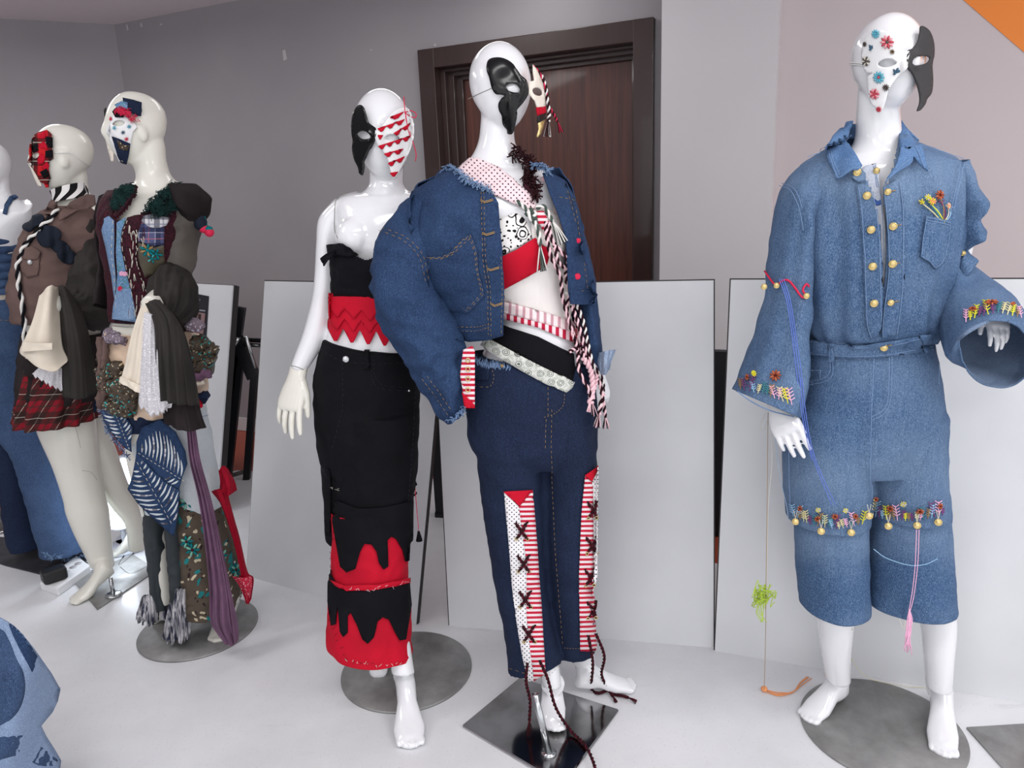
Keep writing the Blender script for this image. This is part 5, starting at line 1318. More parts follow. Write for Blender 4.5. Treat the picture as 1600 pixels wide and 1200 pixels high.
cl_ += [crv([(1263, 534), (1320, 541), (1365, 541), (1420, 531), (1453, 524)]), crv([(1263, 551), (1320, 556), (1365, 556), (1420, 549), (1455, 543)]), [(1366, 538), (1364, 558)], [(1365, 560), (1361, 640), (1358, 780)], crv([(1388, 557), (1386, 620), (1378, 640), (1362, 650)]), crv([(1392, 556), (1390, 622), (1380, 645), (1362, 655)]), crv([(1299, 562), (1298, 582), (1286, 592), (1264, 597)]), crv([(1303, 562), (1302, 586), (1288, 597), (1264, 602)]), [(1264, 578), (1285, 578)], [(1285, 578), (1284, 592)], [(1462, 570), (1462, 600)], [(1236, 700), (1238, 800)]]
stitches('stitching', cl_, Multi(sBo, sLg, sSF, sUp), mThrB, js, .0007, .010, dash=False)
stitches('stitching', [crv([(1255, 475), (1240, 560), (1226, 620)]), crv([(1250, 475), (1234, 560), (1220, 615)])], sSF, mThrB, js, .0007, .003)
for x in ((1299, 534), (1440, 521)): jpiece('belt_loop', [(x[0] - 4, x[1]), (x[0] + 4, x[1]), (x[0] + 7, x[1] + 30), (x[0], x[1] + 31)], Multi(sBo, sLg), .010, .003, 5)
pkF = [(1446, 337), (1465, 341), (1484, 347), (1480, 375), (1475, 400), (1468, 412), (1459, 421), (1450, 409), (1436, 402), (1440, 370)]
pko = jpiece('chest_pocket', pkF, sBo, .005, .003, 5)
q1 = inner(pkF, .07); stitches('stitching', [q1 + [q1[0]], [(1446, 344), (1482, 353)]], sBo, mThrB, js, .0007, .009, dash=False)
for x, y in ((1354, 306), (1361, 359), (1363, 416), (1365, 473), (1385, 301), (1393, 354), (1392, 412), (1390, 472), (1339, 271), (1380, 537)):
    button(x, y, Multi(sBo, sLg), mGold, js, .0085 if (x, y) not in ((1385, 301), (1390, 472)) else .007, .012, 'brass_button')
    if x > 1378: stitches('buttonhole', [[(x + 4, y - 1), (x + 13, y - 2)]], Multi(sBo, sLg), mThrG, js, .0010, .0105, dash=False)
button(1371, 263, inn, mGold, js, .007, .006, 'brass_button'); button(1522, 337, Fn(lambda x, y: W(x, y, YF - .02)), mGold, js, .007, 0, 'brass_button'); button(1506, 397, sUp, mGold, js, .006, .004, 'brass_button')
# embroidery
def flower(x, y, s, r, col, parent, off=.006, name='embroidered_flower', n=9):
    c = s.at(x, y, off); k = mpp(x, y, c[1]); u = s.at(x + 3, y, off) - c; w = s.at(x, y - 3, off) - c
    u = nrm(u) if np.linalg.norm(u) < .03 else CR; w = nrm(w) if np.linalg.norm(w) < .03 else CU
    mb = MB(); no = nrm(np.cross(u, w)); no = no if no @ (CAM - c) > 0 else -no
    for i in range(n):
        a = 2 * PI * i / n; d = u * math.cos(a) + w * math.sin(a); mb.add(*tube([c + d * r * .25, c + d * r * .65 + no * .0015, c + d * r], [r * .12, r * .20, r * .10], 5), i % 2)
    mb.add(*ellip(c + no * .001, (r * .25, r * .25, .002), 8, 6, np.array([u, w, no])), 2 if len(col) > 2 else 0)
    return mb.build(name, list(col), parent)
mPetal = [mThrBr, plain('thread_copper', (186, 104, 74), .8), plain('thread_dark_red', (80, 24, 24), .8)]
rr = random.Random(21)
def sprig(x, y, s, h, mat, parent, off=.005, lean=0.0):
    ln = [crv([(x, y), (x + lean * h * .5, y - h * .5), (x + lean * h, y - h)], 5)]
    for t in (.3, .5, .7, .9):
        bx, by = x + lean * h * t, y - h * t
        for sd in (-1, 1): ln.append([(bx, by), (bx + sd * h * .22, by - h * .16)])
    mb = MB()
    for l in ln:
        P = [s.at(p[0], p[1], off) for p in along(l, 2.5)]
        P = [P[0]] + [q for a, q in zip(P, P[1:]) if np.linalg.norm(q - a) < .03]
        if len(P) > 1: mb.add(*tube(P, .0011, 5))
    if mb.v: mb.build('embroidered_sprig', mat, parent)
cols = [mThrY, plain('thread_teal', (70, 130, 140), .8), plain('thread_ecru', (214, 206, 160), .8), mThrPink, plain('thread_sky', (150, 190, 220), .8), mThrG, plain('thread_violet', (120, 70, 120), .8)]
def garden(base, s, n, fl, h=(12, 22), parent=None):
    parent = parent or js; P = along(base, 1.0)
    for i in range(n):
        p = P[int((i + .5) / n * (len(P) - 1))]; sprig(p[0], p[1], s, rr.uniform(*h), cols[rr.randrange(len(cols))], parent, lean=rr.uniform(-.3, .3))
    for x, y, r in fl: flower(x, y, s, r, mPetal, parent)
garden([(1156, 608), (1180, 614), (1215, 624), (1240, 634)], sSF, 13, [(1212, 587, .013), (1170, 590, .009)], (14, 26)); 
flower(1180, 584, sSF, .008, [mThrY, mThrY], js)
stitches('cuff_piping', [crv([(1152, 611), (1175, 628), (1205, 642), (1240, 651)])], sSF, mThrB, js, .0016, .003, dash=False)
garden([(1508, 506), (1530, 496), (1560, 490), (1597, 498)], sBell, 13, [(1549, 475, .012), (1521, 485, .009), (1580, 477, .010)], (12, 22))
garden([(1240, 806), (1270, 820), (1310, 826), (1348, 818)], sLg, 20, [(1252, 794, .008), (1278, 810, .008), (1304, 806, .008), (1335, 806, .008)], (10, 24))
garden([(1362, 804), (1390, 812), (1430, 814), (1474, 804)], sLg, 20, [(1365, 780, .007), (1392, 794, .009), (1437, 798, .009), (1467, 790, .008)], (10, 24))
flower(1412, 787, sLg, .008, [mThrW, mThrY], js); flower(1279, 796, sLg, .007, [mThrW, mThrY], js); flower(1320, 797, sLg, .007, [mThrW, mThrY], js)
for x, y in ((1243, 815), (1283, 830), (1330, 832), (1388, 822), (1433, 821), (1466, 816), (1358, 806), (1482, 806)):
    yo = YF - (.105 if 1250 < x < 1470 else .04)
    stitches('button_loop', [[(x - 3, y - 18), (x, y - 4)], [(x + 3, y - 18), (x, y - 4)]], Fn(lambda a, b: W(a, b, yo - .012)), mThrW, js, .0008, 0, dash=False)
    button(x, y, Fn(lambda a, b: W(a, b, yo - .012)), mGold, js, .0088, 0, 'brass_button')
# bouquet over the pocket
for (x0, y0), (x1, y1), m in (((1466, 344), (1437, 316), cols[2]), ((1467, 343), (1445, 312), cols[1]), ((1469, 343), (1452, 318), mThrY), ((1470, 344), (1465, 306), mThrG), ((1472, 344), (1468, 318), plain('thread_plum', (120, 60, 100), .8)), ((1474, 345), (1478, 324), mThrW), ((1476, 345), (1482, 328), cols[4]), ((1470, 366), (1471, 347), mThrY)):
    ln = [crv([(x0, y0), ((x0 + x1) / 2 + 3, (y0 + y1) / 2), (x1, y1)], 6), [(x1, y1), (x1 - 4, y1 - 3)], [(x1, y1), (x1 + 3, y1 - 5)]]
    stitches('embroidered_stem', ln, sBo, m, js, .0013, .007, dash=False)
flower(1465, 306, sBo, .011, mPetal, js, .010); flower(1455, 315, sBo, .008, [mThrOr, mThrY], js, .010); flower(1448, 309, sBo, .007, [mThrY, mThrW], js, .010); flower(1477, 322, sBo, .007, [mThrOr, mThrW], js, .010); flower(1438, 316, sBo, .006, [mThrY, mThrG], js, .010)
# crimson and blue threads at the elbow
stitches('crimson_ribbon', [crv([(1198, 424), (1206, 436), (1216, 447), (1222, 440), (1232, 438), (1245, 452), (1252, 464), (1259, 466)]), crv([(1259, 466), (1254, 454), (1258, 444), (1262, 448)])], sSF, mThrRed, js, .0024, .006, dash=False)
for x, y in ((1217, 446), (1257, 463), (1194, 448)): button(x, y, sSF, mGold, js, .007, .010, 'brass_button')
for k, ex in enumerate((-3, 0, 3)):
    P = [sSF.at(1224 + ex, 436, .012), W(1232 + ex, 470, YF - .11), W(1240 + ex, 520, YF - .13), W(1248 + ex * 1.3, 580, YF - .14), W(1258 + ex, 660, YF - .145), W(1272 + ex, 720, YF - .14), W(1300 + ex * 2, 790, YF - .13)][:7 - (k == 0)]
    mb = MB(); mb.add(*tube(curve3(P, 40), .0009, 5)); mb.build('blue_thread', mThrBlue, js)
mb = MB(); mb.add(*tube(curve3([W(1250, 590, YF - .14), W(1252, 612, YF - .14), W(1247, 616, YF - .14), W(1246, 600, YF - .14)], 14), .0012, 5)); mb.build('blue_thread', mThrBlue, js)
# loose threads hanging from cuffs and hem
def hang(name, pts, r, mat, label=None):
    mb = MB(); mb.add(*tube(curve3([W(*p) for p in pts], 40), r, 5)); return mb.build(name, mat, js, label)
yh = YF - .02
hang('hanging_thread', [(1200, 645, yh), (1199, 760, yh), (1197, 900, yh), (1196, 1000, yh), (1194, 1078, yh - .01)], .0008, mThrG)
hang('hanging_thread', [(1203, 645, yh), (1206, 720, yh), (1200, 800, yh), (1198, 930, yh)], .0007, mThrW)
hang('hanging_thread', [(1208, 650, yh), (1218, 740, yh), (1229, 790, yh), (1232, 812, yh)], .0010, plain('thread_steel', (150, 172, 196), .8))
hang('hanging_thread', [(1196, 645, yh), (1188, 665, yh), (1192, 672, yh), (1200, 655, yh)], .0007, mThrW)
rr = random.Random(8)
mb = MB()
for i in range(26):
    c = W(1192 + rr.uniform(-10, 10), 925 + rr.uniform(-8, 12), yh + rr.uniform(-.02, .02)); P = [c + np.array([rr.uniform(-.02, .02), rr.uniform(-.01, .01), rr.uniform(-.03, .02)]) for _ in range(5)]
    mb.add(*tube(curve3(P, 16), .0011, 4))
for i in range(6): mb.add(*tube(curve3([W(1190 + rr.uniform(-6, 6), 935, yh), W(1188 + rr.uniform(-8, 6), 955, yh), W(1192 + rr.uniform(-8, 6), 972, yh)], 12), .0010, 4))
mb.build('lime_thread_tangle', mThrGreen, js, 'lime green tangle of thread')
P = [G(1194, 1080), G(1215, 1086), G(1240, 1082), G(1250, 1070), G(1264, 1060)]
mb = MB()
for k in range(4): mb.add(*tube(curve3([p + np.array([rr.uniform(-.006, .006), rr.uniform(-.008, .008), .003]) for p in P], 24), .0016, 4))
mb.add(*ellip(P[0] + np.array([0, 0, .008]), (.010, .010, .008), 8, 6)); mb.build('orange_thread', mThrOr, js, 'orange thread trailing on the floor')
yk = YF - .125
hang('pink_thread', [(1432, 828, yk), (1430, 880, yk), (1426, 920, yk), (1420, 955, yk)], .0010, mThrPink); hang('pink_thread', [(1436, 828, yk), (1434, 880, yk), (1428, 930, yk), (1422, 955, yk)], .0010, mThrPink)
mb = MB()
for k in range(12): mb.add(*tube(curve3([W(1421, 952, yk), W(1421 + rr.uniform(-5, 5), 970, yk), W(1419 + rr.uniform(-5, 5), 990, yk), W(1418 + rr.uniform(-7, 8), 1005 + rr.uniform(0, 26), yk + rr.uniform(-.01, .01))], 14), .0012, 4))
mb.build('pink_tassel', mThrPink, js)
hang('pale_blue_thread', [(1365, 858, yk), (1385, 872, yk), (1420, 883, yk), (1445, 882, yk), (1465, 873, yk)], .0009, cols[4])
hang('hanging_thread', [(1325, 975, yh), (1332, 985, yh), (1330, 976, yh)], .0009, mThrW); hang('hanging_thread', [(1405, 968, yk), (1412, 982, yk), (1414, 970, yk)], .0009, mThrW)
hang('hanging_thread', [(1320, 1010, YF + .05), (1350, 1055, YF + .1), (1400, 1070, YF + .12), (1450, 1075, YF + .12)], .0008, cols[2])
# mask
YfF = float((hc + hf * hH * .42)[1])
def mkF(x, y):
    h = sBF.at(x, y, 0); d = (x - 1413) / 50.0; p = W(x, y, YfF - .008 + (.030 * d * d if d < 0 else .06 * d * d)); dome = h - nrm(ray(x, y)) * .004
    return p if (p[1] < dome[1] or x > 1436) else dome
SF = Fn(mkF); nosf = lambda x, y: .012 * math.exp(-((x - 1415) / 6) ** 2 - ((y - 105) / 14) ** 2)
mA = [(1374, 46), (1384, 49), (1394, 58), (1402, 68), (1412, 79), (1420, 82), (1417, 95), (1416, 108), (1404, 118), (1395, 130), (1388, 142), (1384, 158), (1378, 173), (1371, 175), (1368, 168), (1362, 162), (1358, 148), (1356, 132), (1357, 120), (1364, 114), (1354, 113), (1349, 100), (1347, 85), (1350, 68), (1360, 52)]
ma = piece('mask', mA, SF, mMaskW, rF, .003, .003, 3.5, holes=(smoothpoly([(1372, 100), (1380, 93), (1392, 92), (1401, 98), (1392, 104), (1380, 105)], 3),), smooth=True, label='white half of the mask decorated with little flowers', bump=nosf)
mB_ = [(1438, 41), (1450, 48), (1457, 65), (1458, 85), (1455, 102), (1456, 125), (1454, 145), (1447, 155), (1444, 163), (1437, 172), (1432, 173), (1436, 160), (1435, 145), (1430, 128), (1424, 115), (1418, 108), (1415, 95), (1417, 80), (1425, 76), (1433, 65), (1436, 52)]
piece('mask_half', mB_, SF, mMaskBm, rF, .003, .003, 3.5, holes=(smoothpoly([(1424, 98), (1430, 90), (1440, 87), (1451, 90), (1449, 97), (1440, 101), (1430, 102)], 3),), smooth=True, label='matt black half of the mask', bump=nosf)
cTeal = plain('petal_teal', (90, 170, 190), .6); cNavy = plain('petal_navy', (44, 80, 104), .6); cRed = plain('petal_red', (186, 60, 76), .6); cRose = plain('petal_rose', (228, 150, 160), .6); cDk = plain('petal_umber', (76, 66, 62), .6)
for x, y, r, cc in ((1368, 53, .009, [cTeal, cTeal]), (1386, 66, .013, [cRed, cRose, cDk]), (1351, 69, .005, [cDk, cDk]), (1394, 81, .005, [cDk, mThrG]), (1353, 96, .010, [cDk, mThrW]), (1373, 121, .012, [cTeal, cTeal, cRed]), (1384, 137, .007, [cDk, cDk]), (1366, 147, .011, [cRed, cRose]), (1373, 171, .006, [cRed, cRed])): flower(x, y, SF, r, cc, ma, .009, 'mask_flower', 10)
for x, y in ((1362, 76), (1400, 114)):
    mb = MB(); c = mkF(x, y) - nrm(ray(x, y)) * .008
    for a, L in ((1.2, .016), (.5, .014), (2.2, .010), (3.6, .007)): d = CR * math.cos(a) + CU * math.sin(a); mb.add(*tube([c, c + d * L * .5, c + d * L], [.001, .003, .0005], 6))
    mb.build('mask_bird', cNavy, ma)
stitches('mask_elastic', [crv([(1329, 98), (1338, 98), (1350, 100)]), crv([(1329, 101), (1338, 101), (1350, 103)])], sBF, mStrap, rF, .0012, .002, dash=False)
# ================================================================== patchwork mannequin
YC = 2.30
rC = thing('mannequin', 'cream mannequin turned left in a patchwork denim vest with dark sheer sleeves and slashed denim', 'mannequin', G(310, 985), 'dressed display mannequins')
hp, hc, hf, hr, hu, hH = head(213, 143, 258, YC - .01, -1.02, -.03, lat=.33, ears=True)
parts = hp + bodyparts([
    [(212, 250, 205, .04), (208, 256, 228, .046), (208, 258, 250, .048), (215, 266, 275, .052), (208, 285, 290, .06), (185, 300, 303, .07)],
    [(205, 280, 288, .055), (180, 298, 306, .075), (172, 284, 335, -.01, .10), (172, 276, 370, -.02, .11), (178, 284, 410, .095), (184, 280, 450, .085), (180, 282, 500, .09), (176, 300, 560, .11), (180, 305, 620, .12), (190, 300, 680, .10)],
    [(195, 258, 640, .09), (205, 256, 720, .08), (225, 262, 800, .055), (240, 268, 880, .045), (250, 272, 940, .035)],
    [(245, 310, 640, .02, .09), (270, 330, 720, .02, .08), (300, 345, 800, .02, .06), (325, 368, 880, .02, .05), (345, 374, 940, .02, .036)],
    [(285, 305, 318, 315, 0, .045), (272, 380, 302, 385, 0, .042), (252, 440, 285, 455, -.06, .038), (235, 455, 258, 480, -.14, .030), (224, 465, 240, 488, -.19, .026)]], YC)
h1, t1 = G(368, 958), G(336, 1006); parts += foot(h1, t1, .034, .03, W(361, 940, h1[1]), .032)
h2, t2 = G(262, 975), G(243, 972); parts += foot(h2, t2, .03, .02, W(260, 950, h2[1]), .03, toes=False)
bodyC = link('body', remesh(parts, .0050, 5), mCream, rC); sBC = bsurf(bodyC, YC - .1)
cc = G(311, 982); mb = MB(); mb.add(*disc(cc, .20, .007, 96, bev=.002)); mb.build('base_plate', mSteel, rC, 'round scuffed steel base plate')
# patchwork vest
VE = [(172, 292, 298, .09), (164, 294, 320, -.0, .115), (160, 292, 350, -.015, .13), (168, 288, 400, -.01, .12), (177, 284, 450, .105), (178, 284, 498, .105)]
v, f, u = loft(VE, YC, 140, 110, False, fold=folds(.002, (3, 5), 61, 1, .005, 9)); sV = Surf(v, f, YC - .1)
vc = [(206, 270), (215, 292), (212, 305), (200, 325), (183, 342), (190, 347), (205, 343), (225, 330), (250, 312), (270, 293), (285, 270)]
f = cutfront(v, f, vc, YC)
ve = link('patchwork_vest', fixn(mesh_of(v, f, True, u)), mWine, rC, 'patchwork vest of wine, denim and plaid strips'); solid(ve, .003, 0)
def vp(name, ol, m, off=.005, th=.002, st=5, **k): return piece(name, ol, sV, m, ve, off, th, st, **k)
vp('denim_strip', [(165, 342), (172, 338), (180, 345), (180, 400), (183, 440), (181, 470), (176, 430), (168, 390), (161, 360)], mDenL, label='pale denim strip')
vp('flecked_strip', [(184, 348), (198, 340), (191, 365), (193, 395), (201, 430), (208, 460), (212, 497), (180, 497), (182, 470), (185, 430), (183, 390)], mFlorD, label='flecked green and blue strip')
vp('denim_hem', [(185, 450), (206, 450), (212, 480), (214, 503), (178, 499), (180, 475)], mDenL, .008)
vp('wine_strip', [(200, 340), (216, 336), (224, 345), (214, 365), (212, 400), (222, 440), (236, 470), (234, 500), (212, 499), (206, 455), (196, 415), (190, 380), (192, 358)], mWine, .006, label='wine textured strip')
vp('plaid_patch', [(221, 348), (240, 350), (255, 352), (255, 382), (240, 384), (216, 376), (216, 362)], mPlaidB, .007)
vp('check_patch', [(224, 338), (240, 334), (264, 340), (258, 352), (246, 356), (232, 354), (221, 346)], mPlaidW, .010)
op = vp('olive_patch', [(216, 378), (240, 386), (254, 382), (256, 410), (248, 425), (226, 432), (219, 412), (215, 392)], plain('olive_velvet', (76, 70, 54), .5, var=.2), .008)
flower(230, 391, sV, .020, [mTeal, mThrG], ve, .012, 'beaded_flower', 9); flower(243, 396, sV, .018, [mTeal, mTeal], ve, .014, 'beaded_flower', 5); flower(236, 404, sV, .014, [mTeal, plain('bead_teal', (60, 160, 160), .4)], ve, .014, 'beaded_flower', 5)
rr = random.Random(4)
mb = MB()
for i in range(60): 
    x = 203 + rr.random() * 22; y = 345 + rr.random() * 150; a = sV.at(x, y, .009); b = sV.at(x + rr.uniform(-2, 3), y + rr.uniform(4, 14), .009)
    if y > 340: mb.add(*tube([a, b], .0013, 4), 0 if rr.random() < .6 else 1)
mb.build('loose_threads', [mThrW, mThrK2], ve)
stitches('blanket_stitch', [crv([(179, 345), (177, 390), (181, 430), (184, 480)]), crv([(214, 365), (213, 400), (220, 430), (232, 465)]), crv([(200, 345), (192, 370), (197, 410), (206, 450), (212, 495)])], sV, mThrW, ve, .0009, .010)
basting([(178, 499), (196, 503), (214, 503), (234, 500)], 20, sV, mDenN, 'frayed_hem', 6, .006, ve)
for x, y, m in ((192, 426, mThrPink), (197, 427, mThrPink), (190, 450, mThrRed)): flower(x, y, sV, .009, [m, m], ve, .009)
# green ruffles round the neck
rr = random.Random(14)
def ruffles(name, pts, s, n, rpx, mat, parent, L=.022, off=.006):
    P = along(pts, 1.0); mb = MB()
    for i in range(n):
        p = P[int(rr.random() * (len(P) - 1))]; x, y = p[0] + rr.uniform(-rpx, rpx), p[1] + rr.uniform(-rpx, rpx)
        c = s.at(x, y, off); no = nrm(CAM - c); a = rr.uniform(0, 6.28); d = CR * math.cos(a) + CU * math.sin(a); e = np.cross(d, no)
        q = []
        for t in np.linspace(-1, 1, 7): q.append((c + d * L * .5 * t + e * .004 * math.sin(t * 5 + a), c + d * L * .5 * t + no * L * .5 + e * (.006 * math.sin(t * 6 + a))))
        V = [a_ for a_, b_ in q] + [b_ for a_, b_ in q]; mb.add(V, [(k, k + 1, 8 + k, 7 + k) for k in range(6)])
    o = mb.build(name, mat, parent, norm=False); solid(o, .0012, 0); return o
ruffles('green_ruffle', [(178, 325), (181, 308), (190, 298), (203, 292), (205, 300), (192, 312), (184, 322)], sV, 150, 4, mGreenR, ve)
ruffles('green_ruffle', [(232, 326), (245, 315), (262, 300), (274, 292), (280, 300), (270, 320), (250, 332), (240, 334)], Multi(sV, sBC), 260, 6, mGreenR, ve)
vp('neck_edge', [(205, 292), (212, 288), (216, 292), (210, 306), (196, 326), (184, 340), (176, 340), (184, 322), (198, 306)], mWine, .007)
# sheer right sleeve: puff, upper tube, elbow balloon
PF = [(268, 288, 300, 287, 0, .06), (268, 305, 318, 300, 0, .085), (276, 325, 327, 318, 0, .09), (284, 340, 322, 338, 0, .075), (292, 350, 312, 352, 0, .05)]
v, f, u = loft(PF, YC, 70, 60, False, fold=folds(.003, (4, 7), 62, 2, .008, 9)); o = link('sleeve', fixn(mesh_of(v, f, True, u)), mGreyB, rC, 'dark puffed right sleeve with long drapes'); solid(o, .002, 0); slv = o; sPf = Surf(v, f, YC)
UP = [(256, 315, 310, 322, 0, .07), (254, 345, 312, 350, 0, .08), (252, 380, 306, 382, 0, .078), (252, 405, 304, 410, -.01, .072), (256, 422, 296, 428, -.02, .055)]
v, f, u = loft(UP, YC, 70, 60, False, fold=folds(.003, (4, 7), 63, 2, .007, 9)); o = link('sheer_upper', fixn(mesh_of(v, f, True, u)), mSheer, slv); solid(o, .002, 0)
EL = [(258, 418, 298, 424, -.01, .06), (248, 436, 304, 440, -.03, .09), (240, 455, 304, 462, -.06, .10), (240, 480, 298, 488, -.09, .09), (248, 498, 282, 503, -.11, .06)]
v, f, u = loft(EL, YC, 90, 60, True, fold=folds(.011, (9, 14, 19), 64, 1.2, .010, 9)); o = link('elbow_balloon', fixn(mesh_of(v, f, True, u)), mGrey, slv)
drape('cream_panel', [rw((222, 474, YC - .17), (232, 470, YC - .20), (240, 476, YC - .20)), rw((207, 520, YC - .19), (222, 520, YC - .23), (240, 520, YC - .23)), rw((196, 570, YC - .19), (215, 578, YC - .24), (236, 590, YC - .24)), rw((188, 596, YC - .19), (210, 608, YC - .24), (230, 620, YC - .24))], mCreamC, slv, .004, 2, seed=3, label='cream cotton sleeve panel')
drape('cream_cuff', [rw((189, 588, YC - .20), (210, 598, YC - .25), (232, 608, YC - .25)), rw((187, 597, YC - .20), (208, 609, YC - .25), (230, 620, YC - .25))], mCreamC, slv, .003, 2, seed=3, thick=.004)
drape('lace_panel', [rw((225, 488, YC - .22), (236, 490, YC - .24), (246, 500, YC - .22)), rw((220, 540, YC - .24), (234, 540, YC - .27), (252, 545, YC - .25)), rw((218, 590, YC - .24), (234, 595, YC - .28), (258, 600, YC - .26)), rw((216, 632, YC - .24), (240, 648, YC - .28), (271, 632, YC - .26))], mLace, slv, .005, 3, seed=6, label='white lace sleeve panel', wave=.006)
drape('lace_tail', [rw((233, 610, YC - .24), (250, 612, YC - .27), (268, 612, YC - .26)), rw((234, 650, YC - .24), (250, 646, YC - .27), (262, 640, YC - .26))], mLace, slv, .003, 3, seed=7, wave=.006)
drape('dark_drape', [rw((228, 474, YC - .22), (245, 468, YC - .26), (262, 482, YC - .22)), rw((243, 510, YC - .25), (268, 500, YC - .30), (288, 520, YC - .22)), rw((246, 570, YC - .26), (275, 565, YC - .31), (302, 570, YC - .22)), rw((250, 625, YC - .26), (278, 632, YC - .31), (312, 634, YC - .22))], mGrey, slv, .010, 4, 40, 50, seed=8, label='charcoal voile drape')
drape('lower_drape', [rw((262, 615, YC - .22), (285, 618, YC - .25), (308, 622, YC - .2)), rw((256, 645, YC - .22), (285, 650, YC - .26), (316, 650, YC - .2)), rw((258, 662, YC - .22), (290, 674, YC - .26), (323, 668, YC - .2))], mGreyB, slv, .006, 3, seed=9)
for x, y in ((318, 357), (327, 363)):
    c = W(x, y, YC - .02); mb = MB(); mb.add(*ellip(c, (.014, .014, .014), 14, 10), 0); mb.add(*ellip(c + np.array([0, 0, .010]), (.012, .012, .009), 12, 8), 1); mb.add(*tube([c, W(320, 338, YC - .02)], .0012, 4), 1); mb.build('berry_pompom', [mThrRed, mTeal], slv)
mb = MB(); mb.add(*ellip(W(313, 348, YC - .02), (.02, .02, .025), 14, 10)); mb.build('navy_bobble', mNavyF, slv)
# left sleeve (behind, mostly hidden)
v, f, u = loft([(165, 310, 186, 300, .06, .06), (160, 360, 176, 355, .06, .07), (160, 420, 178, 420, .04, .06), (152, 480, 172, 480, .0, .05)], YC, 50, 40, False, fold=folds(.003, (4,), 65, 2, .006, 9)); o = link('sleeve', fixn(mesh_of(v, f, True, u)), mGreyB, ve); solid(o, .002, 0)
# bundled skirts on the hips
SK = [(172, 300, 515, .115), (168, 312, 540, .13), (165, 318, 575, .14), (170, 316, 610, .135), (185, 305, 640, .12)]
v, f, u = loft(SK, YC, 120, 70, False, fold=folds(.006, (6, 9, 13), 71, 1.5, .012, 10)); sk = link('bundled_skirt', fixn(mesh_of(v, f, True, u)), mPeach, rC, 'bundled skirts of peach satin and brown floral print'); solid(sk, .003, 0); sS = Surf(v, f, YC - .12)
def roll(name, pts, r, mat, parent, s=sS, off=.01, seed=1, label=None):
    P = curve3([s.at(x, y, off) for x, y in pts], 50); v, f = tube(P, r, 18); v = [p + nrm(np.array(p) - P[min(len(P) - 1, i // 18)]) * crump(p, r * .55, 22, seed) for i, p in enumerate(v)]
    mb = MB(); mb.add(v, f); return mb.build(name, mat, parent, label)
roll('lilac_band', [(170, 520), (182, 530), (198, 536)], .020, mTapestry, sk); roll('lilac_band', [(275, 515), (290, 510), (303, 508)], .020, mTapestry, sk)
for i, q in enumerate(([(165, 590), (180, 580), (194, 572)], [(164, 605), (180, 598), (196, 590)], [(172, 618), (188, 608), (200, 600)], [(178, 600), (196, 610), (214, 622)], [(186, 612), (205, 622), (215, 628)], [(160, 560), (168, 570), (172, 585)], [(158, 575), (166, 590), (168, 604)], [(176, 632), (192, 640), (208, 640)], [(182, 622), (200, 632), (216, 636)])): roll('floral_gather', q, .020, mFlorG, sk, seed=i)
for i, q in enumerate(([(300, 535), (318, 538), (336, 548)], [(300, 555), (320, 556), (334, 565)], [(298, 570), (316, 574), (330, 576)], [(304, 548), (326, 546), (338, 552)])): roll('floral_gather', q, .026, mFlorG, sk, Fn(lambda x, y: W(x, y, YC - .05)), seed=10 + i)
roll('plum_roll', [(292, 590), (312, 588), (328, 582)], .018, mPlum, sk, Fn(lambda x, y: W(x, y, YC - .07))); roll('cream_roll', [(300, 598), (312, 600), (320, 598)], .013, mCreamC, sk, Fn(lambda x, y: W(x, y, YC - .07)))
roll('navy_roll', [(305, 625), (315, 622), (324, 615)], .022, mDenN, sk, Fn(lambda x, y: W(x, y, YC - .05))); roll('red_roll', [(305, 632), (312, 628)], .014, mRedC, sk, Fn(lambda x, y: W(x, y, YC - .08)))
for i, q in enumerate(([(166, 528), (164, 560), (162, 600), (165, 635)], [(172, 530), (170, 570), (168, 610), (170, 640)])): roll('brown_tie', q, .010, mBrown, sk, off=.02, seed=30 + i)
# waistband and trousers
DW = [(176, 306, 612, .12), (178, 306, 640, .12), (184, 304, 662, .11)]
v, f, u = loft(DW, YC, 90, 30, False, fold=folds(.002, (3,), 73, 1, .005, 9)); tw = link('denim_trousers', fixn(mesh_of(v, f, True, u)), mDenN, rC, 'denim trousers with bleached, slashed and printed panels'); solid(tw, .003, 0)
LG = [(228, 312, 625, .02, .11), (248, 328, 690, .02, .10), (268, 338, 740, .02, .09), (280, 346, 790, .02, .085)]
v, f, u = loft(LG, YC, 80, 60, False, fold=folds(.002, (3, 5), 74, 1, .005, 8)); o = link('bleached_leg', fixn(mesh_of(v, f, True, u)), mDenW, tw, 'bleached right thigh'); solid(o, .003, 0); sLG = Surf(v, f, YC)
LL = [(186, 262, 640, 0, .10), (208, 266, 690, 0, .09), (224, 268, 740, 0, .085), (232, 274, 790, 0, .08)]
v, f, u = loft(LL, YC, 80, 60, False, fold=folds(.002, (3, 5), 75, 1, .005, 8)); o = link('bleached_leg', fixn(mesh_of(v, f, True, u)), mDenW, tw, 'bleached left thigh'); solid(o, .003, 0); sLL = Surf(v, f, YC - .08)
stitches('stitching', [[(300, 650), (312, 652), (326, 648)]], sLG, mThrB, tw, .0008, .004, dash=False)
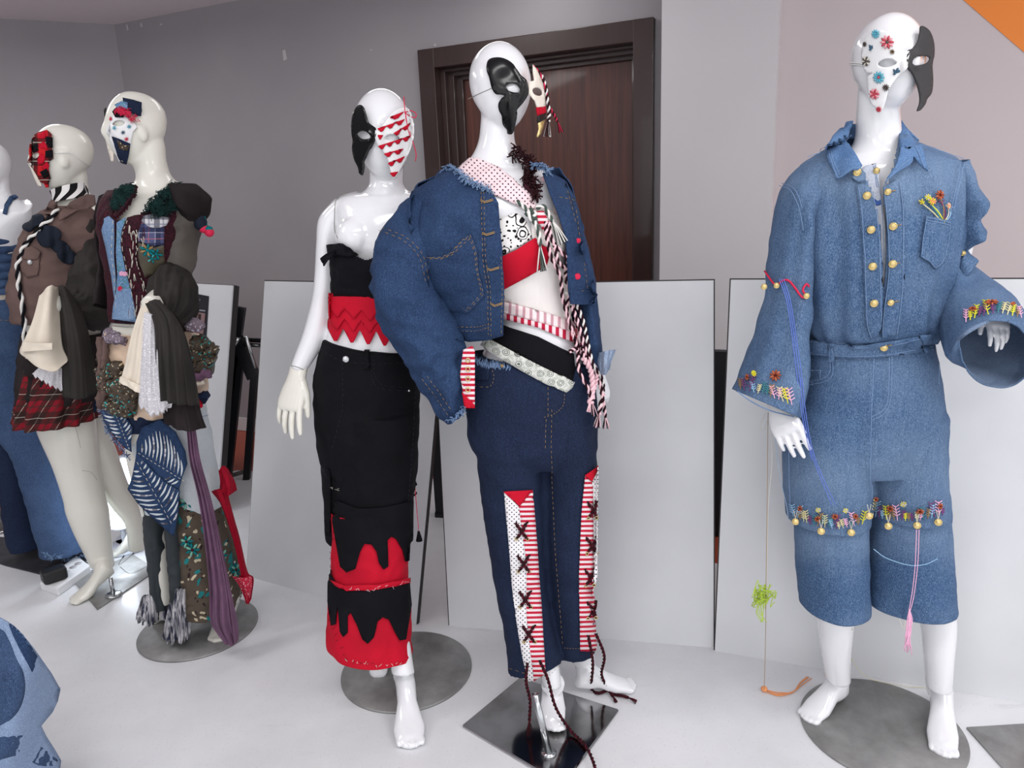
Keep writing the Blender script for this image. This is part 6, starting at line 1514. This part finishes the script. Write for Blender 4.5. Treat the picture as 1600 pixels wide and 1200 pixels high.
# slashed leaf panels
def slashed(name, ol, s, off, axis0, axis1, n, w=5.5, label=None):
    o = piece(name, ol, s, mDenD, rC, off, .003, 6, label=label); Pm = []
    a0, a1 = np.array(axis0, float), np.array(axis1, float); d = a1 - a0; L = np.linalg.norm(d); d /= L; nn = np.array([-d[1], d[0]])
    for sd in (-1, 1):
        for i in range(n):
            b = a0 + d * L * (i + .7) / n; ln = w * 8 * math.sin(PI * (i + 1.2) / (n + 1.6))
            for tr in range(6):
                pts = crv([b + nn * sd * 4, b + nn * sd * (4 + ln * .5) - d * ln * .22, b + nn * sd * (4 + ln) - d * ln * .62], 7)
                if all(inside(p, ol) for p in pts): break
                ln *= .78
            if all(inside(p, ol) for p in pts):
                L_ = []; R_ = []
                for k, p in enumerate(pts):
                    t = np.array(pts[min(k + 1, 6)]) - np.array(pts[max(k - 1, 0)]); t /= np.linalg.norm(t) + 1e-6; q = np.array([-t[1], t[0]]) * (1.5 * math.sin(PI * (k + .35) / 6.7))
                    L_.append(tuple(np.array(p) + q)); R_.append(tuple(np.array(p) - q))
                piece('slash_lining', L_ + R_[::-1], s, mPlaidW if i % 3 == 0 else mDenW, o, off + .004, .0012, 3)
    stitches('leaf_rib', [crv([tuple(a0), tuple((a0 + a1) / 2), tuple(a1)])], s, mThrW, o, .0010, off + .007)
    return o
MLL = Multi(sLL, sLG)
sDi = Fn(lambda x, y: W(x, y, YC - .135 + .00035 * abs(x - 245)))
slashed('slashed_leaf', [(222, 668), (250, 655), (275, 675), (290, 705), (293, 725), (285, 745), (280, 765), (262, 755), (240, 735), (222, 716), (214, 706), (214, 690)], sDi, 0, (216, 708), (288, 752), 13, label='slashed indigo denim leaf panel')
slashed('slashed_leaf', [(214, 706), (224, 718), (240, 736), (262, 756), (281, 766), (279, 800), (272, 838), (258, 826), (238, 808), (215, 785), (200, 764), (207, 745), (212, 720)], sDi, .003, (214, 722), (268, 818), 13)
slashed('slashed_strip', [(160, 642), (185, 640), (196, 650), (208, 668), (205, 690), (206, 706), (196, 700), (182, 685), (170, 670), (162, 655)], Fn(lambda x, y: W(x, y, YC - .12)), 0, (178, 640), (202, 702), 10, 4)
fray('frayed_edge', [(158, 642), (165, 668), (185, 695), (200, 715)], Fn(lambda x, y: W(x, y, YC - .118)), tw, 70, 6, mats=(mDenJ, mThrB), off=0)
piece('pale_patch', [(205, 640), (245, 640), (238, 668), (222, 672), (208, 660)], MLL, mDenW, tw, .006, .002, 6); piece('indigo_patch', [(212, 668), (240, 658), (262, 664), (240, 700), (225, 712), (216, 690)], MLL, mDenN, tw, .007, .002, 6)
# tube legs, tie-dye ruffles, floral flare
def tubeleg(name, secs, mat, seed, label=None, am=.005):
    v, f, u = loft(secs, YC, 80, 90, False, fold=folds(.003, (3, 5, 8), seed, 1.5, am, 9)); o = link(name, fixn(mesh_of(v, f, True, u)), mat, tw, label); solid(o, .002, 0); return Surf(v, f, YC)
mTie = NT('tie_dye_white_navy', .8); f_ = mTie.noise(mTie.mp(mTie.obj(), (40, 40, 10)), 1.0, 4, .6, 1.5); mTie.col(mTie.mix(mTie.ramp(f_, .42, .6), (38, 42, 66), (205, 204, 208))); mTie = mTie.m
s1 = tubeleg('mesh_leg', [(226, 262, 770, 0, .07), (233, 262, 850, 0, .06), (238, 262, 915, 0, .055), (240, 266, 945, 0, .055)], mGreyPants, 81, 'slate grey mesh left leg')
s2 = tubeleg('mesh_leg', [(255, 292, 760, -.02, .08), (264, 295, 850, -.02, .07), (270, 300, 910, -.02, .065), (272, 300, 945, -.02, .06)], mGreyPants, 82, 'slate grey mesh right leg')
s3 = tubeleg('tie_dye_panel', [(224, 236, 790, .03, .03), (250, 268, 850, .03, .04), (252, 272, 920, .03, .04), (256, 276, 960, .03, .04)], mTie, 83, 'white and navy tie-dyed panel')
s4 = tubeleg('floral_flare', [(268, 330, 765, .03, .09), (280, 352, 800, .03, .11), (284, 366, 860, .03, .12), (284, 376, 915, .03, .13), (290, 372, 940, .03, .13)], mFlor, 84, 'brown floral flared lower leg', .009)
for x, y, m in ((292, 785, mTeal), (293, 845, mTeal), (302, 858, mTeal), (366, 890, mTeal), (345, 868, mTeal)): flower(x, y, s4, .024, [m, plain('petal_mint', (120, 180, 160), .8), mThrK2], tw, .008, 'printed_flower', 7)
for k, (x0, x1, y0, y1, sd) in enumerate(((214, 250, 930, 972, 1), (256, 282, 940, 1000, 2), (262, 300, 920, 1000, 3))):
    Yk = YC - .03 - .02 * k
    drape('tie_dye_ruffle', [rw((x0 + 10, y0, Yk), ((x0 + x1) / 2, y0, Yk - .03), (x1 - 4, y0, Yk)), rw((x0 + 4, (y0 + y1) / 2, Yk - .01), ((x0 + x1) / 2, (y0 + y1) / 2, Yk - .05), (x1, (y0 + y1) / 2, Yk)), rw((x0, y1 - 4, Yk - .02), ((x0 + x1) / 2, y1 + 3, Yk - .06), (x1 - 4, y1 - 3, Yk - .01))], mTie, tw, .012, 4, 40, 40, seed=sd, wave=.008)
drape('plum_scarf', [rw((293, 672, YC - .13), (300, 670, YC - .14), (306, 673, YC - .13)), rw((298, 720, YC - .13), (306, 720, YC - .15), (314, 720, YC - .13)), rw((312, 780, YC - .13), (322, 780, YC - .15), (331, 780, YC - .13)), rw((322, 850, YC - .14), (335, 850, YC - .16), (347, 850, YC - .14)), rw((328, 920, YC - .15), (345, 920, YC - .18), (362, 925, YC - .15)), rw((330, 975, YC - .16), (348, 975, YC - .2), (372, 980, YC - .16)), rw((352, 1003, YC - .18), (362, 1008, YC - .2), (371, 1002, YC - .18))], mPlum, tw, .010, 3, 40, 110, seed=5, label='long plum chiffon scarf')
drape('red_scarf', [rw((330, 768, YC - .06), (342, 764, YC - .08), (356, 770, YC - .06)), rw((345, 790, YC - .06), (352, 792, YC - .09), (362, 795, YC - .06)), rw((362, 840, YC - .05), (368, 840, YC - .07), (374, 840, YC - .05)), rw((376, 895, YC - .04), (381, 895, YC - .06), (386, 893, YC - .04)), rw((374, 903, YC - .04), (384, 905, YC - .06), (396, 905, YC - .04)), rw((385, 940, YC - .05), (388, 944, YC - .06), (392, 936, YC - .05))], mRedC2, tw, .006, 2, 24, 80, seed=6, label='crimson scarf knotted at the knee')
drape('red_scarf_knot', [rw((342, 735, YC - .05), (348, 728, YC - .06), (356, 732, YC - .05)), rw((345, 752, YC - .05), (356, 752, YC - .09), (368, 752, YC - .05)), rw((344, 768, YC - .05), (356, 774, YC - .09), (370, 766, YC - .05))], mRedC2, tw, .008, 2, seed=8)
drape('red_lace_end', [rw((362, 900, YC - .05), (378, 903, YC - .07), (394, 900, YC - .05)), rw((374, 915, YC - .05), (384, 920, YC - .07), (394, 915, YC - .05)), rw((383, 935, YC - .05), (388, 942, YC - .06), (391, 934, YC - .05))], floral('red_lace', (190, 40, 66), [(226, 190, 196), (150, 14, 40)], 150, .3), tw, .003, 2, seed=9, wave=.004)
stitches('joint_seam', [[(176, 509), (196, 511), (208, 511)]], sBC, mSeam, rC, .0009, .0004, dash=False)
# mask
front = float((hc + hf * hH * .40)[1])
SCm = Fn(lambda x, y: sBC.at(x, y, .006) if x > 173 else W(x, y, front - .012 + .05 * ((x - 176) / 14.0)))
mC_ = [(172, 190), (178, 182), (186, 178), (196, 180), (206, 187), (212, 194), (215, 200), (208, 206), (206, 214), (204, 228), (200, 240), (196, 252), (190, 252), (186, 245), (180, 232), (172, 215), (165, 206), (168, 198)]
ma = piece('mask', mC_, SCm, mMaskW, rC, .0, .003, 3.5, holes=(smoothpoly([(178, 194), (184, 189), (192, 189), (196, 193), (190, 197), (182, 197)], 3),), label='white half-mask covered with fabric scraps')
piece('far_mask_half', [(166, 206), (171, 196), (174, 215), (178, 240), (178, 252), (175, 252), (170, 235), (165, 212)], Fn(lambda x, y: W(x, y, front + .02 + .002 * (178 - x))), mMaskWm, rC, 0, .003, 4)
piece('far_mask_rim', [(163, 172), (166, 168), (168, 180), (172, 192), (168, 190), (164, 182)], Fn(lambda x, y: W(x, y, front + .01)), mMaskB, rC, 0, .003, 4)
piece('denim_scrap', [(193, 155), (208, 158), (221, 162), (220, 182), (213, 182), (204, 176), (194, 168)], SCm, mDenN, ma, .006, .003, 4); piece('denim_scrap', [(177, 213), (186, 216), (204, 224), (202, 240), (199, 254), (189, 251), (184, 236)], SCm, mDenN, ma, .005, .003, 4)
piece('teal_scrap', [(181, 166), (192, 160), (200, 162), (200, 172), (190, 174)], SCm, mFlorD, ma, .009, .003, 4); piece('black_scrap', [(178, 176), (186, 167), (196, 170), (194, 184), (182, 184)], SCm, mBlk, ma, .008, .003, 4)
piece('camouflage_scrap', [(184, 218), (196, 226), (203, 226), (200, 234), (188, 232)], SCm, mFlorG, ma, .009, .002, 4)
ruffles('red_ruffle', [(185, 172), (195, 176), (205, 182), (214, 190)], SCm, 40, 4, mThrRed, ma, .014, .010)
for x, y, m in ((193, 207, cNavy), (198, 217, mThrRed), (175, 186, mThrRed), (180, 200, cTeal), (202, 198, cTeal)): flower(x, y, SCm, .006, [m, m], ma, .006, 'mask_flower', 7)
# ================================================================== mannequin with the plaid mask
YB = 2.68
rB = thing('mannequin', 'cream bare-legged mannequin with tartan mask, striped choker, brown jacket and short plaid skirt', 'mannequin', G(180, 905), 'dressed display mannequins')
hp, hc, hf, hr, hu, hH = head(98, 194, 297, YB - .02, -1.12, -.12, lat=.34, dep=.43, ears=True)
parts = hp + bodyparts([
    [(92, 126, 250, .038), (88, 134, 272, .043), (90, 136, 295, .045), (92, 142, 318, .05), (80, 155, 332, .06)],
    [(85, 150, 320, .05), (50, 168, 345, .08), (38, 168, 390, .105), (42, 162, 440, .10), (45, 160, 490, .095), (45, 150, 540, .10), (50, 142, 600, .10), (60, 138, 650, .09)],
    [(58, 145, 620, .095), (61, 146, 665, .09), (86, 152, 725, .078), (101, 161, 775, .065), (106, 168, 800, .064), (120, 172, 835, .055), (134, 175, 865, .042), (143, 179, 886, .034)],
    [(110, 140, 620, .08, .08), (128, 158, 670, .09, .075), (147, 176, 705, .10, .062), (163, 200, 764, .12, .055), (178, 217, 790, .13, .052), (196, 224, 814, .135, .042), (201, 227, 845, .14, .034), (203, 227, 858, .14, .034)]], YB)
hB_, tB_ = G(186, 893), G(112, 944); hB_ = G(182, 915)
parts += foot(hB_, tB_, .040, .055, W(160, 885, hB_[1]), .036)
h2 = G(218, 860); t2 = G(178, 868); parts += foot(h2, t2, .036, .03, W(214, 856, h2[1]), .034)
bodyB = link('body', remesh(parts, .0055, 5), mCream, rB); sBB = bsurf(bodyB, YB - .1)
stitches('scratch', [crv([(112, 655), (120, 675), (126, 700)]), crv([(128, 735), (142, 738), (152, 750)])], sBB, mSeam, rB, .0005, .0003, dash=False)
mb = MB(); q = [G(112, 905), G(208, 868), G(246, 892), G(152, 954)]; mb.add(*prism([p + np.array([0, 0, 0]) for p in q], (0, 0, .006))); mb.build('base_plate', mSteel, rB, 'square steel base plate', smooth=False)
c = G(178, 932); mb = MB(); mb.add(*disc(c + np.array([0, 0, .006]), .03, .006, 32, bev=.002)); mb.add(*tube([c + np.array([0, 0, .01]), c + np.array([0, 0, .08])], .0075, 12)); mb.build('support_rod', mChrome, rB)
# jacket
JB = [(88, 148, 322, .06), (62, 160, 335, .10), (42, 170, 365, .13), (26, 172, 410, .14), (20, 174, 455, .14), (22, 170, 500, .13)]
v, f, u = loft(JB, YB, 120, 90, False, fold=folds(.004, (3, 5, 8), 91, 1.5, .009, 8)); jb = link('brown_jacket', fixn(mesh_of(v, f, True, u)), mBrown, rB, 'brown corduroy jacket with navy petals'); solid(jb, .003, 0); sJB = Surf(v, f, YB - .12)
CL = Fn(lambda x, y: W(x, y, min(sJB.at(x, y, .006)[1], YB - .07)))
piece('collar', [(136, 303), (148, 305), (150, 320), (140, 326), (120, 330), (100, 342), (92, 345), (95, 332), (108, 318), (125, 308)], CL, mBrown, jb, .01, .004, 4); piece('collar', [(82, 312), (90, 318), (88, 330), (80, 336), (68, 335), (74, 322)], CL, mBrown, jb, .01, .004, 4)
piece('chest_pocket', [(34, 398), (52, 396), (64, 402), (60, 430), (44, 434), (33, 420)], sJB, mBrown, jb, .004, .003, 5); piece('pocket_flap', [(36, 388), (54, 386), (66, 394), (62, 405), (48, 408), (34, 404)], sJB, mBrown, jb, .008, .003, 5); button(50, 410, sJB, mSilver, jb, .008, .013)
for ol in ([(41, 355), (52, 344), (66, 336), (70, 345), (60, 356), (46, 363)], [(60, 368), (70, 356), (86, 355), (96, 364), (92, 378), (80, 386), (66, 384)], [(76, 378), (92, 374), (106, 382), (110, 392), (100, 398), (84, 392)], [(90, 398), (100, 388), (114, 392), (118, 402), (112, 413), (98, 410)]):
    piece('navy_petal', smoothpoly(ol, 3), sJB, mNavyF, jb, .008, .004, 4, bump=lambda x, y: .006 * math.sin(x * .35))
lp = crv([(92, 330), (80, 345), (62, 362), (46, 380), (36, 398), (31, 420), (33, 450), (38, 480), (38, 520), (42, 560)], 60)
P = [sJB.at(x, y, .012) if y < 495 else W(x, y, YB - .15) for x, y in lp]; cord('striped_lacing', P, .008, [mRopeBW[0], mBlk], jb, 14, 'black and white striped lacing', .0)
o = piece('dark_opening', [(83, 330), (92, 334), (76, 350), (58, 368), (44, 388), (42, 380), (60, 356)], sJB, mBlk, jb, .004, .002, 5)
v, f, u = loft([(82, 300, 131, 285, 0, .056), (86, 308, 134, 296, 0, .056), (88, 318, 140, 308, 0, .060)], YB - .01, 60, 20, False); ch = link('striped_choker', fixn(mesh_of(v, f, True, u)), mStripeBW, rB, 'black and white striped choker'); solid(ch, .003, 0)
# sleeve and hanging drapes
v, f, u = loft([(150, 345, 172, 350, .02, .08), (136, 400, 176, 395, 0, .10), (118, 440, 176, 440, -.06, .11), (98, 470, 172, 492, -.12, .10), (92, 456, 118, 492, -.2, .06)], YB, 90, 90, True, fold=folds(.004, (7, 11, 16), 92, 1.5, .009, 9)); sl_ = link('sleeve', fixn(mesh_of(v, f, True, u)), mGrey, rB, 'charcoal voile sleeve with drapes')
Yb = YB - .2
mb = MB(); mb.add(*tube([W(96, 470, Yb - .01), W(84, 478, Yb - .03), W(70, 486, Yb - .05)], [.030, .028, .026], 20)); mb.build('forearm', mCream, rB)
drape('cream_panel', [rw((62, 462, Yb - .04), (78, 446, Yb - .08), (92, 450, Yb - .02)), rw((52, 500, Yb - .05), (70, 500, Yb - .10), (94, 500, Yb - .04)), rw((40, 530, Yb - .05), (64, 536, Yb - .11), (98, 540, Yb - .05)), rw((33, 552, Yb - .05), (66, 572, Yb - .11), (106, 560, Yb - .05)), rw((60, 566, Yb - .06), (82, 581, Yb - .11), (104, 566, Yb - .06))], mCreamC, sl_, .005, 1, 30, 50, seed=3, label='cream cotton panel')
drape('cream_cuff', [rw((36, 534, Yb - .07), (60, 536, Yb - .12), (82, 536, Yb - .13)), rw((33, 550, Yb - .07), (58, 548, Yb - .12), (82, 546, Yb - .13))], mCreamC, sl_, .002, 1, seed=3, thick=.004)
drape('lace_panel', [rw((66, 570, Yb - .02), (82, 574, Yb - .05), (97, 575, Yb - .03)), rw((50, 585, Yb - .02), (75, 600, Yb - .05), (98, 612, Yb - .03))], mLace, sl_, .003, 2, seed=4, wave=.006)
drape('dark_drape', [rw((88, 452, Yb), (98, 446, Yb - .05), (116, 465, Yb)), rw((90, 500, Yb - .02), (112, 492, Yb - .08), (134, 500, Yb)), rw((94, 560, Yb - .02), (122, 556, Yb - .09), (148, 560, Yb)), rw((98, 620, Yb - .02), (126, 624, Yb - .08), (154, 612, Yb))], mGrey, sl_, .005, 3, 40, 50, seed=8, label='charcoal voile drape')
drape('far_flap', [rw((40, 565, YB - .14), (58, 572, YB - .16), (78, 580, YB - .15)), rw((37, 585, YB - .14), (52, 590, YB - .16), (70, 592, YB - .15))], mGreyB, sl_, .003, 1, seed=2)
# skirts
v, f, u = loft([(40, 158, 520, .12), (36, 160, 560, .135), (34, 160, 600, .145), (34, 158, 622, .15)], YB, 100, 40, False, fold=folds(.004, (6, 9), 95, 1, .007, 9)); o = link('dark_underskirt', fixn(mesh_of(v, f, True, u)), mGreyB, rB, 'black-brown underskirt layer'); solid(o, .003, 0)
v, f, u = loft([(42, 152, 570, .12), (37, 148, 610, .138), (34, 146, 640, -.0, .15), (33, 147, 655, -.0, .155)], YB - .02, 160, 50, False, fold=folds(.008, (12, 17), 96, .3, .003, 9, .4, 1.4)); o = link('plaid_skirt', fixn(mesh_of(v, f, True, u)), mPlaidR, rB, 'short pleated red tartan skirt'); solid(o, .002, 0)
v, f, u = loft([(120, 160, 500, .10), (128, 162, 560, .11), (140, 165, 610, .10), (142, 162, 640, .09)], YB + .04, 60, 40, True, fold=folds(.004, (4,), 97, 1, .006, 9)); link('navy_bustle', fixn(mesh_of(v, f, True, u)), mDenN, rB)
# mask
front = float((hc + hf * hH * .42)[1])
SBm = Fn(lambda x, y: sBB.at(x, y, .006) if x > 49 else W(x, y, front - .02 + .045 * ((x - 54) / 12.0)))
mBp = [(46, 226), (54, 214), (62, 209), (75, 205), (83, 212), (83, 232), (84, 248), (78, 252), (76, 262), (80, 278), (77, 285), (76, 293), (72, 293), (64, 280), (56, 266), (49, 255), (42, 253), (46, 246), (45, 236)]
ma = piece('mask', mBp, SBm, mPlaidR2, rB, 0, .003, 3.5, holes=(smoothpoly([(53, 244), (57, 239), (63, 240), (62, 245), (57, 248)], 3),), label='red and black tartan patchwork mask')
for ol in ([(62, 210), (72, 206), (74, 216), (64, 218)], [(62, 226), (70, 222), (76, 228), (74, 234), (64, 232)], [(60, 250), (66, 240), (72, 246), (70, 254), (62, 258)], [(66, 262), (74, 252), (78, 258), (76, 266)]): piece('red_scrap', ol, SBm, mRedC, ma, .004, .002, 4)
for ol in ([(50, 232), (60, 224), (62, 236), (52, 240)], [(72, 214), (83, 216), (83, 232), (74, 230)], [(72, 236), (83, 234), (83, 246), (72, 246)], [(64, 268), (74, 262), (78, 274), (70, 278)]): piece('black_scrap', ol, SBm, mBlk, ma, .004, .002, 4)
piece('far_mask_half', [(44, 256), (48, 262), (54, 278), (60, 290), (66, 291), (64, 284), (52, 264)], Fn(lambda x, y: W(x, y, front + .02)), mMaskWm, rB, 0, .003, 4)
stitches('mask_elastic', [crv([(85, 240), (100, 239), (112, 240), (125, 250), (140, 259)])], sBB, mStrap, rB, .0016, .002, dash=False)

# ================================================================== cropped mannequin at the left edge
YA = 2.95
rA = thing('mannequin', 'white mannequin cut off by the left edge in a ruched denim top and flared jeans', 'mannequin', G(10, 870), 'dressed display mannequins')
hp, hc, hf, hr, hu, hH = head(-28, 215, 315, YA - .02, -1.0, 0, lat=.34)
parts = hp + bodyparts([
    [(-35, 12, 275, .043), (-34, 14, 300, .045), (-40, 24, 312, .05), (-60, 36, 325, .07)],
    [(-50, 30, 312, .05), (-85, 48, 335, .08), (-90, 30, 370, .10), (-85, 18, 420, .09), (-85, 20, 460, .10), (-90, 30, 520, .11)],
    [(16, 325, 50, 322, 0, .05), (18, 362, 50, 350, .06, .048), (4, 385, 34, 380, .12, .044), (-14, 420, 14, 430, .15, .04), (-40, 470, -15, 480, .16, .03)],
    [(-60, 10, 490, .06), (-40, 20, 600, .02, .05), (12, 42, 700, .05, .03), (50, 78, 790, .02, .03), (62, 90, 838, -.0, .03)]], YA)
parts += foot(G(80, 846, .007), G(38, 856, .007), .036, .03)
bodyA = link('body', remesh(parts, .006, 5), mWhite, rA); sBA = bsurf(bodyA, YA - .1)
v, f, u = loft([(-95, 24, 340, .10), (-98, 22, 380, .115), (-95, 22, 420, .10), (-90, 24, 458, .10)], YA, 100, 120, False, fold=lambda th, vv, p: .010 * abs(math.sin(vv * 28 + .6 * math.sin(th * 2))) + crump(p, .006, 12, 3)); o = link('ruched_top', fixn(mesh_of(v, f, True, u)), mDenJ, rA, 'ruched denim bustier'); solid(o, .003, 0)
mb = MB(); P = [sBA.at(x, y, .004) for x, y in ((8, 334), (12, 320), (20, 310), (26, 306))]; 
piece('shoulder_strap', [(4, 334), (8, 320), (14, 309), (24, 304), (29, 308), (20, 314), (14, 324), (11, 336)], sBA, mDenJ, rA, .003, .004, 4, bump=lambda x, y: .003 * math.sin(y * .9))
v, f, u = loft([(-92, 21, 455, .108), (-92, 22, 468, .112)], YA, 60, 8, False); o = link('white_belt', fixn(mesh_of(v, f, True, u)), mCreamC, rA); solid(o, .004, 0)
J1 = [(-92, 26, 466, .115), (-95, 38, 500, .125), (-98, 44, 560, .13), (-95, 55, 620, .12), (-60, 60, 660, .10)]
J2 = [(-30, 56, 620, 0, .12), (-5, 66, 670, 0, .10), (25, 86, 720, -.02, .09), (45, 104, 770, -.04, .10), (62, 120, 820, -.06, .12), (75, 134, 862, -.08, .135)]
J3 = [(-100, 10, 620, 0, .12), (-90, 10, 700, 0, .10), (-95, 18, 800, 0, .12)]
J4 = [(-30, 40, 640, .06, .10), (-5, 45, 700, .06, .10), (10, 60, 760, .04, .11), (20, 75, 830, .03, .12), (26, 80, 846, .03, .12)]
jA, sJA = pants('flared_jeans', [J1, J2], YA, mDenJ, rA, .004, 8, 19, label='mid blue wide flared jeans')
v, f, u = loft(J4, YA, 80, 70, False, fold=folds(.002, (3,), 99, 1, .004, 8)); o = link('dark_leg', fixn(mesh_of(v, f, True, u)), mDenN, jA, 'navy trouser leg behind'); solid(o, .003, 0)
fray('frayed_hem', [(70, 866), (90, 872), (112, 874), (134, 866)], sJA, jA, 60, 6, mats=(mThrB, mDenL))
stitches('stitching', [[(0, 500), (36, 503)], [(45, 600), (70, 690), (100, 770), (128, 850)], [(50, 600), (74, 690), (104, 770), (131, 850)]], sJA, mThrG, jA, .0009, .004)
# ================================================================== garment in the lower left foreground
YH = 1.32
rH = thing('denim_garment', 'washed denim camouflage garment hem hanging in at the lower left corner', 'garment', (float(W(10, 1100, YH)[0]), YH, 0))
OH = [(-60, 950), (0, 964), (14, 972), (35, 990), (52, 1014), (66, 1035), (78, 1052), (92, 1077), (88, 1095), (80, 1112), (62, 1134), (70, 1150), (84, 1172), (93, 1188), (90, 1215), (88, 1300), (-60, 1310)]
hf_ = lambda x, y: W(x, y, YH + .05 + .16 * ((x + 10) / 100.0) ** 2 + .012 * math.sin(x * .06 + y * .02))
sH = Fn(hf_); bk_ = Fn(lambda x, y: W(x, y, YH + .34 - .12 * ((x + 10) / 100.0) ** 2))
o = piece('denim_skirt', OH, sH, denim('denim_pale_wash', (112, 132, 164), (140, 158, 186)), rH, 0, .004, 12, label='pale and navy pieced denim')
piece('back_panel', OH, bk_, mDenJ, rH, 0, .004, 20)
piece('navy_patch', smoothpoly([(-40, 980), (0, 982), (14, 1000), (26, 1030), (36, 1050), (38, 1080), (28, 1110), (6, 1130), (-40, 1140)], 4), sH, mDenJ, o, .004, .002, 8)
piece('navy_patch', smoothpoly([(14, 974), (36, 992), (64, 1036), (90, 1078), (80, 1108), (64, 1130), (62, 1100), (56, 1070), (44, 1040), (28, 1008)], 4), sH, mDenD, o, .004, .002, 6)
piece('navy_patch', smoothpoly([(-40, 1160), (20, 1150), (44, 1150), (60, 1164), (92, 1192), (60, 1196), (30, 1180), (-10, 1190), (-40, 1200)], 4), sH, mDenJ, o, .004, .002, 8)
v = [hf_(0, 1300)]
fray('frayed_edge', [(20, 975), (50, 1012), (78, 1052), (92, 1076), (80, 1108), (62, 1134), (80, 1165), (92, 1190)], sH, o, 70, 3, .0006, mats=(mThrB,), off=.002)
zb = min(p[2] for p in v); mb = MB(); cH = W(-40, 1200, YH); mb.add(*tube([(cH[0], YH, 0.01), (cH[0], YH, zb + .3)], .012, 12)); mb.build('support_pole', mChrome, rH)
mb = MB(); mb.add(*disc((cH[0], YH, 0), .17, .008, 64)); mb.build('base_plate', mSteel, rH)
